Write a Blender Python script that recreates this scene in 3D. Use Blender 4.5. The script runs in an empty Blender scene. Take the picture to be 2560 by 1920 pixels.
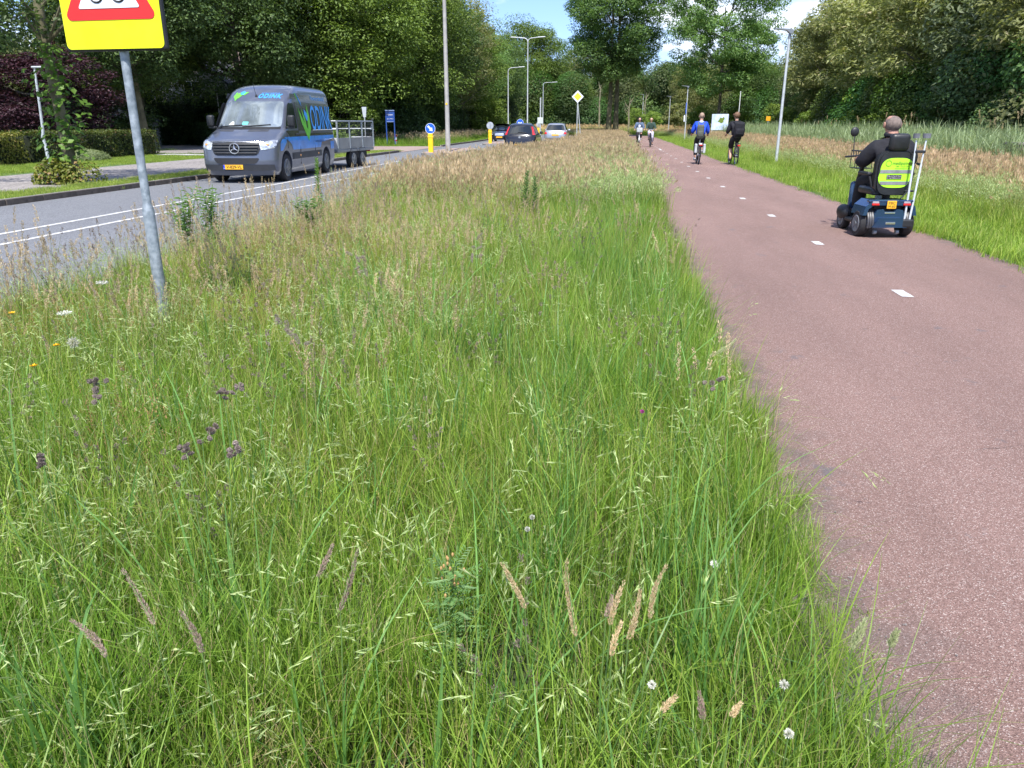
import bpy, bmesh, math, random
import numpy as np
from mathutils import Vector, Matrix, Euler
R = math.radians
rng = np.random.default_rng(7)
random.seed(7)
scene = bpy.context.scene
COL = scene.collection

# ------------------------------------------------------------------ camera, sky, sun, exposure
cam_data = bpy.data.cameras.new('camera')
cam_data.sensor_width = 36.0
cam_data.lens = 36.0 * 1900 / 2560
cam_data.clip_start = 0.05
cam_data.clip_end = 3000
cam = bpy.data.objects.new('camera', cam_data)
COL.objects.link(cam)
cam.location = (0, 0, 1.5)
cam.rotation_euler = (R(90 - 18.94), 0, R(7.375))
scene.camera = cam

SUN = Vector((0.04, -0.52, 0.85)).normalized()          # towards the sun: behind the camera, high up
world = bpy.data.worlds.new('World')
scene.world = world
world.use_nodes = True
wn, wl = world.node_tree.nodes, world.node_tree.links
wn.clear()
sky = wn.new('ShaderNodeTexSky'); sky.sky_type = 'NISHITA'; sky.sun_disc = False
sky.sun_elevation = math.asin(SUN.z)
sky.sun_rotation = math.atan2(SUN.x, SUN.y)
sky.altitude = 0; sky.air_density = 1.0; sky.dust_density = 0.6; sky.ozone_density = 1.6
tc = wn.new('ShaderNodeTexCoord')
mp = wn.new('ShaderNodeMapping'); mp.inputs['Scale'].default_value = (1, 1, 2.6); mp.inputs['Location'].default_value = (0.32, 0.1, 0.0)
cn = wn.new('ShaderNodeTexNoise'); cn.inputs['Scale'].default_value = 3.4; cn.inputs['Detail'].default_value = 9; cn.inputs['Roughness'].default_value = 0.58
cr = wn.new('ShaderNodeValToRGB')
cr.color_ramp.elements[0].position = 0.50; cr.color_ramp.elements[1].position = 0.66
cn2 = wn.new('ShaderNodeTexNoise'); cn2.inputs['Scale'].default_value = 7.0; cn2.inputs['Detail'].default_value = 6
cr2 = wn.new('ShaderNodeValToRGB')
cr2.color_ramp.elements[0].color = (5.2, 5.8, 6.8, 1); cr2.color_ramp.elements[1].color = (8.6, 8.8, 9.2, 1)
cr2.color_ramp.elements[0].position = 0.35; cr2.color_ramp.elements[1].position = 0.6
mix = wn.new('ShaderNodeMix'); mix.data_type = 'RGBA'
bg = wn.new('ShaderNodeBackground'); bg.inputs['Strength'].default_value = 0.125
out = wn.new('ShaderNodeOutputWorld')
tint = wn.new('ShaderNodeMix'); tint.data_type = 'RGBA'; tint.blend_type = 'MULTIPLY'; tint.inputs['Factor'].default_value = 1
tint.inputs['B'].default_value = (0.60, 0.70, 1.0, 1)
wl.new(tc.outputs['Generated'], mp.inputs['Vector'])
wl.new(mp.outputs['Vector'], cn.inputs['Vector']); wl.new(mp.outputs['Vector'], cn2.inputs['Vector'])
wl.new(cn.outputs['Fac'], cr.inputs['Fac']); wl.new(cn2.outputs['Fac'], cr2.inputs['Fac'])
wl.new(cr.outputs['Color'], mix.inputs['Factor'])
wl.new(sky.outputs['Color'], tint.inputs['A'])
wl.new(tint.outputs['Result'], mix.inputs['A']); wl.new(cr2.outputs['Color'], mix.inputs['B'])
wl.new(mix.outputs['Result'], bg.inputs['Color']); wl.new(bg.outputs['Background'], out.inputs['Surface'])

sun_d = bpy.data.lights.new('sun', 'SUN'); sun_d.energy = 3.9; sun_d.angle = R(0.6); sun_d.color = (1.0, 0.965, 0.90)
sun_o = bpy.data.objects.new('sun', sun_d); COL.objects.link(sun_o)
sun_o.rotation_euler = SUN.to_track_quat('Z', 'Y').to_euler()
scene.view_settings.view_transform = 'Standard'
scene.view_settings.look = 'None'
scene.view_settings.gamma = 1.0
scene.view_settings.use_curve_mapping = False
scene.view_settings.exposure = 0.95
scene.render.engine = 'CYCLES'
cy = scene.cycles
cy.max_bounces = 6; cy.diffuse_bounces = 3; cy.glossy_bounces = 3; cy.transmission_bounces = 4; cy.transparent_max_bounces = 8
cy.use_denoising = True

# ------------------------------------------------------------------ materials
_m = {}
def pbr(name, col, rough=0.6, metal=0.0, var=0.12, scale=6.0, bump=0.0, spec=0.5, coat=0.0, detail=4, bscale=None, col2=None):
    """procedural principled material: the base colour wanders a little, optional second colour and bump"""
    if name in _m: return _m[name]
    m = bpy.data.materials.new(name); m.use_nodes = True
    n, l = m.node_tree.nodes, m.node_tree.links
    b = n['Principled BSDF']
    b.inputs['Roughness'].default_value = rough; b.inputs['Metallic'].default_value = metal
    b.inputs['Specular IOR Level'].default_value = spec
    b.inputs['Coat Weight'].default_value = coat; b.inputs['Coat Roughness'].default_value = 0.08
    t = n.new('ShaderNodeTexCoord'); x = n.new('ShaderNodeTexNoise')
    x.inputs['Scale'].default_value = scale; x.inputs['Detail'].default_value = detail
    l.new(t.outputs['Object'], x.inputs['Vector'])
    r = n.new('ShaderNodeValToRGB')
    c2 = col2 or tuple(min(1, c * (1 + var)) for c in col)
    c1 = col if col2 else tuple(c * (1 - var) for c in col)
    r.color_ramp.elements[0].color = (*c1, 1); r.color_ramp.elements[1].color = (*c2, 1)
    r.color_ramp.elements[0].position = 0.35; r.color_ramp.elements[1].position = 0.65
    l.new(x.outputs['Fac'], r.inputs['Fac']); l.new(r.outputs['Color'], b.inputs['Base Color'])
    if bump:
        x2 = n.new('ShaderNodeTexNoise'); x2.inputs['Scale'].default_value = bscale or scale * 6; x2.inputs['Detail'].default_value = 5
        l.new(t.outputs['Object'], x2.inputs['Vector'])
        bp = n.new('ShaderNodeBump'); bp.inputs['Strength'].default_value = bump; bp.inputs['Distance'].default_value = 0.02
        l.new(x2.outputs['Fac'], bp.inputs['Height']); l.new(bp.outputs['Normal'], b.inputs['Normal'])
    _m[name] = m
    return m

def foliage(name, dark, light, trans=0.35, rough=0.5, spec=0.35, hue=None, inst=False, amount=0.5):
    """leaf or blade: each leaf its own shade between two colours, some light passes through"""
    if name in _m: return _m[name]
    m = bpy.data.materials.new(name); m.use_nodes = True
    n, l = m.node_tree.nodes, m.node_tree.links
    b = n['Principled BSDF']; o = n['Material Output']
    b.inputs['Roughness'].default_value = rough; b.inputs['Specular IOR Level'].default_value = spec
    g = n.new('ShaderNodeNewGeometry')
    r = n.new('ShaderNodeValToRGB')
    r.color_ramp.elements[0].color = (*dark, 1); r.color_ramp.elements[1].color = (*light, 1)
    if hue:
        e = r.color_ramp.elements.new(0.9); e.color = (*light, 1)
        r.color_ramp.elements[2].color = (*hue, 1); r.color_ramp.elements[2].position = 0.97
    l.new(g.outputs['Random Per Island'], r.inputs['Fac'])
    src = r.outputs['Color']
    a = n.new('ShaderNodeAttribute')
    if inst:
        a.attribute_type = 'INSTANCER'; a.attribute_name = 'tint'
        mx = n.new('ShaderNodeMix'); mx.data_type = 'RGBA'; mx.blend_type = 'MULTIPLY'; mx.inputs['Factor'].default_value = 1
        l.new(src, mx.inputs['A']); l.new(a.outputs['Color'], mx.inputs['B']); src = mx.outputs['Result']
    else:
        oi = n.new('ShaderNodeObjectInfo')
        hs = n.new('ShaderNodeHueSaturation')
        mr = n.new('ShaderNodeMapRange'); mr.inputs['To Min'].default_value = 0.8; mr.inputs['To Max'].default_value = 1.2
        l.new(oi.outputs['Random'], mr.inputs['Value']); l.new(mr.outputs['Result'], hs.inputs['Value'])
        l.new(src, hs.inputs['Color']); src = hs.outputs['Color']
    l.new(src, b.inputs['Base Color'])
    tr = n.new('ShaderNodeBsdfTranslucent'); ms = n.new('ShaderNodeMixShader'); ms.inputs['Fac'].default_value = trans
    hb = n.new('ShaderNodeMix'); hb.data_type = 'RGBA'; hb.blend_type = 'MULTIPLY'; hb.inputs['Factor'].default_value = 1
    hb.inputs['B'].default_value = (1.25, 1.3, 0.7, 1)
    l.new(src, hb.inputs['A']); l.new(hb.outputs['Result'], tr.inputs['Color'])
    l.new(b.outputs['BSDF'], ms.inputs[1]); l.new(tr.outputs['BSDF'], ms.inputs[2]); l.new(ms.outputs['Shader'], o.inputs['Surface'])
    _m[name] = m
    return m

# ------------------------------------------------------------------ mesh helpers
class MB:
    """collects simple shapes into one mesh"""
    def __init__(s): s.v = []; s.f = []; s.mi = []; s.cur = 0
    def add(s, vs, fs):
        o = len(s.v); s.v.extend([tuple(v) for v in vs]); s.f.extend([tuple(i + o for i in f) for f in fs]); s.mi.extend([s.cur] * len(fs))
        return s
    def box(s, c, d, rz=0.0, rx=0.0, ry=0.0, taper=1.0):
        M = Matrix.Translation(c) @ Euler((rx, ry, rz)).to_matrix().to_4x4()
        h = [x / 2 for x in d]
        vs = []
        for z in (-1, 1):
            k = taper if z > 0 else 1.0
            for x, y in ((-1, -1), (1, -1), (1, 1), (-1, 1)): vs.append(M @ Vector((x * h[0] * k, y * h[1] * k, z * h[2])))
        return s.add(vs, [(0, 3, 2, 1), (4, 5, 6, 7), (0, 1, 5, 4), (1, 2, 6, 5), (2, 3, 7, 6), (3, 0, 4, 7)])
    def rbox(s, c, d, r=0.02, rz=0.0, rx=0.0, ry=0.0, seg=2):
        """box with rounded edges"""
        bm = bmesh.new(); bmesh.ops.create_cube(bm, size=1.0)
        for v in bm.verts: v.co = Vector((v.co.x * d[0], v.co.y * d[1], v.co.z * d[2]))
        bmesh.ops.bevel(bm, geom=bm.edges[:], offset=min(r, min(d) * 0.49), segments=seg, affect='EDGES', profile=0.5)
        M = Matrix.Translation(c) @ Euler((rx, ry, rz)).to_matrix().to_4x4()
        bm.verts.ensure_lookup_table()
        s.add([M @ v.co for v in bm.verts], [[v.index for v in f.verts] for f in bm.faces]); bm.free()
        return s
    def tube(s, pts, rad, n=8, cap=True, flat=1.0):
        pts = [Vector(p) for p in pts]
        if not hasattr(rad, '__len__'): rad = [rad] * len(pts)
        up = Vector((0, 0, 1)); vs = []
        d0 = (pts[1] - pts[0]).normalized()
        a = d0.orthogonal().normalized()
        if abs(d0.z) < 0.9: a = up.cross(d0).normalized()
        for i, p in enumerate(pts):
            d = (pts[min(i + 1, len(pts) - 1)] - pts[max(i - 1, 0)]).normalized()
            a = (a - d * a.dot(d)).normalized(); b = d.cross(a)
            for k in range(n):
                t = 2 * math.pi * k / n
                vs.append(p + (a * math.cos(t) + b * math.sin(t) * flat) * rad[i])
        fs = []
        for i in range(len(pts) - 1):
            for k in range(n):
                k2 = (k + 1) % n
                fs.append((i * n + k, i * n + k2, (i + 1) * n + k2, (i + 1) * n + k))
        if cap: fs.append(tuple(reversed(range(n)))); fs.append(tuple((len(pts) - 1) * n + k for k in range(n)))
        return s.add(vs, fs)
    def lathe(s, prof, c=(0, 0, 0), axis='Z', n=20, M=None):
        """profile [(radius, height)] turned about an axis"""
        vs = []
        for r, h in prof:
            for k in range(n):
                t = 2 * math.pi * k / n
                x, y = r * math.cos(t), r * math.sin(t)
                p = Vector((x, y, h)) if axis == 'Z' else (Vector((h, x, y)) if axis == 'X' else Vector((x, h, y)))
                if M: p = M @ p
                vs.append(p + Vector(c))
        fs = []
        for i in range(len(prof) - 1):
            for k in range(n):
                k2 = (k + 1) % n
                fs.append((i * n + k, i * n + k2, (i + 1) * n + k2, (i + 1) * n + k))
        fs.append(tuple(range(n))); fs.append(tuple((len(prof) - 1) * n + k for k in range(n)))
        return s.add(vs, fs)
    def prism(s, outl, d0, d1, M=None):
        """outline [(a,b)] in the XZ plane, from y=d0 to y=d1, then placed by M"""
        n = len(outl)
        vs = [Vector((a, d0, b)) for a, b in outl] + [Vector((a, d1, b)) for a, b in outl]
        if M: vs = [M @ v for v in vs]
        fs = [tuple(range(n)), tuple(reversed(range(n, 2 * n)))]
        for i in range(n): fs.append((i, i + n, (i + 1) % n + n, (i + 1) % n))
        return s.add(vs, fs)
    def ball(s, c, r, n=10, m=7, M=None):
        rr = r if hasattr(r, '__len__') else (r, r, r)
        vs = []
        for i in range(m + 1):
            p = math.pi * i / m
            for k in range(n):
                t = 2 * math.pi * k / n
                q = Vector((rr[0] * math.sin(p) * math.cos(t), rr[1] * math.sin(p) * math.sin(t), rr[2] * math.cos(p)))
                if M: q = M @ q
                vs.append(q + Vector(c))
        fs = []
        for i in range(m):
            for k in range(n):
                k2 = (k + 1) % n
                fs.append((i * n + k, (i + 1) * n + k, (i + 1) * n + k2, i * n + k2))
        return s.add(vs, fs)
    def mesh(s, name, smooth=False):
        me = bpy.data.meshes.new(name); me.from_pydata(s.v, [], s.f)
        if any(s.mi): me.polygons.foreach_set('material_index', s.mi)
        bm = bmesh.new(); bm.from_mesh(me)
        bmesh.ops.remove_doubles(bm, verts=bm.verts, dist=1e-5)
        bmesh.ops.recalc_face_normals(bm, faces=bm.faces)
        bm.to_mesh(me); bm.free()
        if smooth:
            me.polygons.foreach_set('use_smooth', [True] * len(me.polygons))
            me.set_sharp_from_angle(angle=R(38))
        me.update()
        return me
    def build(s, name, mat, parent=None, loc=None, rot=None, smooth=False):
        return link(name, s.mesh(name, smooth), mat, parent, loc, rot)

def link(name, me, mat=None, parent=None, loc=None, rot=None):
    o = bpy.data.objects.new(name, me); COL.objects.link(o)
    if mat is not None:
        for m in (mat if isinstance(mat, (list, tuple)) else [mat]): me.materials.append(m)
    if parent: o.parent = parent
    if loc is not None: o.location = loc
    if rot is not None: o.rotation_euler = rot
    return o

def tag(o, label=None, cat=None, group=None, kind=None):
    if label: o['label'] = label
    if cat: o['category'] = cat
    if group: o['group'] = group
    if kind: o['kind'] = kind
    return o

def thing(name, label, cat, loc=(0, 0, 0), rz=0.0, group=None):
    o = bpy.data.objects.new(name, None); COL.objects.link(o); o.empty_display_size = 0.2
    o.location = loc; o.rotation_euler = (0, 0, rz)
    return tag(o, label, cat, group)

def np_mesh(name, V, F, mat=None, smooth=False):
    """fast mesh from arrays; F is (n,k)"""
    me = bpy.data.meshes.new(name)
    V = np.asarray(V, dtype=np.float32); F = np.asarray(F, dtype=np.int32); k = F.shape[1]
    me.vertices.add(len(V)); me.vertices.foreach_set('co', V.ravel())
    me.loops.add(F.size); me.loops.foreach_set('vertex_index', F.ravel())
    me.polygons.add(len(F)); me.polygons.foreach_set('loop_start', np.arange(0, F.size, k, dtype=np.int32))
    me.update(calc_edges=True); me.validate()
    if smooth: me.polygons.foreach_set('use_smooth', [True] * len(me.polygons))
    if mat:
        for m in (mat if isinstance(mat, (list, tuple)) else [mat]): me.materials.append(m)
    return me

def text_mesh(txt, size, extrude=0.0, bold=0.0, shear=0.0, space=1.0):
    c = bpy.data.curves.new('lettering', 'FONT'); c.body = txt; c.size = size; c.extrude = extrude
    c.align_x = 'CENTER'; c.align_y = 'CENTER'; c.offset = bold; c.shear = shear; c.space_character = space; c.resolution_u = 3
    o = bpy.data.objects.new('lettering', c); COL.objects.link(o)
    dg = bpy.context.evaluated_depsgraph_get()
    me = bpy.data.meshes.new_from_object(o.evaluated_get(dg))
    bpy.data.objects.remove(o); bpy.data.curves.remove(c)
    return me

def lettering(txt, size, mat, parent, fn=None, loc=None, rot=None, name='lettering', **k):
    """flat letters; fn maps (x, z) of the text plane onto a surface"""
    me = text_mesh(txt, size, **k)
    if fn:
        bm = bmesh.new(); bm.from_mesh(me)
        bmesh.ops.triangulate(bm, faces=bm.faces)
        for v in bm.verts: v.co = Vector(fn(v.co.x, v.co.y))
        bm.to_mesh(me); bm.free()
    me.materials.clear()
    return link(name, me, mat, parent, loc, rot)

FAT = 1.15
def skin(chains, sub=2, mirror=False):
    """a smooth body grown over joints: chains = list of [(x,y,z,r)], joined where points coincide; the first point is the root"""
    vs, es, rs, idx = [], [], [], {}
    for ch in chains:
        prev = None
        for p in ch:
            r = p[3:] if len(p) > 4 else (p[3], p[3])
            key = tuple(round(c, 4) for c in p[:3])
            if key not in idx: idx[key] = len(vs); vs.append(p[:3]); rs.append(r)
            if prev is not None and prev != idx[key]: es.append((prev, idx[key]))
            prev = idx[key]
    me = bpy.data.meshes.new('skin'); me.from_pydata(vs, es, []); me.update()
    o = bpy.data.objects.new('skin', me); COL.objects.link(o)
    md = o.modifiers.new('s', 'SKIN'); md.use_smooth_shade = True; md.branch_smoothing = 0.3
    lay = me.skin_vertices[0].data
    for i, r in enumerate(rs): lay[i].radius = (r[0] * FAT, r[1] * FAT); lay[i].use_root = (i == 0)
    sb = o.modifiers.new('u', 'SUBSURF'); sb.levels = sub; sb.render_levels = sub
    dg = bpy.context.evaluated_depsgraph_get()
    m2 = bpy.data.meshes.new_from_object(o.evaluated_get(dg))
    bpy.data.objects.remove(o); bpy.data.meshes.remove(me)
    m2.polygons.foreach_set('use_smooth', [True] * len(m2.polygons))
    return m2

def copy_thing(o, loc=None, rz=None, scale=None, label=None, parent=None):
    c = o.copy(); COL.objects.link(c)
    if parent: c.parent = parent
    if loc is not None: c.location = loc
    if rz is not None: c.rotation_euler = (0, 0, rz)
    if scale is not None: c.scale = scale if hasattr(scale, '__len__') else (scale,) * 3
    if label: c['label'] = label
    for ch in [x for x in KIDS.get(o.name, [])]: copy_thing(ch, parent=c)
    return c
KIDS = {}
def remember(o):
    """note the children of a finished thing so that copies need no scene search"""
    for x in list(COL.objects):
        if x.parent: KIDS.setdefault(x.parent.name, [])
        if x.parent and x not in KIDS[x.parent.name]: KIDS[x.parent.name].append(x)

galv = pbr('galvanised_steel', (0.20, 0.235, 0.26), 0.5, 0.35, 0.18, 26, 0.08, bscale=60, detail=9, col2=(0.37, 0.41, 0.44))
galv_l = pbr('pale_galvanised_steel', (0.50, 0.53, 0.54), 0.5, 0.25, 0.1, 7)
rubber = pbr('tyre_rubber', (0.018, 0.018, 0.02), 0.8, 0, 0.2, 20, 0.2)
black_p = pbr('black_plastic', (0.015, 0.016, 0.018), 0.5, 0, 0.2, 12)
dark_glass = pbr('dark_glass', (0.012, 0.016, 0.018), 0.04, 0, 0.1, 2, spec=0.9)
chrome = pbr('bright_metal', (0.62, 0.63, 0.65), 0.22, 0.9, 0.05)
white_p = pbr('white_paint', (0.78, 0.78, 0.76), 0.5, 0, 0.04, 5)
yellow_plate = pbr('yellow_plate', (0.82, 0.42, 0.02), 0.45, 0, 0.04, 5)
ink = pbr('black_ink', (0.012, 0.012, 0.014), 0.6, 0, 0.1)
red_lens = pbr('red_lens', (0.55, 0.02, 0.02), 0.15, 0, 0.15, 8, coat=0.6)
# ================================================================== the ground
def road_mat(name, c1, c2, grain, big, chip=None):
    m = bpy.data.materials.new(name); m.use_nodes = True
    n, l = m.node_tree.nodes, m.node_tree.links; b = n['Principled BSDF']; b.inputs['Roughness'].default_value = 0.9
    b.inputs['Specular IOR Level'].default_value = 0.3
    t = n.new('ShaderNodeTexCoord')
    v = n.new('ShaderNodeTexVoronoi'); v.inputs['Scale'].default_value = grain
    l.new(t.outputs['Object'], v.inputs['Vector'])
    sx = n.new('ShaderNodeSeparateColor'); l.new(v.outputs['Color'], sx.inputs['Color'])
    r = n.new('ShaderNodeValToRGB'); e = r.color_ramp
    e.elements[0].color = (*c1, 1); e.elements[1].color = (*c2, 1); e.elements[0].position = 0.1; e.elements[1].position = 0.9
    if chip:
        x = e.elements.new(0.97); x.color = (*chip, 1)
    l.new(sx.outputs['Red'], r.inputs['Fac'])
    # broad wear
    q = n.new('ShaderNodeTexNoise'); q.inputs['Scale'].default_value = 0.55; q.inputs['Detail'].default_value = 6; q.inputs['Roughness'].default_value = 0.65
    mp_ = n.new('ShaderNodeMapping'); mp_.inputs['Scale'].default_value = (1.6, 0.35, 1)
    l.new(t.outputs['Object'], mp_.inputs['Vector']); l.new(mp_.outputs['Vector'], q.inputs['Vector'])
    rr = n.new('ShaderNodeValToRGB'); rr.color_ramp.elements[0].color = (*[big[0]] * 3, 1); rr.color_ramp.elements[1].color = (*[big[1]] * 3, 1)
    rr.color_ramp.elements[0].position = 0.3; rr.color_ramp.elements[1].position = 0.7
    l.new(q.outputs['Fac'], rr.inputs['Fac'])
    mx = n.new('ShaderNodeMix'); mx.data_type = 'RGBA'; mx.blend_type = 'MULTIPLY'; mx.inputs['Factor'].default_value = 1
    l.new(r.outputs['Color'], mx.inputs['A']); l.new(rr.outputs['Color'], mx.inputs['B'])
    bp = n.new('ShaderNodeBump'); bp.inputs['Strength'].default_value = 0.7; bp.inputs['Distance'].default_value = 0.006
    l.new(v.outputs['Distance'], bp.inputs['Height']); l.new(bp.outputs['Normal'], b.inputs['Normal'])
    l.new(mx.outputs['Result'], b.inputs['Base Color'])
    return m, n, l, mx, t, b

red_asphalt, n_, l_, mx_, t_, b_ = road_mat('red_asphalt', (0.155, 0.094, 0.078), (0.305, 0.196, 0.166), 280, (0.80, 1.12), (0.48, 0.40, 0.36))
# dirt and crumbling dark seams along both edges of the cycle path
sep = n_.new('ShaderNodeSeparateXYZ'); l_.new(t_.outputs['Object'], sep.inputs[0])
nz = n_.new('ShaderNodeTexNoise'); nz.inputs['Scale'].default_value = 5; nz.inputs['Detail'].default_value = 8; l_.new(t_.outputs['Object'], nz.inputs['Vector'])
ab = n_.new('ShaderNodeMath'); ab.operation = 'ABSOLUTE'; l_.new(sep.outputs['X'], ab.inputs[0])
ad = n_.new('ShaderNodeMath'); ad.operation = 'MULTIPLY_ADD'; ad.inputs[1].default_value = 0.9; ad.inputs[2].default_value = 0.0
l_.new(nz.outputs['Fac'], ad.inputs[0])
su = n_.new('ShaderNodeMath'); su.operation = 'ADD'; l_.new(ab.outputs[0], su.inputs[0]); l_.new(ad.outputs[0], su.inputs[1])
er = n_.new('ShaderNodeMapRange'); er.inputs['From Min'].default_value = 2.05; er.inputs['From Max'].default_value = 2.35; er.inputs['To Max'].default_value = 0.55
l_.new(su.outputs[0], er.inputs['Value'])
dm = n_.new('ShaderNodeMix'); dm.data_type = 'RGBA'; dm.inputs['B'].default_value = (0.10, 0.088, 0.082, 1)
l_.new(er.outputs['Result'], dm.inputs['Factor']); l_.new(mx_.outputs['Result'], dm.inputs['A'])
# sparse dark patches in the middle
n2 = n_.new('ShaderNodeTexNoise'); n2.inputs['Scale'].default_value = 2.6; n2.inputs['Detail'].default_value = 9; n2.inputs['Roughness'].default_value = 0.7
l_.new(t_.outputs['Object'], n2.inputs['Vector'])
pr = n_.new('ShaderNodeMapRange'); pr.inputs['From Min'].default_value = 0.62; pr.inputs['From Max'].default_value = 0.68; pr.inputs['To Max'].default_value = 0.7
l_.new(n2.outputs['Fac'], pr.inputs['Value'])
d2 = n_.new('ShaderNodeMix'); d2.data_type = 'RGBA'; d2.inputs['B'].default_value = (0.12, 0.115, 0.125, 1)
l_.new(pr.outputs['Result'], d2.inputs['Factor']); l_.new(dm.outputs['Result'], d2.inputs['A']); l_.new(d2.outputs['Result'], b_.inputs['Base Color'])

asphalt = road_mat('grey_asphalt', (0.105, 0.11, 0.12), (0.225, 0.23, 0.24), 90, (0.9, 1.08))[0]
paver = road_mat('service_road_paving', (0.17, 0.155, 0.145), (0.33, 0.30, 0.28), 22, (0.85, 1.12))[0]
brick_pink = road_mat('pink_brick_paving', (0.24, 0.18, 0.155), (0.36, 0.28, 0.25), 18, (0.9, 1.1))[0]
soil = pbr('meadow_soil', (0.028, 0.034, 0.014), 0.95, 0, 0.35, 1.2, 0.6, detail=8, col2=(0.05, 0.07, 0.02))
lawn_soil = pbr('lawn_ground', (0.055, 0.10, 0.022), 0.95, 0, 0.35, 0.8, 0.6, detail=8, col2=(0.10, 0.155, 0.035))
concrete = pbr('kerb_concrete', (0.30, 0.285, 0.26), 0.9, 0, 0.25, 5, 0.3, col2=(0.20, 0.19, 0.175))
kerb_dark = pbr('dark_kerb_face', (0.085, 0.07, 0.058), 0.9, 0, 0.3, 8, 0.4)
marking = pbr('road_marking_paint', (0.38, 0.37, 0.36), 0.8, 0, 0.12, 9, 0.3, detail=9, col2=(0.64, 0.64, 0.62))

def sheet(name, pts_l, pts_r, z, mat, kind='structure', parent=None, label=None, zfun=None):
    """a strip between two polylines"""
    V = []; F = []
    for a, b in zip(pts_l, pts_r):
        V += [(a[0], a[1], z), (b[0], b[1], z)]
    for i in range(len(pts_l) - 1): F.append((2 * i, 2 * i + 1, 2 * i + 3, 2 * i + 2))
    me = bpy.data.meshes.new(name); me.from_pydata(V, [], F); me.update()
    o = link(name, me, mat, parent)
    if not parent: tag(o, kind=kind)
    if label: o['label'] = label
    return o

g = MB(); g.add([(-900, -60, 0), (900, -60, 0), (900, 1500, 0), (-900, 1500, 0)], [(0, 1, 2, 3)])
tag(g.build('ground', soil), 'dark earth under the meadow and trees', kind='structure')

def bend(y, y0=88.0, k=0.0035):           # the cycle path and the road bend away to the left beyond 88 m
    return -k * max(0.0, y - y0) ** 2
ys = [-6, 0, 10, 20, 30, 40, 50, 60, 70, 80, 88, 94, 100, 106, 112, 118, 124, 130, 138, 146, 154]
path = sheet('cycle_path', [(-1.95, y) for y in ys], [(1.83, y) for y in ys], 0.0, red_asphalt)
path.location = (2.66, 0, 0.010)
for i, v in enumerate(path.data.vertices): v.co.x += bend(v.co.y)
ye = np.arange(-2.0, 30.0, 0.07)
V = []; F = []
for i, y_ in enumerate(ye):
    w_ = 0.03 + 0.018 * math.sin(y_ * 1.7) + 0.015 * math.sin(y_ * 7.3 + 1) + 0.015 * math.sin(y_ * 17.3) + rng.normal(0, 0.016); V += [(-2.02, y_, 0.003), (-1.95 + w_, y_, 0.003)]
for i in range(len(ye) - 1): F.append((2 * i, 2 * i + 1, 2 * i + 3, 2 * i + 2))
me_ = bpy.data.meshes.new('crumbling_edge'); me_.from_pydata(V, [], F); link('crumbling_edge', me_, pbr('edge_dirt', (0.075, 0.065, 0.055), 0.95, 0, 0.4, 40, 0.8, detail=8, col2=(0.17, 0.145, 0.125)), path)
gm = MB(); gr_ = np.random.default_rng(77)
for k in range(700):
    gx = -1.90 + abs(gr_.normal(0.02, 0.12)); gy = gr_.uniform(1.2, 9); q_ = gr_.uniform(0.002, 0.0055); gm.box((gx, gy, 0.004 + q_ * .3), (q_ * 1.6, q_, q_ * .8), rz=gr_.uniform(0, 3), taper=0.6)
tag(gm.build('loose_grit', pbr('pale_grit', (0.10, 0.09, 0.085), 0.9, 0, 0.3, 60, col2=(0.30, 0.27, 0.25)), path), kind='stuff')
path['label'] = 'reddish asphalt cycle path running straight ahead'
k_ = 0
yy = 7.32 - 3.15
while yy < 100:
    if 4.5 < yy:
        L, W = (0.31, 0.105)
        if 46 < yy < 50.5: L = 2.6
        m_ = MB(); m_.add([(-W / 2, -L / 2, 0), (W / 2, -L / 2, 0), (W / 2, L / 2, 0), (-W / 2, L / 2, 0)], [(0, 1, 2, 3)])
        m_.build('lane_dash', marking, path, (0.03 + bend(yy), yy, 0.004))
    yy += 3.15

seam = pbr('bitumen_seam', (0.035, 0.032, 0.032), 0.8, 0, 0.3, 30)
def crack(x0, y0, dx, dy, n, w, par, name='crack'):
    V = []; F = []; x, y = x0, y0
    for i in range(n + 1):
        ww = w * (0.25 + rng.uniform(0, 1)) * (0.2 if i in (0, n) else 1); V += [(x - ww * (dy != 0), y - ww * (dx > dy), 0), (x + ww * (dy != 0), y + ww * (dx > dy), 0)]
        x += dx + rng.normal(0, 0.012); y += dy + rng.normal(0, 0.012)
    for i in range(n): F.append((2 * i, 2 * i + 1, 2 * i + 3, 2 * i + 2))
    me = bpy.data.meshes.new(name); me.from_pydata(V, [], F); link(name, me, seam, par, (0, 0, 0.003))
crack(-0.9, 3.6, 0.07, 0.02, 7, 0.0016, path); crack(-1.8, 17.5, 0.12, 0.0, 30, 0.005, path, 'joint'); crack(0.2, 8.6, 0.05, 0.06, 8, 0.002, path)
# road: main sheet, with lines, kerbs, island
def rx(y): return bend(y, 62.0, 0.0016)
ry_ = [-10, 0, 10, 20, 30, 36, 42, 48, 54, 60, 70, 80, 90, 100, 110, 120, 135, 150, 170]
right_edge = lambda y: -4.72 if y < 24 else (-4.72 + min(1.9, (y - 24) * 0.10) if y < 60 else -2.82)
road = sheet('road', [(-11.55 + rx(y), y) for y in ry_], [(right_edge(y) + 0.25 + rx(y), y) for y in ry_], 0.008, asphalt)
road['label'] = 'grey asphalt road with two thin white lines'
def line(x0f, w, y0, y1, name='road_line', step=4.0):
    L = []; Rr = []; y = y0
    while y <= y1: L.append((x0f(y) - w / 2, y)); Rr.append((x0f(y) + w / 2, y)); y += step
    sheet(name, L, Rr, 0.0125, marking, parent=road)
line(lambda y: -8.60 - (0.02 * max(0, y - 18)) + rx(y), 0.10, -4, 34)
line(lambda y: -7.85 + 0.045 * max(0, y - 14) + rx(y), 0.10, -4, 62)
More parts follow.
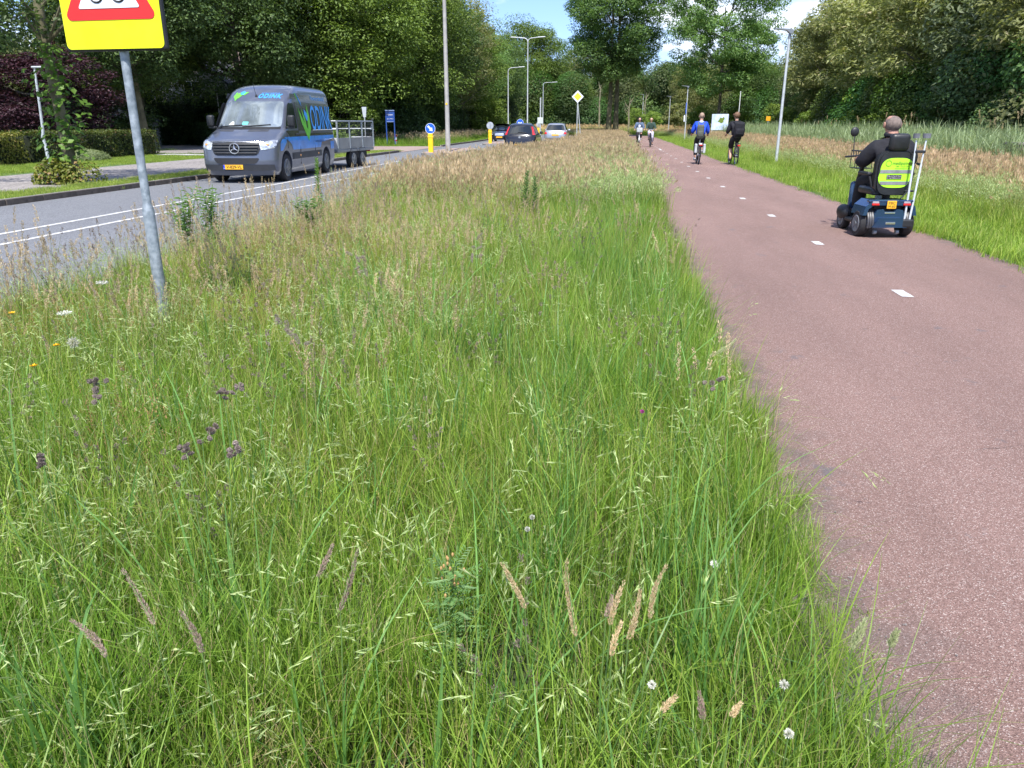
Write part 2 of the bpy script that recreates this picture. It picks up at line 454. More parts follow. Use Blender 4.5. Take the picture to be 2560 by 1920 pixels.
for y in (46.5, 58, 64, 70, 76):
    sheet('road_line', [(-9.95 + rx(y), y), (-9.95 + rx(y), y + 2.4)], [(-9.83 + rx(y), y), (-9.83 + rx(y), y + 2.4)], 0.0125, marking, parent=road)

# kerb on the far side, one stone after another
kerb = thing('kerb', None, None); kerb['kind'] = 'structure'; kerb['label'] = 'dark kerb along the far side of the road'
ks = MB(); ks.cur = 1; ks.box((0, 0, 0.05), (0.12, 0.985, 0.13)); ks.cur = 0
ks.box((-0.09, 0, 0.062), (0.06, 0.985, 0.11))
kme = ks.mesh('kerb_stone'); kme.materials.append(concrete); kme.materials.append(kerb_dark)
def kerb_run(xf, y0, y1, par):
    y = y0
    while y < y1:
        o = link('kerb_stone', kme, None, par, (xf(y) + rng.normal(0, 0.004), y, rng.normal(0, 0.003)), (0, 0, math.atan2(xf(y) - xf(y + 1), 1)))
        y += 1.0
kerb_run(lambda y: -11.55 + rx(y), 6, 42, kerb)
kerb_run(lambda y: -11.55 + rx(y), 53, 92, kerb)
# traffic island with bollards and lamp
def island(y0, y1, label):
    isl = thing('traffic_island', None, None, (0, 0, 0)); isl['kind'] = 'structure'; isl['label'] = label
    xc = lambda y: -8.75 + rx(y)
    pts = []
    for k in range(24):
        t = 2 * math.pi * k / 24
        yy = (y0 + y1) / 2 + (y1 - y0) / 2 * (abs(math.cos(t)) ** 0.6) * (1 if math.cos(t) >= 0 else -1)
        pts.append((xc(yy) + 0.95 * (abs(math.sin(t)) ** 0.7) * (1 if math.sin(t) >= 0 else -1), yy))
    m = MB(); n = len(pts); m.add([(x, y, 0.0) for x, y in pts] + [(x, y, 0.12) for x, y in pts], [tuple(range(n, 2 * n))] + [(i, (i + 1) % n, (i + 1) % n + n, i + n) for i in range(n)])
    m.build('kerb_rim', concrete, isl)
    m = MB(); c = ((y0 + y1) / 2)
    m.add([(xc(y) + (x - xc(y)) * 0.86, c + (y - c) * 0.97, 0.124) for x, y in pts], [tuple(range(n))])
    m.build('paving', brick_pink, isl)
island(37.5, 46.5, 'near traffic island with a yellow bollard and tall lamp post')
island(56, 64, 'middle traffic island with a yellow bollard between the cars')
island(82, 90, 'far traffic island with the double lamp post')

svc_y = [4, 12, 20, 28, 34, 40, 44, 48, 52]
svc_l = [-17.7, -17.75, -17.9, -18.1, -18.2, -18.0, -17.4, -16.8, -16.3]
svc_r = [-13.2, -13.2, -13.2, -13.4, -13.7, -14.6, -15.4, -14.0, -12.2]
sheet('service_road', list(zip(svc_l, svc_y)), list(zip(svc_r, svc_y)), 0.02, paver)['label'] = 'grey paved service road behind the grass strip'
s_ = MB(); s_.add([(-16.9, 44.0, 0.024), (-11.45, 42.2, 0.024), (-11.45, 52.8, 0.024), (-16.9, 52.0, 0.024)], [(0, 1, 2, 3)])
tag(s_.build('side_junction', brick_pink), 'pinkish brick junction where the service road joins', kind='structure')
# driveway behind, with pale kerb path
s_ = MB(); s_.add([(-24.6, 39.0, 0.024), (-18.3, 37.4, 0.024), (-18.2, 45.8, 0.024), (-25.4, 49.0, 0.024), (-39, 64, 0.024), (-43, 62, 0.024), (-32.0, 47.5, 0.024)], [(0, 1, 2, 3, 4, 5, 6)])
tag(s_.build('driveway', paver), 'dark paved driveway into the trees', kind='structure')
s_ = MB(); s_.add([(-25.0, 36.6, 0.030), (-18.15, 36.0, 0.030), (-18.15, 37.0, 0.030), (-25.2, 38.2, 0.030)], [(0, 1, 2, 3)])
tag(s_.build('footpath', pbr('pale_concrete_slabs', (0.42, 0.41, 0.40), 0.9, 0, 0.1, 3)), 'pale concrete footpath across the lawn edge', kind='structure')
# lawns
sheet('grass_strip', [(-13.1, y) for y in (-2, 30, 36, 43)], [(-11.72, y) for y in (-2, 30, 36, 43)], 0.05, lawn_soil)['label'] = 'short grass strip between kerb and service road'
sheet('lawn', [(-22.9, y) for y in (-2, 16, 36, 41)], [(x, y) for x, y in ((-17.75, -2), (-17.8, 16), (-18.2, 36), (-18.3, 41))], 0.016, lawn_soil)['label'] = 'mown lawn in front of the hedge'
sheet('right_verge', [(4.49 + bend(y), y) for y in ys], [(8.6 + bend(y), y) for y in ys], 0.005, lawn_soil)['label'] = 'mown green verge right of the cycle path'

# ================================================================== vegetation generators
def leaf_quads(P, Nrm, size, elong=1.5, fold=0.25, r=None):
    """one folded leaf (two triangles sharing a midrib) per point; returns V, F"""
    r = r or rng
    n = len(P)
    T = r.normal(size=(n, 3)); T -= Nrm * (T * Nrm).sum(1)[:, None]; T /= np.linalg.norm(T, axis=1)[:, None] + 1e-9
    B = np.cross(Nrm, T)
    s = (size * r.uniform(0.7, 1.3, n))[:, None]
    a = P - T * s * 0.5 * elong; c = P + T * s * 0.5 * elong
    b = P + B * s * 0.42 + Nrm * s * fold; d = P - B * s * 0.42 + Nrm * s * fold
    V = np.stack([a, b, c, d], 1).reshape(-1, 3)
    i = np.arange(n)[:, None] * 4
    F = np.concatenate([i + [0, 1, 2], i + [0, 2, 3]], 1).reshape(-1, 3)
    return V, F

def unit(r, n):
    v = r.normal(size=(n, 3)); return v / np.linalg.norm(v, axis=1)[:, None]

def make_tree(seed, height, rx_, crown_base, n_clump=170, n_leaf=120, leaf=0.17, clump=(0.7, 1.3), trunk_r=0.28, shape='round', two=False,
              elong=1.5, droop=0.0, lean=0.0, open_=0.0):
    """returns (trunk mesh, crown mesh) in local space, base at the origin"""
    r = np.random.default_rng(seed)
    rz = (height - crown_base) / 2; cz = crown_base + rz
    # clump centres: in the outer half of a lumpy ellipsoid
    C = []
    lobes = unit(r, 9); lob_a = r.uniform(-0.16, 0.28, 9)
    while len(C) < n_clump:
        d = unit(r, 1)[0]
        q = r.uniform(0.12, 1.0) ** 0.42
        k = 1 + sum(a * max(0, (d * l).sum()) ** 3 for a, l in zip(lob_a, lobes))
        if shape == 'round': prof = 1.0
        elif shape == 'tall': prof = 0.80 + 0.20 * math.cos(d[2] * 1.6)
        elif shape == 'cone': prof = 1.0 - 0.45 * max(0, d[2])
        p = d * q * k * prof * np.array([rx_, rx_, rz])
        if p[2] < -rz * 0.86: continue
        C.append(p + [lean * (p[2] + rz) / (2 * rz), 0, cz])
    C = np.array(C)
    rad = r.uniform(clump[0], clump[1], n_clump)
    # leaves
    D = unit(r, n_clump * n_leaf)
    q = r.uniform(0.45, 1.0, len(D)) ** 0.6
    ci = np.repeat(np.arange(n_clump), n_leaf)
    L = D * q[:, None] * rad[ci][:, None] * np.array([1.15, 1.15, 0.62])
    L[:, 2] -= droop * (L[:, 0] ** 2 + L[:, 1] ** 2)
    P = C[ci] + L
    N = D * 0.55 + unit(r, len(D)) * 0.55 + np.array([0, 0, 0.75]); N /= np.linalg.norm(N, axis=1)[:, None]
    if open_ > 0:
        keep = r.uniform(size=len(P)) > open_; P = P[keep]; N = N[keep]
    V, F = leaf_quads(P, N, leaf, elong, r=r)
    crown = np_mesh('crown', V, F)
    # trunk and limbs
    t = MB()
    starts = [(0, 0)] if not two else [(-0.42, 0), (0.42, 0.1)]
    for sx, sy in starts:
        top = crown_base + rz * 1.15
        pts = [(sx + r.normal(0, 0.04 * i) * 0.5 + lean * 0.2 * i / 6, sy + r.normal(0, 0.02 * i), top * i / 6) for i in range(7)]
        radii = [trunk_r * (1.35 if i == 0 else 1.0) * (1 - 0.12 * i) for i in range(7)]
        t.tube(pts, radii, 9)
    nb = 16
    sel = r.choice(n_clump, nb, replace=False)
    for j, c in enumerate(sel):
        tgt = C[c]; h0 = max(crown_base * 0.75, min(tgt[2] - 0.25 * np.linalg.norm(tgt[:2]), crown_base + rz * 1.1)) * r.uniform(0.8, 1.0)
        s = starts[j % len(starts)]
        p0 = np.array([s[0], s[1], h0]); p3 = tgt * 0.94
        mid = (p0 + p3) / 2 + [r.normal(0, 0.3), r.normal(0, 0.3), -0.12 * np.linalg.norm(p3 - p0)]
        t.tube([p0, p0 * 0.6 + mid * 0.4, mid, mid * 0.4 + p3 * 0.6, p3], [trunk_r * 0.42, trunk_r * 0.33, trunk_r * 0.25, trunk_r * 0.16, trunk_r * 0.07], 5)
    return t.mesh('trunk', True), crown

bark = pbr('grey_brown_bark', (0.13, 0.11, 0.085), 0.95, 0, 0.35, 3, 0.8, detail=8, bscale=14)
bark_moss = pbr('mossy_bark', (0.12, 0.11, 0.06), 0.95, 0, 0.35, 2, 0.8, detail=8, bscale=14)
bark_pale = pbr('pale_bark', (0.22, 0.20, 0.13), 0.95, 0, 0.3, 3, 0.5, detail=8)
L_mid = foliage('leaf_mid_green', (0.068, 0.115, 0.020), (0.188, 0.270, 0.050), hue=(0.20, 0.27, 0.07))
L_dark = foliage('leaf_dark_green', (0.045, 0.085, 0.026), (0.125, 0.195, 0.055), hue=(0.13, 0.18, 0.07))
L_ash = foliage('leaf_ash', (0.079, 0.161, 0.049), (0.202, 0.321, 0.094), hue=(0.20, 0.27, 0.10), trans=0.45)
L_olive = foliage('leaf_olive', (0.150, 0.170, 0.060), (0.36, 0.385, 0.165), hue=(0.42, 0.36, 0.20), trans=0.45)
L_silver = foliage('leaf_silver_green', (0.108, 0.149, 0.060), (0.240, 0.287, 0.144), hue=(0.32, 0.37, 0.22))
L_young = foliage('leaf_young_green', (0.11, 0.19, 0.025), (0.24, 0.33, 0.06), hue=(0.34, 0.38, 0.12))
L_purple = foliage('leaf_purple', (0.022, 0.008, 0.014), (0.075, 0.026, 0.04), trans=0.2, hue=(0.12, 0.05, 0.06))
L_linden = foliage('leaf_linden', (0.055, 0.12, 0.015), (0.15, 0.26, 0.035), trans=0.4)
L_hedge = foliage('leaf_hedge', (0.035, 0.055, 0.014), (0.12, 0.15, 0.03), hue=(0.16, 0.10, 0.04))
L_hedge_d = foliage('leaf_conifer_hedge', (0.02, 0.045, 0.012), (0.06, 0.115, 0.022))

V_ = {
 'broad1': make_tree(11, 15.5, 6.0, 2.2, 240, 230, 0.145, (0.9, 1.7), 0.36),
 'broad2': make_tree(12, 14.0, 5.2, 2.6, 210, 220, 0.14, (0.8, 1.5), 0.32),
 'broad3': make_tree(13, 17.0, 5.6, 3.4, 220, 220, 0.145, (0.9, 1.6), 0.40, 'tall'),
 'cone1': make_tree(14, 12.0, 4.0, 0.9, 190, 140, 0.14, (0.6, 1.1), 0.30, 'cone', droop=0.1),
 'ash1': make_tree(15, 23.5, 6.5, 4.0, 330, 300, 0.145, (0.9, 1.8), 0.32, 'tall', two=True, elong=1.7),
 'ash2': make_tree(19, 21.5, 7.4, 3.4, 310, 260, 0.155, (0.8, 1.6), 0.27, 'tall', elong=1.7),
 'willow1': make_tree(17, 15.0, 5.6, 1.0, 260, 230, 0.14, (0.8, 1.5), 0.26, elong=2.6, droop=0.12, open_=0.22),
 'willow2': make_tree(18, 12.5, 4.8, 0.8, 230, 220, 0.135, (0.7, 1.3), 0.22, elong=2.4, droop=0.12, open_=0.22),
 'young1': make_tree(21, 4.2, 1.6, 0.8, 60, 90, 0.13, (0.30, 0.6), 0.06),
 'bush1': make_tree(22, 3.4, 2.4, 0.0, 90, 180, 0.11, (0.4, 0.8), 0.08),
}
def tree(kind, x, y, s, leafm, label, barkm=None, name='tree', cat='tree', group=None, rz=None, sz=None, sx=None):
    o = thing(name, label, cat, (x, y, 0), rng.uniform(0, 6.28) if rz is None else rz, group)
    o.scale = (s if sx is None else sx, s if sx is None else sx, s if sz is None else sz)
    tm, cm = V_[kind]
    for nm, me, mt in (('trunk', tm, barkm or bark), ('crown', cm, leafm)):
        c = bpy.data.objects.new(nm, me); COL.objects.link(c); c.parent = o
        if not me.materials: me.materials.append(mt)
        c.material_slots[0].link = 'OBJECT'; c.material_slots[0].material = mt
    return o
G1 = 'trees along the left side of the road'
# front row beyond the hedge and driveway, from the left edge of the picture onwards
tree('broad1', -33.0, 35.0, 0.90, L_dark, 'dark broad tree at the far left edge, behind the purple tree', group=G1)
tree('cone1', -26.2, 34.3, 0.50, L_purple, 'dark purple-leaved tree above the hedge behind the leaning sign post', name='purple_tree', sx=0.68, sz=0.47)
tree('broad3', -27.0, 43.0, 0.82, L_dark, 'thick-trunked dark tree right of the sign post at the driveway', bark_moss, group=G1)
tree('broad2', -31.5, 50.5, 1.0, L_mid, 'mid green tree behind the white house, left of the van roof', group=G1)
tree('broad1', -25.2, 52.0, 0.95, L_dark, 'very dark tree directly behind the roof of the grey van', group=G1)
tree('broad3', -22.8, 56.5, 0.9, L_mid, 'tree with bare brown trunks behind the trailer', bark_pale, group=G1)
tree('broad2', -19.8, 58.5, 1.05, L_mid, 'lush mid green tree rising behind the blue sign', group=G1)
tree('broad1', -18.6, 68.0, 0.98, L_mid, 'bright maple-like tree left of the tall lamp post', group=G1)
tree('broad3', -17.8, 77.0, 0.86, L_dark, 'dark tree right of the tall lamp post', group=G1)
tree('broad2', -18.6, 86.0, 1.02, L_olive, 'olive brown tree behind the first yellow-post roundel back', group=G1)
tree('bush1', -29.8, 44.0, 1.0, L_dark, 'dark shrub under the purple tree, behind the right-hand hedge', name='shrub', cat='shrub')
tree('broad1', -19.4, 97.0, 0.92, L_mid, 'mid green tree left of the double lamp', group=G1)
tree('broad3', -19.6, 108.0, 0.88, L_ash, 'deep green tree right behind the double lamp post', group=G1)
tree('broad2', -18.4, 120.0, 0.96, L_dark, 'dark tree at the falling end of the left tree line', group=G1)
tree('broad1', -20.5, 134.0, 0.80, L_mid, 'small lighter tree left of the yellow diamond sign', group=G1)
tree('bush1', -22.5, 64.0, 1.5, L_dark, 'dark shrub at the wood edge behind the yellow bollard', name='shrub', cat='shrub', group='shrubs at the wood edge')
tree('bush1', -20.0, 57.2, 1.2, L_mid, 'green shrub beside the blue sign', name='shrub', cat='shrub', group='shrubs at the wood edge')
tree('bush1', -18.8, 74.0, 1.5, L_dark, 'dark shrub below the trees behind the black saloon', name='shrub', cat='shrub', group='shrubs at the wood edge')
tree('bush1', -16.9, 96.0, 1.4, L_young, 'light green shrub behind the white traffic panel', name='shrub', cat='shrub', group='shrubs at the wood edge')
tree('bush1', -27.6, 53.5, 0.42, L_young, 'yellow-green garden shrub above the conifer hedge, left of the van windscreen', name='shrub', cat='shrub', sz=0.62)
tree('bush1', -33.5, 60.5, 1.1, L_mid, 'mid green shrub behind the conifer hedge', name='shrub', cat='shrub')
tree('bush1', -26.2, 54.5, 0.9, L_dark, 'rounded dark shrub beside the left mirror of the van', name='shrub', cat='shrub')
tree('broad1', -17.6, 165.0, 1.36, L_mid, 'distant rounded green tree just right of the double lamp post', group=G1)
tree('broad3', -13.6, 172.0, 0.86, L_dark, 'distant dark tree between the double lamp and the yellow diamond sign', group=G1)
tree('broad2', -8.6, 180.0, 1.22, L_olive, 'distant pale olive tree behind the yellow diamond sign', group=G1)
# the two big trees by the cycle path
tree('ash1', -0.45, 98.0, 1.0, L_ash, 'tall twin-trunked tree standing by the bend of the cycle path', bark_moss, name='tall_tree', rz=0.15)
tree('ash2', 10.8, 88.0, 0.92, L_ash, 'tall open-crowned tree above the boy in the blue jacket', bark, name='tall_tree', rz=2.1, sx=0.76)
# right-hand mass beyond the reeds
G2 = 'trees beyond the reeds on the right'
for k, (x, y, kd, s, lm, lb) in enumerate([
    (28.0, 112, 'willow1', 1.0, L_olive, 'olive tree farthest along the right bank, left of the near lamp'),
    (23.0, 92, 'willow1', 0.80, L_silver, 'silvery feathery tree touching the open sky, left end of the right bank'),
    (22.6, 78, 'willow1', 1.02, L_olive, 'olive willow behind the nearest cycle path lamp'),
    (21.5, 64, 'willow2', 1.15, L_olive, 'brownish willow right of the nearest cycle path lamp'),
    (22.0, 54, 'willow1', 0.95, L_olive, 'yellowish willow between the lamp and the scooter rider'),
    (21.8, 45, 'willow2', 1.05, L_silver, 'grey-green tree directly above the scooter rider'),
    (26.5, 52, 'willow1', 1.1, L_olive, 'tall olive tree behind and right of the scooter rider'),
    (22.0, 37.5, 'willow1', 0.85, L_olive, 'olive tree right of the crutches'),
    (21.5, 31, 'broad1', 0.62, L_dark, 'dark leafy tree at the right edge above the reeds'),
    (25.5, 40.5, 'broad2', 0.85, L_dark, 'dark tree behind the right edge willow'),
    (20.5, 24, 'broad2', 0.7, L_dark, 'dark tree at the far right just outside the reeds')]):
    tree(kd, x, y, s, lm, lb, bark_pale if lm is L_silver else bark, group=G2)
for x, y, s, lm, lb in [(19.0, 35, 1.0, L_dark, 'dark bush below the crowns at the right edge'), (18.5, 44, 1.0, L_dark, 'dark bush behind the scooter rider'),
    (18.0, 27.5, 1.05, L_dark, 'dark bush nearest the right edge of the picture'), (18.4, 52, 1.0, L_mid, 'green bush between lamp and rider'), (18.3, 60, 1.0, L_young, 'light green bush right of the lamp foot'),
    (17.6, 72, 0.8, L_young, 'rounded light green bush left of the lamp foot'), (18.8, 84, 1.0, L_mid, 'bush behind the small orange board')]:
    tree('bush1', x, y, s, lm, lb, name='bush', cat='bush', group='bushes behind the reeds')
for x, y, s, lm, lb in [(9.6, 95, 0.85, L_young, 'small pale green tree left of the info board'), (13.8, 93, 1.0, L_young, 'upright bright green young tree right of the info board'),
    (17.2, 90, 0.85, L_young, 'round bright green young tree beside the thin mast'), (8.0, 112, 1.0, L_olive, 'bushy olive young tree by the second lamp'),
    (3.2, 125, 0.9, L_young, 'bright green sapling left of the oncoming woman'), (6.0, 130, 0.8, L_young, 'small green sapling behind the bald cyclist')]:
    tree('young1', x, y, s, lm, lb, bark_pale, name='young_tree', cat='young tree', group='young trees by the path bend')
tree('broad2', 11.5, 116, 0.75, L_olive, 'rounded olive tree behind the second lamp post', bark_pale)
# bare slim trunks near the bend
def bare(x, y, h, label):
    o = thing('slim_tree', label, 'tree', (x, y, 0), 0, 'slim trunks near the bend')
    t = MB(); t.tube([(0, 0, 0), (0.05, 0, h * 0.3), (-0.03, 0, h * 0.6), (0.1, 0, h)], [0.17, 0.14, 0.11, 0.03], 7)
    for i in range(7):
        a = rng.uniform(0, 6.28); z = h * (0.5 + 0.07 * i); t.tube([(0, 0, z), (math.cos(a) * 0.5, math.sin(a) * 0.5, z + 0.5), (math.cos(a) * 0.8, math.sin(a) * 0.8, z + 1.1)], [0.05, 0.03, 0.01], 4)
    t.build('trunk', bark_pale, o)
bare(1.8, 118, 5.0, 'bare slim trunk left of the oncoming woman')
bare(-2.6, 124, 7.0, 'dark slim trunk between the big twin tree and the woman')
bare(4.4, 128, 6.0, 'pale slim trunk between the two oncoming cyclists')

# ---------------- instanced stuff through geometry nodes
def protos(name, meshes):
    c = bpy.data.collections.new(name)
    for i, me in enumerate(meshes):
        o = bpy.data.objects.new('%s_%02d' % (name, i), me); c.objects.link(o)
    return c
def scatter(name, label, P, rot, scl, idx, tnt, coll):
    me = bpy.data.meshes.new(name); n = len(P)
    me.vertices.add(n); me.vertices.foreach_set('co', np.asarray(P, np.float32).ravel())
    for nm, ty, key, arr in (('rot', 'FLOAT_VECTOR', 'vector', rot), ('scl', 'FLOAT_VECTOR', 'vector', scl), ('idx', 'INT', 'value', idx), ('tint', 'FLOAT_COLOR', 'color', tnt)):
        a = me.attributes.new(nm, ty, 'POINT'); a.data.foreach_set(key, np.asarray(arr, np.int32 if ty == 'INT' else np.float32).ravel())
    o = link(name, me); tag(o, label, kind='stuff')
    ng = bpy.data.node_groups.new(name, 'GeometryNodeTree')
    ng.interface.new_socket('Geometry', in_out='INPUT', socket_type='NodeSocketGeometry'); ng.interface.new_socket('Geometry', in_out='OUTPUT', socket_type='NodeSocketGeometry')
    N, L = ng.nodes, ng.links
    gi = N.new('NodeGroupInput'); go = N.new('NodeGroupOutput'); ip = N.new('GeometryNodeInstanceOnPoints'); ci = N.new('GeometryNodeCollectionInfo')
    ci.inputs['Collection'].default_value = coll; ci.inputs['Separate Children'].default_value = True; ci.inputs['Reset Children'].default_value = True
    ip.inputs['Pick Instance'].default_value = True
    def na(nm, ty):
        a = N.new('GeometryNodeInputNamedAttribute'); a.data_type = ty; a.inputs['Name'].default_value = nm; return a.outputs['Attribute']
    mp2 = N.new('GeometryNodeMeshToPoints')
    L.new(gi.outputs[0], mp2.inputs['Mesh']); L.new(mp2.outputs['Points'], ip.inputs['Points'])
    L.new(ci.outputs[0], ip.inputs['Instance']); L.new(na('idx', 'INT'), ip.inputs['Instance Index'])
    L.new(na('rot', 'FLOAT_VECTOR'), ip.inputs['Rotation']); L.new(na('scl', 'FLOAT_VECTOR'), ip.inputs['Scale']); L.new(ip.outputs['Instances'], go.inputs[0])
    md = o.modifiers.new('scatter', 'NODES'); md.node_group = ng
    return o

# far-off wood: leafy masses behind the rows
def puff(seed, leafm, n=4200, leaf=0.125):
    r = np.random.default_rng(seed); D = unit(r, n); q = r.uniform(0.5, 1, n) ** 0.5
    P = D * q[:, None] * np.array([2.4, 2.4, 1.9]); N = D * 0.6 + unit(r, n) * 0.5 + [0, 0, 0.6]; N /= np.linalg.norm(N, axis=1)[:, None]
    V, F = leaf_quads(P, N, leaf, 1.4, r=r); return np_mesh('leafy_mass', V, F, leafm)
L_woodA = foliage('wood_green', (0.052, 0.100, 0.026), (0.143, 0.219, 0.054), inst=True)
wood_c = protos('wood_clump', [puff(1, L_woodA), puff(2, L_woodA), puff(3, L_woodA)])
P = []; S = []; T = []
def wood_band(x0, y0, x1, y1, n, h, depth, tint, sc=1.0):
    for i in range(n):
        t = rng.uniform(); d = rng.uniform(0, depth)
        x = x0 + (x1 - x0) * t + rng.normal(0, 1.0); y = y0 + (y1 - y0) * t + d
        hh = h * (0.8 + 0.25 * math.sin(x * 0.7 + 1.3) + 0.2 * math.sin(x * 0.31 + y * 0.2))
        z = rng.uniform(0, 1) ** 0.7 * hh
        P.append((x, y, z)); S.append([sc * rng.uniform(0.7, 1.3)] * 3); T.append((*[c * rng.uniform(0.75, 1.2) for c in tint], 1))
wood_band(-60, 44, -34, 70, 330, 9, 8, (0.85, 0.85, 0.85))
wood_band(-36, 66, -26, 84, 260, 12, 8, (0.85, 0.9, 0.85))
wood_band(-27, 82, -22, 130, 330, 10, 6, (0.85, 0.9, 0.85))
wood_band(-28, 158, 34, 150, 700, 8.5, 14, (0.9, 0.95, 0.95), 1.5)
wood_band(-40, 185, 60, 185, 420, 9.5, 14, (0.95, 1.0, 1.1), 2.2)
wood_band(26, 22, 30, 110, 420, 7, 6, (1.1, 1.05, 1.1))
wood_band(-26, 56, -19, 66, 90, 3.0, 3, (0.45, 0.5, 0.45))  # low growth tinted dark: shade under the trees put into the colour
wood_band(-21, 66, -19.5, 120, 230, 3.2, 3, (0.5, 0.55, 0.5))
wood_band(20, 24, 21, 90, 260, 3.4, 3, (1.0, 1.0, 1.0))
wood_band(-38, 52, -30, 56, 60, 2.6, 2, (0.4, 0.45, 0.4), 0.7)  # dark tint again paints the gloom behind the driveway and hedge
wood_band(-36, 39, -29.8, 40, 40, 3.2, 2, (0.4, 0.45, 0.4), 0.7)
n = len(P)
scatter('woodland', 'dense far-off wood behind the rows of trees', P, rng.uniform(0, 6.28, (n, 3)) * [0.1, 0.1, 1], S, rng.integers(0, 3, n), T, wood_c)
# ================================================================== meadow grass
G_blade = foliage('grass_blade', (0.080, 0.180, 0.015), (0.26, 0.385, 0.050), trans=0.42, rough=0.45, hue=(0.40, 0.40, 0.13), inst=True)
G_broad = foliage('broad_grass_blade', (0.085, 0.20, 0.045), (0.20, 0.37, 0.10), trans=0.4, rough=0.4, inst=True)
G_pale = foliage('pale_panicle', (0.26, 0.36, 0.12), (0.50, 0.56, 0.27), trans=0.35, inst=True)
G_stem = foliage('grass_stem', (0.13, 0.20, 0.05), (0.28, 0.31, 0.10), trans=0.2, hue=(0.40, 0.30, 0.14), inst=True)
G_tan = foliage('tan_seed_head', (0.36, 0.25, 0.15), (0.60, 0.48, 0.31), trans=0.3, inst=True)
G_tan_stem = foliage('dry_stem', (0.30, 0.27, 0.11), (0.46, 0.36, 0.18), trans=0.2, inst=True)
G_dark = foliage('purple_brown_seed_head', (0.14, 0.105, 0.085), (0.31, 0.24, 0.20), trans=0.15, inst=True)
G_rust = foliage('rusty_sorrel', (0.22, 0.13, 0.05), (0.36, 0.22, 0.10), trans=0.2, inst=True)
G_reed = foliage('reed_leaf', (0.14, 0.22, 0.12), (0.29, 0.40, 0.24), trans=0.35, rough=0.4, inst=True)
GM = [G_blade, G_broad, G_pale, G_stem, G_tan, G_tan_stem, G_dark, G_rust, G_reed]
BL, BR, PA, ST, TA, TS, DK, RU, RE = range(9)

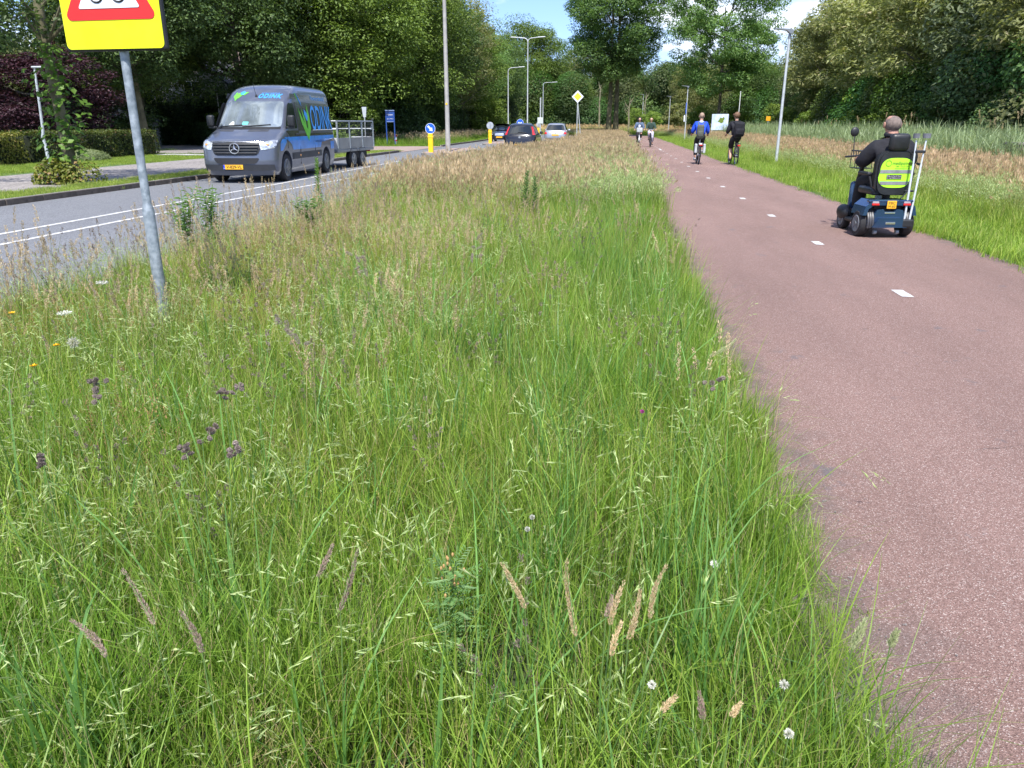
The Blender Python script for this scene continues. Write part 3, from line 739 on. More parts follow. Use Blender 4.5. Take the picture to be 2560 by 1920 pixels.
class Grass:
    def __init__(s, seed): s.V = []; s.F = []; s.M = []; s.o = 0; s.r = np.random.default_rng(seed)
    def put(s, V, F, mi):
        s.V.append(V); s.F.append(F + s.o); s.M.append(np.full(len(F), mi)); s.o += len(V)
    def blades(s, n, rad, h, w, mi, lean=0.35, k=4, curl=0.5, base=None, tipw=0.06):
        r = s.r
        if base is None:
            a = r.uniform(0, 6.283, n); q = rad * np.sqrt(r.uniform(0, 1, n)); base = np.stack([q * np.cos(a), q * np.sin(a)], 1)
        H = r.uniform(*h, n); W = r.uniform(*w, n); d = r.uniform(0, 6.283, n); le = np.abs(r.normal(0, lean, n)) + 0.04; cu = r.uniform(0, curl, n)
        D = np.stack([np.cos(d), np.sin(d)], 1); fa = d + np.pi / 2 + r.normal(0, 0.5, n); S = np.stack([np.cos(fa), np.sin(fa)], 1)
        V = []
        for i in range(k + 1):
            t = i / k
            off = le * H * (0.35 * t + 0.65 * t ** 2.2)
            z = H * (t - cu * le * t ** 3)
            c = np.concatenate([base + D * off[:, None], z[:, None]], 1)
            ww = W * (max(tipw, (1 - t) ** 0.6)) * 0.5 * (0.75 if i == 0 else 1)
            sv = np.concatenate([S * ww[:, None], np.zeros((n, 1))], 1)
            V += [c - sv, c + sv]
        V = np.stack(V, 1).reshape(-1, 3); m = 2 * (k + 1)
        F = []
        for i in range(k):
            F.append(np.arange(n)[:, None] * m + np.array([2 * i, 2 * i + 1, 2 * i + 3, 2 * i + 2]))
        s.put(V, np.concatenate(F), mi)
        tips = V.reshape(n, m, 3)
        return tips[:, -1], (tips[:, -1] - tips[:, -5])
    def bits(s, P, D, L, W, mi):
        """small slim pieces (spikelets) at P pointing along D"""
        r = s.r; n = len(P)
        D = D / (np.linalg.norm(D, axis=1)[:, None] + 1e-9)
        B = np.cross(D, unit(r, n)); B /= np.linalg.norm(B, axis=1)[:, None] + 1e-9
        L_ = (L * r.uniform(0.7, 1.3, n))[:, None]; W_ = (W * r.uniform(0.7, 1.3, n))[:, None]
        V = np.stack([P, P + D * L_ * 0.5 + B * W_ * 0.5, P + D * L_, P + D * L_ * 0.5 - B * W_ * 0.5], 1).reshape(-1, 3)
        s.put(V, np.arange(n)[:, None] * 4 + np.array([0, 1, 2, 3]), mi)
    def head(s, tip, axis, L, R, n, mi, bl=0.012, bw=0.003, up=1.0):
        """brush-like seed head of n spikelets along axis"""
        r = s.r; ax = axis / (np.linalg.norm(axis) + 1e-9)
        t = r.uniform(0, 1, n); prof = np.sin(np.pi * (t * 0.86 + 0.08)) ** 0.6
        U = unit(r, n); U -= ax * (U @ ax)[:, None]; U /= np.linalg.norm(U, axis=1)[:, None] + 1e-9
        P = tip + ax * (t * L)[:, None] + U * (R * prof * r.uniform(0.2, 0.8, n))[:, None]
        s.bits(P, U * 0.6 + ax * up, bl, bw, mi)
    def panicle(s, tip, axis, L, n, mi, spread=0.4, bl=0.010, bw=0.0022):
        r = s.r; ax = axis / (np.linalg.norm(axis) + 1e-9)
        nb = max(3, n // 8)                      # side twigs, each with a row of spikelets pointing the same way
        tb = r.uniform(0, 1, nb); Ub = unit(r, nb); Ub[:, 2] = Ub[:, 2] * 0.35 - 0.15
        Db = Ub * spread + ax * 0.9 + np.array([0, 0, -0.25]); Db /= np.linalg.norm(Db, axis=1)[:, None]
        b = r.integers(0, nb, n); t = tb[b]; q = L * 0.55 * (1 - t * 0.5) * r.uniform(0.1, 1, n)
        P = tip + ax * ((t - 0.75) * L)[:, None] + Db[b] * q[:, None] + np.array([0, 0, -1.0]) * (q ** 2 / L * 0.5)[:, None]
        s.bits(P, Db[b] + r.normal(0, 0.12, (n, 3)) - np.array([0, 0, 0.3]), bl, bw, mi)
    def mesh(s, name):
        V = np.concatenate(s.V); F = np.concatenate(s.F); M = np.concatenate(s.M)
        me = bpy.data.meshes.new(name)
        me.vertices.add(len(V)); me.vertices.foreach_set('co', V.astype(np.float32).ravel())
        me.loops.add(F.size); me.loops.foreach_set('vertex_index', F.astype(np.int32).ravel())
        me.polygons.add(len(F)); me.polygons.foreach_set('loop_start', np.arange(0, F.size, 4, dtype=np.int32))
        me.polygons.foreach_set('material_index', M.astype(np.int32)); me.update(calc_edges=True)
        for m in GM: me.materials.append(m)
        return me

tufts = []
for i in range(4):                                           # 0-3 lush
    g_ = Grass(100 + i); g_.blades(50, 0.13, (0.14, 0.37), (0.0026, 0.0055), BL, 0.38, 4); g_.blades(9, 0.12, (0.30, 0.50), (0.003, 0.006), BL, 0.45, 6, 0.9); g_.blades(4, 0.13, (0.2, 0.4), (0.0015, 0.0025), TS, 0.6, 3); tufts.append(g_.mesh('tuft'))
for i in range(2):                                           # 4-5 broad blue-green
    g_ = Grass(110 + i); g_.blades(12, 0.08, (0.30, 0.58), (0.006, 0.011), BR, 0.38, 6, 1.0); tufts.append(g_.mesh('tuft'))
for i in range(3):                                           # 6-8 pale drooping panicles
    g_ = Grass(120 + i); tp, dr = g_.blades(9, 0.14, (0.36, 0.56), (0.0016, 0.0024), ST, 0.40, 6, 0.9, tipw=0.4)
    for a, b in zip(tp, dr): g_.panicle(a, b + np.array([0, 0, 0.001]), 0.17, 26, PA, 0.55, 0.021, 0.0028)
    tufts.append(g_.mesh('tuft'))
for i in range(3):                                           # 9-11 tan brush heads
    g_ = Grass(130 + i); tp, dr = g_.blades(7, 0.14, (0.40, 0.62), (0.0020, 0.0028), TS, 0.20, 5, 0.6, tipw=0.6)
    for a, b in zip(tp, dr): g_.head(a - b * 0.2, b, 0.10, 0.009, 80, TA if g_.r.uniform() < 0.8 else DK, 0.011, 0.0036)
    tufts.append(g_.mesh('tuft'))
g_ = Grass(140); tp, dr = g_.blades(3, 0.12, (0.45, 0.66), (0.0026, 0.0032), ST, 0.22, 5, 0.6, tipw=0.6)       # 12 cocksfoot
for a, b in zip(tp, dr):
    for j in range(5):
        o_ = b * (-0.6 * j) / 2.5 + g_.r.normal(0, 0.008, 3); g_.head(a + o_, b + g_.r.normal(0, 0.02, 3), 0.022, 0.009, 34, DK, 0.009, 0.003)
tufts.append(g_.mesh('tuft'))
g_ = Grass(150); tp, dr = g_.blades(9, 0.12, (0.3, 0.5), (0.0016, 0.0024), RU, 0.2, 4, 0.4, tipw=0.5)             # 13 sorrel
for a, b in zip(tp, dr): g_.panicle(a, b, 0.20, 70, RU, 0.22, 0.005, 0.004)
tufts.append(g_.mesh('tuft'))
g_ = Grass(160); g_.blades(18, 0.15, (0.3, 0.60), (0.0018, 0.003), TS, 0.35, 5); tufts.append(g_.mesh('tuft'))      # 14 straw
g_ = Grass(170); tp, dr = g_.blades(6, 0.16, (0.38, 0.58), (0.0018, 0.0024), ST, 0.15, 4, 0.3, tipw=0.7)          # 15 plantain
for a, b in zip(tp, dr): g_.head(a, b, 0.035, 0.005, 40, DK, 0.006, 0.003)
tufts.append(g_.mesh('tuft'))
for i in range(2):                                           # 16-17 far green
    g_ = Grass(180 + i); g_.blades(70, 0.30, (0.18, 0.46), (0.007, 0.012), BL, 0.36, 3); tufts.append(g_.mesh('tuft'))
for i in range(2):                                           # 18-19 far tan heads
    g_ = Grass(190 + i); tp, dr = g_.blades(22, 0.30, (0.42, 0.68), (0.003, 0.005), TS, 0.22, 3, 0.5, tipw=0.6)
    for a, b in zip(tp, dr): g_.bits(np.repeat(a[None], 7, 0) + g_.r.normal(0, 0.012, (7, 3)), b + g_.r.normal(0, 0.05, (7, 3)), 0.085, 0.011, TA)
    tufts.append(g_.mesh('tuft'))
g_ = Grass(200); tp, dr = g_.blades(20, 0.30, (0.4, 0.6), (0.003, 0.005), ST, 0.35, 3, 0.8, tipw=0.6)              # 20 far pale
for a, b in zip(tp, dr): g_.bits(np.repeat(a[None], 7, 0) + g_.r.normal(0, 0.03, (7, 3)), b + g_.r.normal(0, 0.07, (7, 3)), 0.05, 0.008, PA)
tufts.append(g_.mesh('tuft'))
g_ = Grass(210); g_.blades(110, 0.30, (0.035, 0.085), (0.006, 0.011), BL, 0.5, 2); tufts.append(g_.mesh('tuft'))   # 21 lawn
g_ = Grass(211); g_.blades(90, 0.26, (0.08, 0.22), (0.005, 0.009), BL, 0.5, 3); tufts.append(g_.mesh('tuft'))      # 22 rough verge
for i in range(2):                                           # 23-24 reeds
    g_ = Grass(220 + i); g_.blades(9, 0.30, (1.0, 1.6), (0.010, 0.014), RE, 0.10, 5, 0.3)
    r_ = g_.r
    for j in range(9):
        bx = r_.uniform(-0.28, 0.28, 2); zz = r_.uniform(0.35, 1.45)
        V0 = len(g_.V); g_.blades(4, 0.02, (0.30, 0.55), (0.018, 0.030), RE, 0.75, 4, 0.6, base=np.repeat(bx[None], 4, 0)); g_.V[-1][:, 2] += zz * np.repeat(r_.uniform(0.4, 1.0, 4), 10)
    tufts.append(g_.mesh('tuft'))
g_ = Grass(230); tp, dr = g_.blades(2, 0.2, (1.6, 1.9), (0.010, 0.012), TS, 0.06, 4, 0.3, tipw=0.6)               # 25 dry plume
for a, b in zip(tp, dr): g_.head(a - b * 0.2, b, 0.22, 0.025, 60, TA, 0.04, 0.012)
tufts.append(g_.mesh('tuft'))
tuft_c = protos('tuft', tufts)

def vn(x, y, s=1.0, ph=0.0):
    x = x * s + ph; y = y * s + ph * 0.7
    return 0.5 + 0.18 * (np.sin(1.7 * x + 0.9 * y) + np.sin(-1.1 * x + 2.3 * y + 1.3) + 0.8 * np.sin(3.1 * x + 2.2 * y + 2.1) * np.sin(0.7 * y + ph))

class Field:
    def __init__(s): s.P = []; s.R = []; s.S = []; s.I = []; s.T = []
    def add(s, x, y, idx, scl, tint=(1, 1, 1), z=0.0, lean=0.12, zs=1.0):
        n = len(x)
        if n == 0: return
        s.P.append(np.stack([x, y, np.full(n, z)], 1))
        s.R.append(np.stack([rng.normal(0, lean, n), rng.normal(0, lean, n), rng.uniform(0, 6.283, n)], 1))
        k = scl * rng.uniform(0.82, 1.2, n); s.S.append(np.stack([k, k, k * zs], 1))
        s.I.append(rng.choice(idx, n))
        t = np.asarray(tint)
        if t.ndim == 1: t = np.repeat(t[None], n, 0)
        s.T.append(np.concatenate([t * rng.uniform(0.74, 1.30, (n, 1)), np.ones((n, 1))], 1))
    def done(s, name, label):
        return scatter(name, label, np.concatenate(s.P), np.concatenate(s.R), np.concatenate(s.S), np.concatenate(s.I), np.concatenate(s.T), tuft_c)

def area(x0f, x1f, y0, y1, dens):
    """random points between two x limits; dens per square metre"""
    w = max(abs(x1f(y) - x0f(y)) for y in (y0, (y0 + y1) / 2, y1))
    n = int(w * (y1 - y0) * dens); y = rng.uniform(y0, y1, n)
    xa = np.array([x0f(v) for v in y]); xb = np.array([x1f(v) for v in y])
    u = rng.uniform(0, 1, n); k = rng.uniform(0, 1, n) < (xb - xa) / w
    return (xa + (xb - xa) * u)[k], y[k]

verge_l = lambda y: right_edge(y) + 0.05 + rx(y)
def verge_r(y): return 0.68 + 0.07 * min(1.0, max(0.0, (y - 4) / 8)) + bend(y) + 0.05 * math.sin(y * 2.3) + 0.04 * math.sin(y * 5.1 + 1)
def dryness(x, y):
    near = np.clip((y - 1.6) / 6.5, 0, 1) * np.clip((0.0 - x) / 2.4, 0, 1)
    far = np.clip((y - 24) / 26, 0, 1)
    return np.clip(0.10 + 0.65 * near + 0.75 * far + 0.5 * (vn(x, y, 0.9) - 0.5), 0.0, 1)

def green_tint(x, y):
    d = dryness(x, y)[:, None]; q = vn(x, y, 1.6, 3.0)[:, None]
    lush = np.array([0.82, 0.94, 1.0]) * (1 - q) + np.array([1.18, 1.10, 1.2]) * q
    return lush * (1 - d * 0.8) + np.array([1.8, 1.3, 1.8]) * d * 0.8

me_f = Field()
for y0, y1, dens, near in ((0.35, 2.5, 85, 1), (2.5, 5, 72, 1), (5, 9, 52, 1), (9, 16, 30, 1), (13, 26, 16, 0), (26, 50, 12, 0), (50, 112, 7, 0)):
    x, y = area(verge_l, verge_r, y0, y1, dens)
    me_f.add(x, y, [0, 1, 2, 3] if near else [16, 17], 1.0 if near else 1.05, green_tint(x, y), lean=0.14)
    if near:
        # lower and thinner right beside the asphalt
        x, y = area(lambda v: verge_r(v) - 0.25, lambda v: verge_r(v) + 0.02, y0, y1, dens * 0.9); me_f.add(x, y, [0, 1, 2, 3], 0.62, (0.9, 1.02, 0.8), lean=0.3)
        x, y = area(lambda v: verge_r(v) - 0.02, lambda v: 0.80 + 0.03 * math.sin(v * 7) + 0.03 * math.sin(v * 2.9), y0, y1, dens * 2.0); me_f.add(x, y, [0, 1, 2, 3, 21], 0.40, (0.95, 1.0, 0.8), lean=0.4)
        x, y = area(verge_l, lambda v: verge_r(v) - 0.16, y0, y1, dens * 0.10); me_f.add(x, y, [4, 5], 1.0, (1, 1, 1))
        x, y = area(lambda v: -0.7, lambda v: verge_r(v) - 0.16, y0, y1, dens * 0.24); k = vn(x, y, 1.3, 2) > 0.45; me_f.add(x[k], y[k], [4, 5], 0.85)
        x, y = area(verge_l, lambda v: verge_r(v) - 0.15, y0, y1, dens * 0.42)
        k = rng.uniform(0, 1, len(x)) < np.clip(0.9 * (vn(x, y, 0.8, 5) - 0.42) + np.clip((-x - 0.3) / 2.0, 0, 0.6), 0.12, 1); me_f.add(x[k], y[k], [6, 7, 8], 0.95, (1, 1, 1))
    if near:
        x, y = area(verge_l, verge_r, y0, y1, dens * 0.14); me_f.add(x, y, [14], 0.7, (0.8, 0.8, 0.8), lean=0.55)
        # few tan heads at our feet, many by the road further on
        x, y = area(verge_l, verge_r, y0, y1, dens * 0.60)
        k = rng.uniform(0, 1, len(x)) < np.clip(dryness(x, y) * 1.15 - 0.10, 0, 1) * np.clip((y - 1.6) / 3.2, 0.05, 1); me_f.add(x[k], y[k], [9, 10, 11, 14], 0.92, (1, 1, 1))
        x, y = area(verge_l, verge_r, y0, y1, dens * 0.025); me_f.add(x, y, [12], 0.95, (0.9, 0.9, 0.9))
        x, y = area(verge_l, lambda v: -0.35 - 0.56 * min(v, 3.4), y0, y1, dens * 0.22); k = (vn(x, y, 1.1, 8) > 0.50) & (y < 9); me_f.add(x[k], y[k], [13], 0.9)
        x, y = area(verge_l, lambda v: verge_l(v) + 1.0, y0, y1, dens * 0.22); me_f.add(x, y, [15, 15, 9, 10, 11, 12, 14], 1.1, zs=1.22, lean=0.08)
    else:
        x, y = area(verge_l, verge_r, y0, y1, dens * 0.95)
        k = rng.uniform(0, 1, len(x)) < np.clip(dryness(x, y) * 0.8, 0, 0.62); me_f.add(x[k], y[k], [18, 19], 0.98, (1, 1, 1))
        x, y = area(verge_l, verge_r, y0, y1, dens * 0.75); me_f.add(x, y, [20], 0.95)
me_f.done('meadow_grass', 'tall flowering meadow grass between road and cycle path')

rf = Field()
pr_ = lambda y: 4.50 + bend(y)
for y0, y1, dn in ((5.5, 14, 40), (14, 30, 24), (30, 60, 13), (60, 115, 6)):
    x, y = area(pr_, lambda v: pr_(v) + 1.9, y0, y1, dn); rf.add(x, y, [21, 22, 22], 1.0, (1.35, 1.22, 1.5), lean=0.1)
    x, y = area(lambda v: pr_(v) + 1.1, lambda v: pr_(v) + 3.0, y0, y1, dn * 0.8); rf.add(x, y, [22, 16, 17], 0.85, (1.4, 1.2, 1.6))
    x, y = area(lambda v: pr_(v) + 1.5, lambda v: pr_(v) + 3.4, y0, y1, dn * 0.4); rf.add(x, y, [20], 0.9)
    x, y = area(lambda v: pr_(v) + 2.1, lambda v: pr_(v) + 6.4, y0, y1, dn * 0.85); rf.add(x, y, [18, 19, 20, 20], 1.0, (1.05, 1.0, 1.0))
    x, y = area(lambda v: pr_(v) + 2.0, lambda v: pr_(v) + 6.6, y0, y1, dn * 0.5); rf.add(x, y, [16, 17], 1.05, (1.6, 1.3, 1.5))
rf.done('verge_grass', 'green and straw-coloured grass right of the cycle path')
re_ = Field()
x, y = area(lambda v: 9.9, lambda v: 18.0, 13, 40, 9); re_.add(x, y, [23, 24], 0.86, (1.15, 1.02, 0.88), lean=0.22)
x, y = area(lambda v: 10.0, lambda v: 18.0, 40, 84, 5.5); re_.add(x, y, [23, 24], 0.92, (1.15, 1.02, 0.88), lean=0.20)
x, y = area(lambda v: 13.0, lambda v: 18.0, 15, 70, 0.10); re_.add(x, y, [25], 1.0)
re_.done('reeds', 'blue-green reeds in the ditch in front of the right-hand trees')
lf = Field()
for y0, y1, dn in ((4, 26, 14), (26, 43, 11)):
    x, y = area(lambda v: -13.15, lambda v: -11.75, y0, y1, dn * 1.4); lf.add(x, y, [21], 0.95, (1.55, 1.2, 1.9), z=0.05, lean=0.05)
    x, y = area(lambda v: -22.9, lambda v: -17.8 if v < 16 else -18.2, y0, min(y1, 35.8), dn); lf.add(x, y, [21], 1.0, (1.45, 1.2, 1.6), z=0.016, lean=0.05)
x, y = area(lambda v: -17.0, lambda v: -11.8, 53, 56, 7); lf.add(x, y, [21], 1.1, (1.1, 1.1, 0.9), lean=0.05)
x, y = area(lambda v: -13.2 + rx(v), lambda v: -11.8 + rx(v), 53, 120, 5); lf.add(x, y, [22], 1.2, (1.0, 1.05, 0.9))
x, y = area(lambda v: -19.5 + rx(v), lambda v: -12.8 + rx(v), 56, 125, 4.5); lf.add(x, y, [16, 17], 1.15, (0.95, 1.0, 0.9))
x, y = area(lambda v: -18.0 + rx(v), lambda v: -13.0 + rx(v), 57, 125, 2.6); lf.add(x, y, [18, 20], 1.1)
x, y = area(lambda v: -29.5, lambda v: -25.0, 38.5, 44, 5); lf.add(x, y, [21, 22], 1.0, (0.7, 0.75, 0.8))
x, y = area(lambda v: -60, lambda v: -44, 40, 66, 1.0); lf.add(x, y, [22, 16], 1.3, (0.6, 0.7, 0.7))
x, y = area(lambda v: -24.8, lambda v: -18.6, 37.2, 38.0, 12); lf.add(x, y, [21], 1.0, (0.8, 0.8, 0.9))
x, y = area(lambda v: -14.5, lambda v: 26, 108, 150, 1.6); lf.add(x, y, [16, 17, 18, 20], 1.6, (1.25, 1.15, 1.0))
lf.done('lawn_grass', 'short lawn grass and rough grass left of the road')
# ================================================================== vehicles
def interp(tab, z):
    zs = [t[0] for t in tab]
    return [float(np.interp(z, zs, [t[i] for t in tab])) for i in range(1, len(tab[0]))]

class Body:
    """car body made of stacked level outlines; front towards -Y. tab rows: z, front y, rear y, half width, front bulge, corner depth"""
    def __init__(s, tab, zs, e=3.2): s.tab = tab; s.zs = zs; s.e = e
    def fy(s, x, z):
        yf, yr, w, b, R_ = interp(s.tab, z); u = min(1, abs(x) / w)
        return yf + b * u * u + R_ * (1 - (1 - u ** s.e) ** (1 / s.e))
    def ry(s, x, z):
        yf, yr, w, b, R_ = interp(s.tab, z); u = min(1, abs(x) / w)
        return yr - 0.04 * u * u - R_ * 0.7 * (1 - (1 - u ** s.e) ** (1 / s.e))
    def hw(s, z): return interp(s.tab, z)[2]
    def shell(s):
        rows = []
        for z in s.zs:
            w = s.hw(z); ring = []
            th = [math.pi / 2 * k / 9 for k in range(10)]
            xs = [math.sin(t) ** (2 / s.e) * w for t in th]
            xs = [-x for x in reversed(xs[1:])] + xs
            for x in xs: ring.append((x, s.fy(x, z), z))
            y0 = s.fy(w, z); y1 = s.ry(w, z)
            for k in range(1, 14): ring.append((w, y0 + (y1 - y0) * k / 14, z))
            for x in reversed(xs): ring.append((x, s.ry(x, z), z))
            for k in range(13, 0, -1): ring.append((-w, y0 + (y1 - y0) * k / 14, z))
            rows.append(ring)
        n = len(rows[0]); V = [p for r_ in rows for p in r_]; F = []
        for i in range(len(rows) - 1):
            for k in range(n):
                k2 = (k + 1) % n; F.append((i * n + k, i * n + k2, (i + 1) * n + k2, (i + 1) * n + k))
        F.append(tuple(reversed(range(n)))); F.append(tuple((len(rows) - 1) * n + k for k in range(n)))
        me = bpy.data.meshes.new('body'); me.from_pydata(V, [], F); me.update()
        return me
    def front(s, rows, off=0.006, nx=14):
        """patch on the front: rows of (z, xa, xb)"""
        V = []; F = []
        for z, xa, xb in rows:
            for k in range(nx + 1):
                x = xa + (xb - xa) * k / nx; V.append((x, s.fy(x, z) - off, z))
        for i in range(len(rows) - 1):
            for k in range(nx): a = i * (nx + 1) + k; F.append((a, a + 1, a + nx + 2, a + nx + 1))
        m = MB(); m.add(V, F); return m
    def back(s, rows, off=0.006, nx=14):
        V = []; F = []
        for z, xa, xb in rows:
            for k in range(nx + 1):
                x = xa + (xb - xa) * k / nx; V.append((x, s.ry(x, z) + off, z))
        for i in range(len(rows) - 1):
            for k in range(nx): a = i * (nx + 1) + k; F.append((a + 1, a, a + nx + 1, a + nx + 2))
        m = MB(); m.add(V, F); return m
    def side(s, rows, sd=1, off=0.006, nx=10):
        V = []; F = []
        for z, ya, yb in rows:
            for k in range(nx + 1):
                y = ya + (yb - ya) * k / nx; V.append((sd * (s.hw(z) + off), y, z))
        for i in range(len(rows) - 1):
            for k in range(nx): a = i * (nx + 1) + k; F.append((a, a + 1, a + nx + 2, a + nx + 1))
        m = MB(); m.add(V, F); return m

def rrows(z0, z1, f, n=7, r=0.08):
    """rows with rounded ends; f(z) gives (a, b)"""
    out = []
    for i in range(n + 1):
        t = i / n; z = z0 + (z1 - z0) * (0.5 - 0.5 * math.cos(math.pi * t)); a, b = f(z)
        d = min(z - z0, z1 - z); ins = r - math.sqrt(max(0, r * r - (r - d) ** 2)) if d < r else 0
        out.append((z, a + ins, b - ins))
    return out

def cut(me, cutters):
    """wheel arches: subtract cylinders across the body"""
    o = bpy.data.objects.new('cutting', me); COL.objects.link(o); cs = []
    for (y, z, r_, w) in cutters:
        m = MB(); m.lathe([(r_, -w), (r_, w)], (0, y, z), 'X', 28); c = m.build('cutter', None)
        md = o.modifiers.new('b', 'BOOLEAN'); md.object = c; md.operation = 'DIFFERENCE'; md.solver = 'EXACT'; cs.append(c)
    dg = bpy.context.evaluated_depsgraph_get(); dg.update()
    m2 = bpy.data.meshes.new_from_object(o.evaluated_get(dg))
    bpy.data.objects.remove(o)
    for c in cs: bpy.data.objects.remove(c)
    m2.polygons.foreach_set('use_smooth', [True] * len(m2.polygons)); m2.set_sharp_from_angle(angle=R(30))
    return m2

rim_mat = pbr('wheel_rim', (0.20, 0.21, 0.22), 0.4, 0.6, 0.1)
_wheels = {}
def wheel(parent, x, y, r_, w, sd, rim=rim_mat, spokes=6):
    key = (r_, w)
    if key not in _wheels:
        m = MB(); m.lathe([(r_ * 0.62, -w / 2), (r_ * 0.93, -w / 2), (r_, -w * 0.36), (r_, w * 0.36), (r_ * 0.93, w / 2), (r_ * 0.62, w / 2)], axis='X', n=28)
        ty = m.mesh('tyre', True); ty.materials.append(rubber)
        m = MB(); m.lathe([(r_ * 0.66, w * 0.49), (r_ * 0.62, w * 0.56), (r_ * 0.56, w * 0.51)], axis='X', n=24)
        m.lathe([(r_ * 0.20, w * 0.48), (r_ * 0.16, w * 0.60)], axis='X', n=12)
        for k in range(spokes):
            a = 2 * math.pi * k / spokes
            m.box((w * 0.52, math.cos(a) * r_ * 0.36, math.sin(a) * r_ * 0.36), (w * 0.08, r_ * 0.48, r_ * 0.14), rx=a)
        ri = m.mesh('rim', True)
        _wheels[key] = (ty, ri)
    ty, ri = _wheels[key]
    wo = link('wheel', ty, None, parent, (x, y, r_), (0, 0, 0 if sd > 0 else math.pi))
    ro = link('rim', ri, None, wo)
    if not ri.materials: ri.materials.append(rim)
    ro.material_slots[0].link = 'OBJECT'; ro.material_slots[0].material = rim
    return wo

# ---------------- the grey van
van_grey = pbr('van_grey_paint', (0.115, 0.13, 0.17), 0.28, 0.35, 0.06, 2, coat=0.7)
van_dark = pbr('van_dark_wrap', (0.035, 0.042, 0.042), 0.25, 0.2, 0.08, 2, coat=0.6)
van_blue = pbr('van_blue_band', (0.03, 0.27, 0.75), 0.3, 0, 0.15, 3, coat=0.5)
let_blue = pbr('lettering_blue', (0.05, 0.32, 0.78), 0.4, 0, 0.08)
let_green = pbr('lettering_green', (0.13, 0.50, 0.04), 0.4, 0, 0.12)
lamp_glass = pbr('headlight_glass', (0.62, 0.66, 0.70), 0.12, 0.35, 0.3, 14, coat=1.0)
bumper_p = pbr('bumper_plastic', (0.05, 0.053, 0.06), 0.55, 0, 0.15, 4)
vt = [(0.20, 0.16, 5.80, 0.90, .10, .30), (0.32, 0.06, 5.86, 0.96, .10, .34), (0.50, 0.0, 5.90, 0.985, .10, .36), (0.70, 0.02, 5.90, 0.99, .10, .36), (0.92, 0.05, 5.90, 1.0, .10, .36),
      (1.02, 0.10, 5.90, 1.0, .11, .36), (1.08, 0.22, 5.90, 0.995, .12, .34), (1.16, 0.44, 5.90, 0.99, .13, .34), (1.25, 0.66, 5.90, 0.985, .14, .36), (1.33, 0.86, 5.90, 0.975, .16, .40), (1.42, 0.98, 5.90, 0.965, .17, .40),
      (2.02, 1.52, 5.88, 0.90, .17, .42), (2.15, 1.68, 5.86, 0.885, .17, .42), (2.30, 1.92, 5.84, 0.865, .16, .45), (2.38, 2.08, 5.83, 0.84, .16, .5), (2.44, 2.25, 5.80, 0.80, .16, .55), (2.49, 2.46, 5.76, 0.72, .18, .6), (2.52, 2.7, 5.70, 0.60, .2, .6), (2.535, 3.0, 5.6, 0.42, .2, .5)]
VB = Body(vt, [0.20, 0.26, 0.32, 0.42, 0.50, 0.60, 0.70, 0.82, 0.92, 0.98, 1.02, 1.05, 1.08, 1.12, 1.16, 1.2, 1.25, 1.29, 1.33, 1.37, 1.42, 1.5, 1.6, 1.7, 1.8, 1.9, 2.02, 2.09, 2.15, 2.22, 2.30, 2.34, 2.38, 2.41, 2.44, 2.47, 2.49, 2.51, 2.52, 2.535])
van = thing('van', 'dark grey delivery van with blue and green lettering driving towards us', 'van', (-9.70, 19.35, 0.008), R(4.0))
link('body', cut(VB.shell(), [(1.05, 0.36, 0.44, 1.5), (4.75, 0.36, 0.44, 1.5)]), [van_grey], van)
for sx in (-1, 1):
    for y in (1.05, 4.75): wheel(van, sx * 0.86, y, 0.355, 0.24, sx)
for y in (1.05, 4.75):
    m = MB(); m.box((0, y, 0.36), (1.5, 0.12, 0.12)); m.box((0, y, 0.62), (1.3, 0.9, 0.5)); m.build('underbody', rubber, van)
ws = VB.front(rrows(1.40, 2.06, lambda z: (-VB.hw(z) + 0.10, VB.hw(z) - 0.10), 8, 0.07), 0.008, 18); wso = ws.build('windscreen', pbr('windscreen_glass', (0.10, 0.12, 0.13), 0.05, 0.38, 0.9, 1.0, spec=1.0, col2=(0.30, 0.35, 0.38), detail=5), van, smooth=True)  # pale blotches in the glass colour stand in for hazy sky reflections
VB.front([(1.345, -0.86, 0.86), (1.40, -0.86, 0.86)], 0.012, 14).build('cowl_trim', black_p, van)
for xa, xb in ((-0.72, -0.30), (0.10, 0.62)): VB.front([(1.285, xa, xb), (1.33, xa, xb)], 0.006, 6).build('air_vent', bumper_p, van)
VB.front(rrows(0.70, 1.05, lambda z: (-0.70 + (1.05 - z) * 0.35, 0.70 - (1.05 - z) * 0.35), 8, 0.09), 0.010, 16).build('grille', black_p, van)
for z in (0.765, 0.835, 0.905, 0.975):
    xw = 0.62 - (1.0 - z) * 0.3
    m = MB(); m.tube([(x, VB.fy(x, z) - 0.03, z) for x in [(-xw + 2 * xw * k / 12) for k in range(13)]], 0.022, 6, flat=0.6); m.build('grille_bar', bumper_p, van, smooth=True)
m = MB(); m.tube([(x, VB.fy(x, z) - 0.02, z) for x, z in [(-0.69 + 1.38 * k / 14, 1.035) for k in range(15)]], 0.012, 6); m.build('grille_trim', chrome, van)
m = MB(); yc = VB.fy(0, 0.87) - 0.055
m.tube([(0.125 * math.cos(2 * math.pi * k / 28), yc, 0.875 + 0.125 * math.sin(2 * math.pi * k / 28)) for k in range(29)], 0.014, 6)
for a in (90, 210, 330):
    c_, s_ = math.cos(R(a)), math.sin(R(a)); m.add([(0.115 * c_, yc - 0.004, 0.875 + 0.115 * s_), (-0.022 * s_, yc - 0.01, 0.875 + 0.022 * c_), (0.0, yc - 0.025, 0.875), (0.022 * s_, yc - 0.01, 0.875 - 0.022 * c_)], [(0, 1, 2), (0, 2, 3)])
m.build('star_emblem', chrome, van)
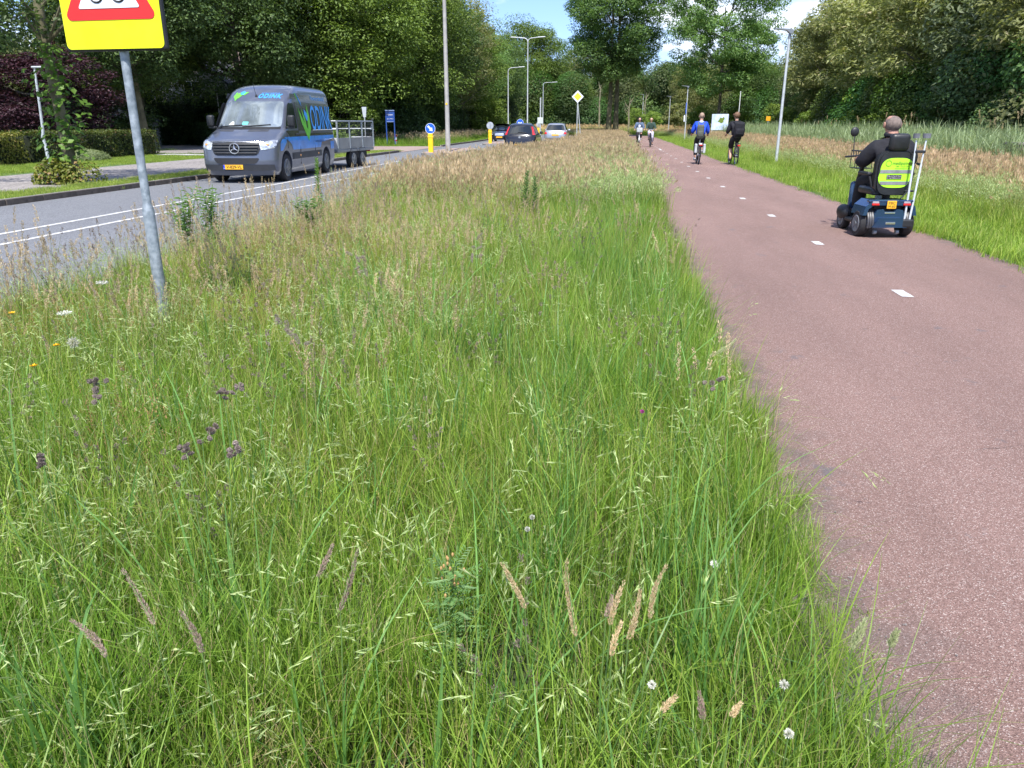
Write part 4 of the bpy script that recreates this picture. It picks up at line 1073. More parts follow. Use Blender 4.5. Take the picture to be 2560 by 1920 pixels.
for sx in (-1, 1):
    f = (lambda z: (0.66 + (1.02 - z) * 0.1, 0.97)) if sx > 0 else (lambda z: (-0.97, -0.66 - (1.02 - z) * 0.1))
    hl = [(0.84, .66, .78), (0.88, .64, .95), (0.95, .625, .985), (1.01, .62, .985), (1.04, .74, .985), (1.08, .86, .975)]
    VB.front([(z, a_, b_) if sx > 0 else (z, -b_, -a_) for z, a_, b_ in hl], 0.012, 8).build('headlight', pbr('headlight_cluster', (0.30, 0.32, 0.35), 0.1, 0.5, 0.3, 9, coat=1.0, col2=(0.80, 0.83, 0.86)), van, smooth=True)
    m = MB(); m.ball((sx * 0.80, VB.fy(0.80, 0.96) - 0.010, 0.965), (0.045, 0.014, 0.03)); m.build('headlight_lens', pbr('amber_lens', (0.75, 0.36, 0.10), 0.2, 0, 0.1, coat=0.5), van)
VB.front(rrows(0.50, 0.64, lambda z: (-0.62 + (0.64 - z) * 0.8, 0.62 - (0.64 - z) * 0.8), 6, 0.05), 0.012, 12).build('lower_intake', ink, van)
VB.front([(0.32, -0.93, 0.93), (0.40, -0.93, 0.93), (0.47, -0.93, 0.93)], 0.02, 20).build('bumper_strip', bumper_p, van, smooth=True)
m = MB(); m.rbox((0, 0, 0), (0.52, 0.012, 0.115), 0.004); pl = m.build('number_plate', yellow_plate, van, (-0.08, VB.fy(0, 0.42) - 0.035, 0.415))
lettering('V-829-VL', 0.105, ink, pl, lambda x, z: (x + 0.025, -0.010, z), bold=0.001)
m = MB(); m.box((-0.238, -0.007, 0), (0.045, 0.004, 0.11)); m.build('blue_strip', pbr('plate_blue', (0.01, 0.05, 0.5), 0.4), pl)
lettering('NL', 0.03, white_p, pl, lambda x, z: (x - 0.238, -0.0105, z - 0.03))
# side windows, doors, panels, graphics (both sides)
for sd in (1, -1):
    VB.side(rrows(1.36, 2.02, lambda z: (1.10 + (z - 1.36) * 0.78 + 0.10, 2.18), 7, 0.06), sd, 0.006, 8).build('side_window', dark_glass, van)
    VB.side([(0.66, 1.56, 4.22), (0.98, 1.62, 4.10)], sd, 0.004, 10)
    # dark wrap over the load area and doors, blue band beneath
    VB.side([(1.10, 2.26, 5.62), (1.5, 2.28, 5.62), (1.9, 2.30, 5.60), (2.06, 2.32, 5.60)], sd, 0.004, 12).build('dark_wrap', van_dark, van)
    VB.side([(1.10, 1.52, 2.22), (1.30, 1.20, 2.22)], sd, 0.004, 8).build('dark_wrap', van_dark, van)
    VB.side([(2.14, 1.95, 5.55), (2.27, 2.05, 5.55)], sd, 0.005, 12).build('roof_panel', van_dark, van)
    VB.side([(0.80, 1.62, 4.16), (0.95, 1.50, 4.28), (1.04, 1.30, 5.62), (1.14, 0.95, 5.62)], sd, 0.006, 14).build('blue_band', van_blue, van)
    VB.side([(0.95, 5.22, 5.62), (0.72, 5.25, 5.62)], sd, 0.005, 4).build('blue_band', van_blue, van)
    m = VB.side([(0.80, 0.58, 0.78), (1.0, 0.62, 1.10), (1.10, 0.80, 1.12)], sd, 0.007, 6); m.build('blue_band', van_blue, van)
    for ya, yb, z0, z1 in ((1.56, 4.24, 0.55, 0.72),):
        VB.side([(z0, ya, yb), (z1, ya, yb)], sd, 0.012, 8).build('rubbing_strip', bumper_p, van)
    for y in (1.22, 2.25, 3.62):                                   # door gaps
        m = MB(); zz = [0.4, 0.8, 1.1, 1.4, 1.7, 2.02] if y > 1.3 else [0.85, 1.1, 1.3]
        m.tube([(sd * (VB.hw(z) + 0.004), y, z) for z in zz], 0.008, 4); m.build('door_gap', ink, van)
    m = MB(); m.tube([(sd * (VB.hw(1.33) + 0.01), y, 1.30) for y in (3.6, 4.4, 5.3, 5.6)], 0.012, 4); m.build('door_rail', galv_l, van)
    m = MB(); m.rbox((sd * (VB.hw(1.18) + 0.02), 2.05, 1.20), (0.03, 0.20, 0.05), 0.01); m.build('door_handle', black_p, van)
    for y in (2.2, 3.9): m = MB(); m.ball((sd * (VB.hw(0.6) + 0.015), y, 0.63), (0.012, 0.03, 0.03)); m.build('side_marker', pbr('amber_lens', (0.75, 0.36, 0.10), 0.2), van)
    # mirror
    m = MB(); m.rbox((sd * 1.11, 1.30, 1.55), (0.19, 0.14, 0.30), 0.05, seg=3); m.rbox((sd * 1.06, 1.32, 1.385), (0.24, 0.10, 0.06), 0.02); mo = m.build('mirror', black_p, van, smooth=True)
    m = MB(); m.rbox((sd * 1.11, 1.375, 1.55), (0.15, 0.008, 0.24), 0.003); m.build('mirror_glass', chrome, mo)
    # lettering and tulip on the side
    S = (lambda sd: (lambda y0, z0, k=1.0: (lambda x, z: (sd * (VB.hw(z0 + z) + 0.014), y0 + (x * k if sd > 0 else -x * k), z0 + z))))(sd)
    lettering('ODINK', 0.98, let_blue, van, S(4.52, 1.60, 0.66), shear=0.15, bold=0.012)
    lettering('Hoveniersbedrijf', 0.19, let_blue, van, S(4.50, 2.20, 1.1))
    lettering('www.odink.nl', 0.15, pbr('dark_blue_print', (0.01, 0.05, 0.16), 0.5), van, S(4.05, 0.99, 1.0))
    def blade(pts, mat, nm):
        m = MB(); v = [(sd * (VB.hw(z) + 0.012), y, z) for y, z in pts]; m.add(v, [tuple(range(len(v)))]); m.build(nm, mat, van)
    blade([(3.05, 1.0), (2.62, 1.50), (2.50, 1.92), (2.78, 1.60), (3.12, 1.30)], let_green, 'leaf_print')
    blade([(3.05, 1.0), (3.14, 1.45), (3.30, 2.03), (3.40, 1.72), (3.38, 1.35)], let_green, 'leaf_print')
    blade([(3.02, 1.35), (2.84, 1.62), (2.78, 1.90), (3.00, 1.62)], let_green, 'leaf_print')
    blade([(3.12, 1.55), (2.98, 1.72), (3.02, 1.88), (3.20, 1.78), (3.30, 1.60)], let_blue, 'flower_print')
    blade([(2.62, 2.24), (2.52, 2.30), (2.78, 2.02), (2.86, 1.95), (2.80, 2.08)], let_blue, 'flower_print')
    blade([(2.50, 2.28), (2.40, 2.30), (2.62, 2.02), (2.58, 2.12)], let_green, 'leaf_print')
# lettering and small bird on the roof front
Fm = lambda x0, z0: (lambda x, z: (x0 + x, VB.fy(x0 + x, z0 + z) - 0.010, z0 + z))
lettering('ODINK', 0.155, let_blue, van, Fm(0.40, 2.19), shear=0.2, space=1.2, bold=0.006)
lettering('hoveniersbedrijf', 0.055, let_blue, van, Fm(0.40, 2.275), space=1.2)
def fpatch(pts, mat, nm):
    m = MB(); v = [(x, VB.fy(x, z) - 0.010, z) for x, z in pts]; m.add(v, [tuple(range(len(v)))]); m.build(nm, mat, van)
fpatch([(-0.60, 2.24), (-0.62, 2.18), (-0.54, 2.11), (-0.44, 2.14), (-0.34, 2.24), (-0.42, 2.23), (-0.50, 2.20)], let_green, 'bird_print')
fpatch([(-0.60, 2.25), (-0.57, 2.30), (-0.50, 2.25), (-0.46, 2.29), (-0.42, 2.22), (-0.50, 2.18)], let_green, 'bird_print')
fpatch([(-0.53, 2.12), (-0.55, 2.07), (-0.52, 2.09), (-0.50, 2.06), (-0.49, 2.12)], let_green, 'bird_print')
fpatch([(-0.36, 2.23), (-0.30, 2.22), (-0.20, 2.30), (-0.28, 2.30)], let_green, 'bird_print')
fpatch([(-0.42, 2.24), (-0.33, 2.24), (-0.29, 2.30), (-0.36, 2.335), (-0.44, 2.30)], let_blue, 'bird_print')
m = MB(); m.ball((0.06, VB.fy(0, 2.2) - 0.03, 2.18), (0.035, 0.03, 0.06)); m.tube([(0.06, VB.fy(0, 2.2) - 0.04, 2.2), (0.03, VB.fy(0, 2.2) - 0.12, 2.52)], 0.006, 5); m.build('antenna', black_p, van)
for a, b in (((-0.1, 1.405), (0.62, 1.46)), ((-0.78, 1.405), (-0.12, 1.45))):
    m = MB(); m.tube([(a[0] + (b[0] - a[0]) * t, VB.fy(a[0] + (b[0] - a[0]) * t, a[1] + (b[1] - a[1]) * t) - 0.03, a[1] + (b[1] - a[1]) * t) for t in (0, .33, .66, 1)], 0.012, 5); m.build('wiper', ink, van)
VB.front([(1.46, -0.14, 0.02), (1.53, -0.12, 0.03)], 0.012, 3).build('dashboard_card', pbr('turquoise_card', (0.12, 0.62, 0.55), 0.6), van)
VB.front([(1.45, -0.52, -0.36), (1.53, -0.44, -0.38)], 0.012, 3).build('dashboard_paper', white_p, van)

# ---------------- trailer behind the van
alu = pbr('trailer_aluminium', (0.30, 0.31, 0.32), 0.45, 0.4, 0.1, 3)
tr = thing('trailer', 'flat tandem trailer with mesh cage sides behind the van', 'trailer', (-10.20, 25.95, 0.008), R(-4.0))
m = MB(); m.rbox((0, 1.65, 0.60), (1.86, 3.3, 0.10), 0.02); m.build('deck', alu, tr)
for sd in (-1, 1):
    m = MB(); m.rbox((sd * 0.92, 1.65, 0.84), (0.03, 3.28, 0.36), 0.006); m.build('side_board', alu, tr)
    for y in (0.02, 1.05, 2.2, 3.28): m = MB(); m.box((sd * 0.93, y, 1.12), (0.05, 0.05, 0.92)); m.build('post', galv, tr)
    m = MB(); m.tube([(sd * 0.93, 0, 1.56), (sd * 0.93, 3.3, 1.56)], 0.025, 6); m.build('top_rail', galv, tr)
    m = MB()
    for k in range(9): m.box((sd * 0.92, 1.65, 1.06 + 0.055 * k), (0.007, 3.26, 0.007))
    for k in range(28): m.box((sd * 0.92, 0.06 + 0.118 * k, 1.29), (0.007, 0.007, 0.50))
    tag(m.build('mesh_grid', pbr('dark_wire', (0.10, 0.105, 0.11), 0.6, 0.3), tr), kind='stuff')
    for y in (1.35, 2.15):
        wheel(tr, sd * 0.82, y, 0.30, 0.20, sd)
        m = MB(); m.tube([(sd * 0.86, y + 0.36 * math.cos(a), 0.31 + 0.36 * math.sin(a)) for a in [math.pi * k / 8 for k in range(9)]], 0.10, 4, flat=0.15); m.build('mudguard', black_p, tr)
for y in (0.02, 3.28):
    m = MB(); m.rbox((0, y, 0.84), (1.84, 0.03, 0.36), 0.006); fb = m.build('end_board', pbr('pale_aluminium', (0.55, 0.56, 0.57), 0.5, 0.2, 0.05), tr)
    m = MB(); m.tube([(-0.93, y, 1.56), (0.93, y, 1.56)], 0.025, 6); m.tube([(-0.93, y, 1.30), (0.93, y, 1.30)], 0.022, 6); m.build('end_rail', galv_l, tr)
lettering('ANSSEMS', 0.10, pbr('teal_print', (0.02, 0.35, 0.32), 0.5), tr, lambda x, z: (x + 0.5, -0.003, z + 0.74))
m = MB(); m.box((0, -0.75, 0.50), (0.10, 1.5, 0.10)); m.box((0.3, -0.30, 0.50), (0.06, 0.9, 0.08), rz=0.6); m.box((-0.3, -0.30, 0.50), (0.06, 0.9, 0.08), rz=-0.6); m.build('drawbar', galv, tr)
for x in (-0.6, 0.6): m = MB(); m.box((x, 3.34, 0.55), (0.3, 0.04, 0.12)); m.build('tail_light', red_lens, tr)
# green waste, shovel and post standing in the trailer
gr = np.random.default_rng(5); D = unit(gr, 900); D[:, 2] = np.abs(D[:, 2]); Pq = D * [0.85, 1.5, 0.55] * (gr.uniform(0.4, 1, 900) ** 0.5)[:, None]
Vq, Fq = leaf_quads(Pq, unit(gr, 900), 0.10, 2.0, r=gr)
tag(link('green_waste', np_mesh('green_waste', Vq, Fq, L_mid), None, None, (-10.12, 27.55, 0.70)), 'heap of green cuttings lying in the mesh trailer', 'garden waste')
sh = thing('shovel', 'grey metal shovel sticking up at the back of the trailer', 'shovel', (-9.30, 29.0, 0.67), 0)
m = MB(); m.tube([(0, 0, 0), (0.02, 0, 1.05)], 0.018, 6); m.build('handle', galv_l, sh)
m = MB(); m.prism([(-0.05, 0), (0.05, 0), (0.09, 0.36), (-0.09, 0.36)], -0.01, 0.01); m.build('blade', galv_l, sh, (0.02, 0, 1.04))

# ---------------- cars
def car(name, label, loc, rz, paint, L=4.0, W=0.84, H=1.49, kind='hatch', tails='high', plate='yellow', group='cars on the road', lit=False):
    c = thing(name, label, 'car', loc, rz, group)
    k = L / 4.0
    if kind == 'hatch':
        tab = [(0.20, .14, L - .10, W * .93, .1, .3), (0.32, .05, L - .02, W * .97, .1, .32), (0.50, 0, L, W * .99, .1, .34), (0.68, .05, L - .03, W, .1, .34), (0.76, .20, L - .06, W, .1, .32), (0.84, .48, L - .09, W * .985, .1, .30),
               (0.92, .85 * k, L - .13, W * .96, .1, .30), (0.98, 1.05 * k, L - .18, W * .93, .1, .32), (H - .14, 1.72 * k, L - .52, W * .76, .1, .34), (H - .07, 1.95 * k, L - .62, W * .70, .1, .36), (H - .03, 2.15 * k, L - .75, W * .60, .1, .36), (H, 2.5 * k, L - 1.1, W * .35, .1, .3)]
    else:
        tab = [(0.20, .14, L - .10, W * .93, .1, .3), (0.32, .05, L - .02, W * .97, .1, .32), (0.50, 0, L, W * .99, .1, .36), (0.70, .06, L - .02, W, .1, .36), (0.80, .40, L - .06, W, .1, .34), (0.88, .85, L - .14, W * .985, .1, .32),
               (0.96, 1.22 * k, L - .60, W * .95, .1, .32), (1.00, 1.35 * k, L - .85, W * .93, .1, .34), (H - .14, 2.05 * k, L - 1.55, W * .75, .1, .34), (H - .07, 2.25 * k, L - 1.8, W * .68, .1, .36), (H - .03, 2.45 * k, L - 2.0, W * .58, .1, .36), (H, 2.7 * k, L - 2.3, W * .35, .1, .3)]
    zs = sorted(set([0.2, .26, .32, .41, .5, .59, .68, .72, .76, .8, .84, .88, .92, .95, .98, 1.05, 1.15, 1.25, 1.3, H - .14, H - .10, H - .07, H - .05, H - .03, H - .015, H]))
    B = Body(tab, zs, 3.0)
    yw = (0.78, L - 0.75)
    link('body', cut(B.shell(), [(y, 0.31, 0.36, 1.3) for y in yw]), [paint], c)
    for y in yw:
        for s_ in (-1, 1): wheel(c, s_ * (W - .13), y, 0.305, 0.20, s_)
        m = MB(); m.box((0, y, 0.42), (1.1, .6, .4)); m.build('underbody', rubber, c)
    B.front(rrows(1.0, H - .13, lambda z: (-B.hw(z) + .09, B.hw(z) - .09), 5, .05), .008, 10).build('windscreen', dark_glass, c, smooth=True)
    B.back(rrows(1.0, H - .13, lambda z: (-B.hw(z) + (.15 if tails == 'high' else .08), B.hw(z) - (.15 if tails == 'high' else .08)), 5, .06), .008, 10).build('rear_window', dark_glass, c, smooth=True)
    for s_ in (-1, 1):
        ya = lambda z: float(np.interp(z, [t[0] for t in tab], [t[1] for t in tab])) + .40
        yb = lambda z: float(np.interp(z, [t[0] for t in tab], [t[2] for t in tab])) - .35
        B.side(rrows(1.0, H - .15, lambda z: (ya(z), yb(z)), 4, .04), s_, .008, 8).build('side_window', dark_glass, c)
        m = MB(); m.rbox((s_ * (W + .06), 1.42 * k, 1.0), (.18, .10, .14), .04); m.build('mirror', paint if kind == 'hatch' else black_p, c)
        if tails == 'high': rows = [(0.92, *((W * .80, W * .955) if s_ > 0 else (-W * .955, -W * .80))), (1.10, *((W * .76, W * .88) if s_ > 0 else (-W * .88, -W * .76))), (H - .17, *((W * .67, W * .76) if s_ > 0 else (-W * .76, -W * .67)))]
        else: rows = [(0.72, *((W * .74, W * .98) if s_ > 0 else (-W * .98, -W * .74))), (0.82, *((W * .76, W * .975) if s_ > 0 else (-W * .975, -W * .76))), (0.96, *((W * .86, W * .93) if s_ > 0 else (-W * .93, -W * .86)))]
        B.back(rows, .012, 4).build('tail_light', red_lens, c)
        B.front([(0.60, *((W * .58, W * .90) if s_ > 0 else (-W * .90, -W * .58))), (0.72, *((W * .55, W * .95) if s_ > 0 else (-W * .95, -W * .55)))], .012, 4).build('headlight', lamp_glass, c)
    B.front(rrows(0.52, 0.72, lambda z: (-W * .42, W * .42), 5, .05), .012, 8).build('grille', chrome if kind != 'hatch' else ink, c)
    B.back([(0.30, -W * .9, W * .9), (0.42, -W * .9, W * .9)], .010, 10).build('rear_bumper', bumper_p, c)
    for nm, yy_, dz, fs in (('rear', B.ry(0, .6), (0.40 if tails == 'high' else 0.66), 1), ('front', B.fy(0, .5), 0.40, -1)):
        m = MB(); m.rbox((0, yy_ + fs * .014, dz), (.52, .012, .11), .003); p = m.build('number_plate', yellow_plate, c)
    m = MB(); m.lathe([(.055, 0), (.055, .012)], (0, B.ry(0, .78) + .004, .80), 'Y', 16); m.build('badge', chrome, c)
    m = MB(); m.tube([(-.35, B.ry(0, 1.02) + .03, 1.02), (.1, B.ry(0, 1.05) + .03, 1.06)], .012, 5); m.build('rear_wiper', ink, c)
    m = MB(); m.tube([(0, L - 1.2, H), (0, L - 1.0, H + .18)], .006, 4); m.build('aerial', ink, c)
    return c, B
p_black = pbr('black_car_paint', (0.012, 0.012, 0.014), 0.2, 0.2, 0.1, 2, coat=0.9)
p_silver = pbr('silver_car_paint', (0.36, 0.38, 0.41), 0.3, 0.55, 0.05, 2, coat=0.7)
p_navy = pbr('dark_navy_car_paint', (0.014, 0.018, 0.030), 0.2, 0.2, 0.1, 2, coat=0.9)
p_white = pbr('white_car_paint', (0.62, 0.64, 0.66), 0.3, 0, 0.05, 2, coat=0.7)
car('hatchback', 'black hatchback with tall red tail lights driving away', (-4.95, 45.2, 0.01), math.pi, p_black)
car('hatchback', 'silver hatchback driving away ahead of the black one', (-4.45, 63.2, 0.01), math.pi, p_silver, L=3.8, H=1.50, tails='low')
car('saloon_car', 'black saloon coming towards us behind the yellow bollard', (-9.55, 65.5, 0.01), R(2), p_navy, L=4.6, W=0.88, H=1.45, kind='saloon')
car('saloon_car', 'small distant white car at the bend of the road', (-8.6, 148, 0.01), R(35), p_white, L=4.4, H=1.45)

# ================================================================== signs and lamps
yel = pbr('bollard_yellow', (0.85, 0.52, 0.01), 0.45, 0, 0.06, 4)
fluo = pbr('fluorescent_yellow', (0.80, 0.88, 0.0), 0.5, 0, 0.05, 7, 0, detail=9, col2=(0.70, 0.76, 0.01))
fluo.node_tree.nodes['Principled BSDF'].inputs['Roughness'].default_value = 0.6
sgn_red = pbr('sign_red', (0.62, 0.022, 0.02), 0.45, 0, 0.08, 4)
sgn_white = pbr('sign_white', (0.74, 0.77, 0.84), 0.45, 0, 0.03, 4)
sgn_blue = pbr('sign_blue', (0.01, 0.10, 0.62), 0.4, 0, 0.06, 4)
sgn_grey = pbr('sign_back_grey', (0.42, 0.45, 0.48), 0.5, 0.3, 0.1, 6)
# the leaning-looking cyclists warning sign beside us
ws_ = thing('warning_sign', 'square fluorescent yellow sign with a red triangle and a bicycle on a galvanised post', 'traffic sign', (-3.06, 4.80, 0.0), R(-4))
m = MB(); m.tube([(0, 0, 0), (0, 0, 0.5), (0, 0, 0.95), (0, 0, 0.99), (0, 0, 1.0), (0, 0, 1.8), (0, 0, 2.75)], [0.038, 0.038, 0.038, 0.029, 0.027, 0.027, 0.027], 20); m.build('post', galv, ws_, smooth=True)
m = MB(); m.rbox((-0.005, -0.045, 2.32), (0.70, 0.035, 0.80), 0.016, seg=3); pn = m.build('panel_frame', black_p, ws_)
def rounded(w, h, r_, cx=0, cz=0, n=5):
    pts = []
    for qx, qz, a0 in ((1, 1, 0), (-1, 1, 90), (-1, -1, 180), (1, -1, 270)):
        for k in range(n + 1):
            a = R(a0 + 90 * k / n); pts.append((cx + qx * (w / 2 - r_) + r_ * math.cos(a), cz + qz * (h / 2 - r_) + r_ * math.sin(a)))
    return pts
m = MB(); m.prism(rounded(0.675, 0.775, 0.03, -0.005, 2.32), -0.0665, -0.0635); m.build('sign_face', fluo, pn)
def tri(s, r_, cz):
    pts = []
    for a0 in (90, 210, 330):
        cx, cc = (s - 2 * r_) / math.sqrt(3) * math.cos(R(a0)), (s - 2 * r_) / math.sqrt(3) * math.sin(R(a0))
        for k in range(6):
            a = R(a0 - 60 + 24 * k); pts.append((cx + r_ * math.cos(a), cz + cc + r_ * math.sin(a)))
    return pts
m = MB(); m.prism(tri(0.60, 0.03, 2.28), -0.0695, -0.0665); m.build('red_triangle', sgn_red, pn, (-0.005, 0, 0))
m = MB(); m.prism(tri(0.41, 0.008, 2.28), -0.0725, -0.0695); m.build('white_field', sgn_white, pn, (-0.005, 0, 0))
m = MB()
for cx in (-0.075, 0.075): m.tube([(cx + 0.047 * math.cos(2 * math.pi * k / 24), -0.0735, 2.238 + 0.047 * math.sin(2 * math.pi * k / 24)) for k in range(25)], 0.0055, 5)
for a, b in (((-0.075, 2.238), (-0.04, 2.31)), ((-0.04, 2.31), (0.06, 2.31)), ((0.075, 2.238), (0.055, 2.34)), ((-0.075, 2.238), (0.0, 2.24)), ((0.0, 2.24), (0.06, 2.31)), ((0.0, 2.24), (-0.045, 2.33)), ((0.055, 2.34), (0.03, 2.345)), ((-0.06, 2.33), (-0.03, 2.33))):
    m.tube([(a[0], -0.0735, a[1]), (b[0], -0.0735, b[1])], 0.005, 5)
m.build('bicycle_symbol', ink, pn, (-0.005, 0, 0))
for z in (2.1, 2.55): m = MB(); m.box((0, -0.02, z), (0.30, 0.03, 0.03)); m.build('clamp', galv, ws_)

def roundel(x, y, h, label, arrow=True, back=False, bol_h=0.95, yaw=0):
    o = thing('bollard_sign', label, 'traffic bollard', (x, y, 0.12), yaw, 'yellow bollards with round signs')
    m = MB(); m.rbox((0, 0, bol_h / 2 - .05), (0.24, 0.16, bol_h), 0.03); m.rbox((0, 0, bol_h - .22), (0.27, 0.18, 0.08), 0.02); m.build('bollard', yel, o)
    s_ = 1 if back else -1
    m = MB(); m.lathe([(0.25, -.012), (0.25, .012)], (0, 0, h), 'Y', 32); d = m.build('sign_plate', sgn_grey if back else sgn_white, o)
    m = MB(); m.lathe([(0.235, .0135), (0.235, .0150)], (0, s_ * 0.0, h), 'Y', 32)
    if not back: m.v = [(a, -b, c) for a, b, c in m.v]
    if back: m.v = [(a, b, c) for a, b, c in m.v]
    m.build('sign_face', sgn_blue, d)
    if not back:
        m = MB(); a = R(-45); pts = [(-0.17, 0.045), (0.02, 0.045), (0.02, 0.11), (0.17, 0.0), (0.02, -0.11), (0.02, -0.045), (-0.17, -0.045)]
        q = [(x_ * math.cos(a) - z_ * math.sin(a), h + x_ * math.sin(a) + z_ * math.cos(a)) for x_, z_ in pts]
        m.prism(q, -0.0185, -0.0155); m.build('white_arrow', sgn_white, d)
    else:
        m = MB(); m.box((0, -.03, h), (.04, .03, .40)); m.build('bracket', galv, d)
    m = MB(); m.tube([(0, 0.02, bol_h - .1), (0, 0.02, h)], 0.02, 6); m.build('stalk', galv, o)
    return o
roundel(-9.12, 38.9, 1.13, 'yellow bollard with a round blue arrow sign at the near end of the island')
roundel(-8.95, 56.9, 1.22, 'yellow bollard with the back of a round sign left of the black hatchback', back=True, bol_h=1.0)
roundel(-8.3, 86.5, 1.25, 'far yellow bollard with the back of a round sign beside the silver car', back=True)
bs = thing('keep_right_sign', 'blue round sign with white arrows just above the roof of the black hatchback', 'traffic sign', (-7.45, 62.5, 0.12))
m = MB(); m.tube([(0, 0.02, 0), (0, 0.02, 1.5)], 0.03, 8); m.build('post', galv, bs)
m = MB(); m.lathe([(0.27, -.01), (0.27, .01)], (0, 0, 1.42), 'Y', 28); d = m.build('sign_plate', sgn_white, bs)
m = MB(); m.lathe([(0.255, -.014), (0.255, -.0115)], (0, 0, 1.42), 'Y', 28); m.build('sign_face', sgn_blue, d)
m = MB(); m.prism([(-0.17, 1.30), (-.14, 1.48), (-.05, 1.44), (0, 1.40), (.05, 1.44), (.14, 1.48), (.17, 1.30), (0.06, 1.36), (0, 1.34), (-.06, 1.36)], -.019, -.016); m.build('white_arrow', sgn_white, d)

def rhomb(x, y, h, s_, label, back, post_h, strut=False, face=None):
    o = thing('diamond_sign', label, 'traffic sign', (x, y, 0)); r2 = s_ / math.sqrt(2)
    m = MB(); m.prism([(0, h + r2), (r2, h), (0, h - r2), (-r2, h)], -0.015, 0.0); d = m.build('sign_plate', sgn_grey if back else sgn_white, o)
    if not back:
        r3 = r2 * 0.66; m = MB(); m.prism([(0, h + r3), (r3, h), (0, h - r3), (-r3, h)], -0.019, -0.0165); m.build('sign_face', pbr('priority_yellow', (0.80, 0.58, 0.04), 0.45), d)
    m = MB(); m.tube([(0, 0.03, 0), (0, 0.03, post_h)], 0.035, 8); m.build('post', galv_l, o)
    if strut: m = MB(); m.tube([(0.34, 0.1, 0), (0.02, 0.05, h - r2)], 0.03, 8); m.build('strut', galv_l, o)
    return o
rhomb(-2.88, 60, 3.35, 0.62, 'yellow and white diamond priority sign on a tall post in the meadow', False, 3.3, True)
rhomb(-17.6, 104, 2.0, 0.75, 'grey back of a diamond sign at the wood edge left of the bollards', True, 2.0)
tp_ = thing('traffic_panel', 'pale rectangular traffic panel on a post behind the cars', 'traffic sign', (-7.5, 80, 0))
m = MB(); m.tube([(0, 0, 0), (0, 0, 3.9)], 0.07, 8); m.build('post', galv_l, tp_)
m = MB(); m.rbox((0, -0.09, 1.75), (0.56, 0.03, 0.58), 0.02); m.build('panel', pbr('panel_pale', (0.55, 0.60, 0.56), 0.5), tp_)
# blue place sign on two legs
bl = thing('place_sign', 'dark blue sign on two blue legs at the wood edge', 'sign', (-16.1, 56.2, 0), R(8))
sblue2 = pbr('dark_blue_enamel', (0.015, 0.06, 0.26), 0.35, 0, 0.1)
for x in (-0.29, 0.29): m = MB(); m.box((x, 0, 1.17), (0.07, 0.07, 2.34)); m.build('leg', sblue2, bl)
m = MB(); m.rbox((0, 0, 1.98), (0.52, 0.05, 0.74), 0.01); m.build('panel', sblue2, bl)
m = MB(); m.box((0, -0.03, 2.365), (0.66, 0.09, 0.05)); m.box((0, -0.03, 1.60), (0.5, 0.06, 0.04)); m.build('frame_rail', pbr('pale_blue_rail', (0.22, 0.30, 0.5), 0.4), bl)
lettering('Nijrees', 0.15, white_p, bl, lambda x, z: (x, -0.03, z + 2.08)); lettering('gem. Almelo', 0.085, white_p, bl, lambda x, z: (x, -0.03, z + 1.80))
rw = thing('marker_post', 'small red and white marker post below the blue sign', 'post', (-15.95, 56.9, 0))
m = MB(); m.box((0, 0, 0.28), (0.16, 0.10, 0.56)); m.build('white_post', white_p, rw)
m = MB(); m.box((0, 0, 0.62), (0.165, 0.105, 0.12)); m.box((0, -0.002, 0.30), (0.164, 0.104, 0.12)); m.build('red_band', sgn_red, rw)
gl = thing('garden_lantern', 'small white lantern hanging at the wood edge beside the trailer', 'lantern', (-17.6, 56.5, 0))
m = MB(); m.lathe([(0.02, 1.95), (0.17, 1.78), (0.17, 1.76)], n=12); m.build('lamp_shade', white_p, gl); m = MB(); m.lathe([(0.05, 1.5), (0.13, 1.15), (0.16, 1.05)], n=12); m.build('lamp_body', white_p, gl)
m = MB(); m.tube([(0, 0, 0), (0, 0, 1.8)], 0.02, 6); m.build('pole', black_p, gl)

# street lamps
tall = thing('street_lamp', 'very tall concrete-grey lamp post on the near traffic island', 'street lamp', (-8.50, 40.1, 0.12), 0, 'street lamps along the road')
m = MB(); m.tube([(0, 0, 0), (0, 0, 0.9), (0, 0, 1.0), (0, 0, 9.6)], [0.135, 0.125, 0.115, 0.075], 16); m.build('pole', pbr('weathered_mast', (0.36, 0.345, 0.32), 0.7, 0.1, 0.12, 5), tall, smooth=True)
m = MB(); m.box((0, -0.115, 2.3), (0.09, 0.012, 0.09)); m.build('sticker', yel, tall)
for sx in (-1, 1):
    m = MB(); m.tube([(0, 0, 9.5), (sx * 0.3, 0, 9.75), (sx * 1.4, 0, 9.85)], 0.04, 8); m.build('arm', galv_l, tall); m = MB(); m.rbox((sx * 1.8, 0, 9.87), (0.8, 0.3, 0.09), 0.04); m.build('lamp_head', galv_l, tall)
def mast(x, y, h, arms, label, group='street lamps along the road', z=0.12, al=1.5, hd=0.75, r_=0.085, yaw=0):
    o = thing('street_lamp', label, 'street lamp', (x, y, z), yaw, group)
    m = MB(); m.tube([(0, 0, 0), (0, 0, 1.2), (0, 0, 1.3), (0, 0, h - 0.35)], [r_ * 1.2, r_ * 1.1, r_ * 0.85, r_ * 0.6], 12); m.build('pole', galv_l, o, smooth=True)
    for sx in arms:
        m = MB(); m.tube([(0, 0, h - 0.42), (sx * 0.08, 0, h - 0.18), (sx * 0.32, 0, h - 0.04), (sx * al, 0, h + 0.02)], [r_ * 0.6, r_ * .55, r_ * .5, r_ * .4], 8); a = m.build('arm', galv_l, o, smooth=True)
        m = MB(); m.rbox((sx * (al + hd / 2), 0, h + 0.045), (hd, 0.28, 0.09), 0.04, ry=-sx * 0.05); m.build('lamp_head', galv_l, a)
    return o
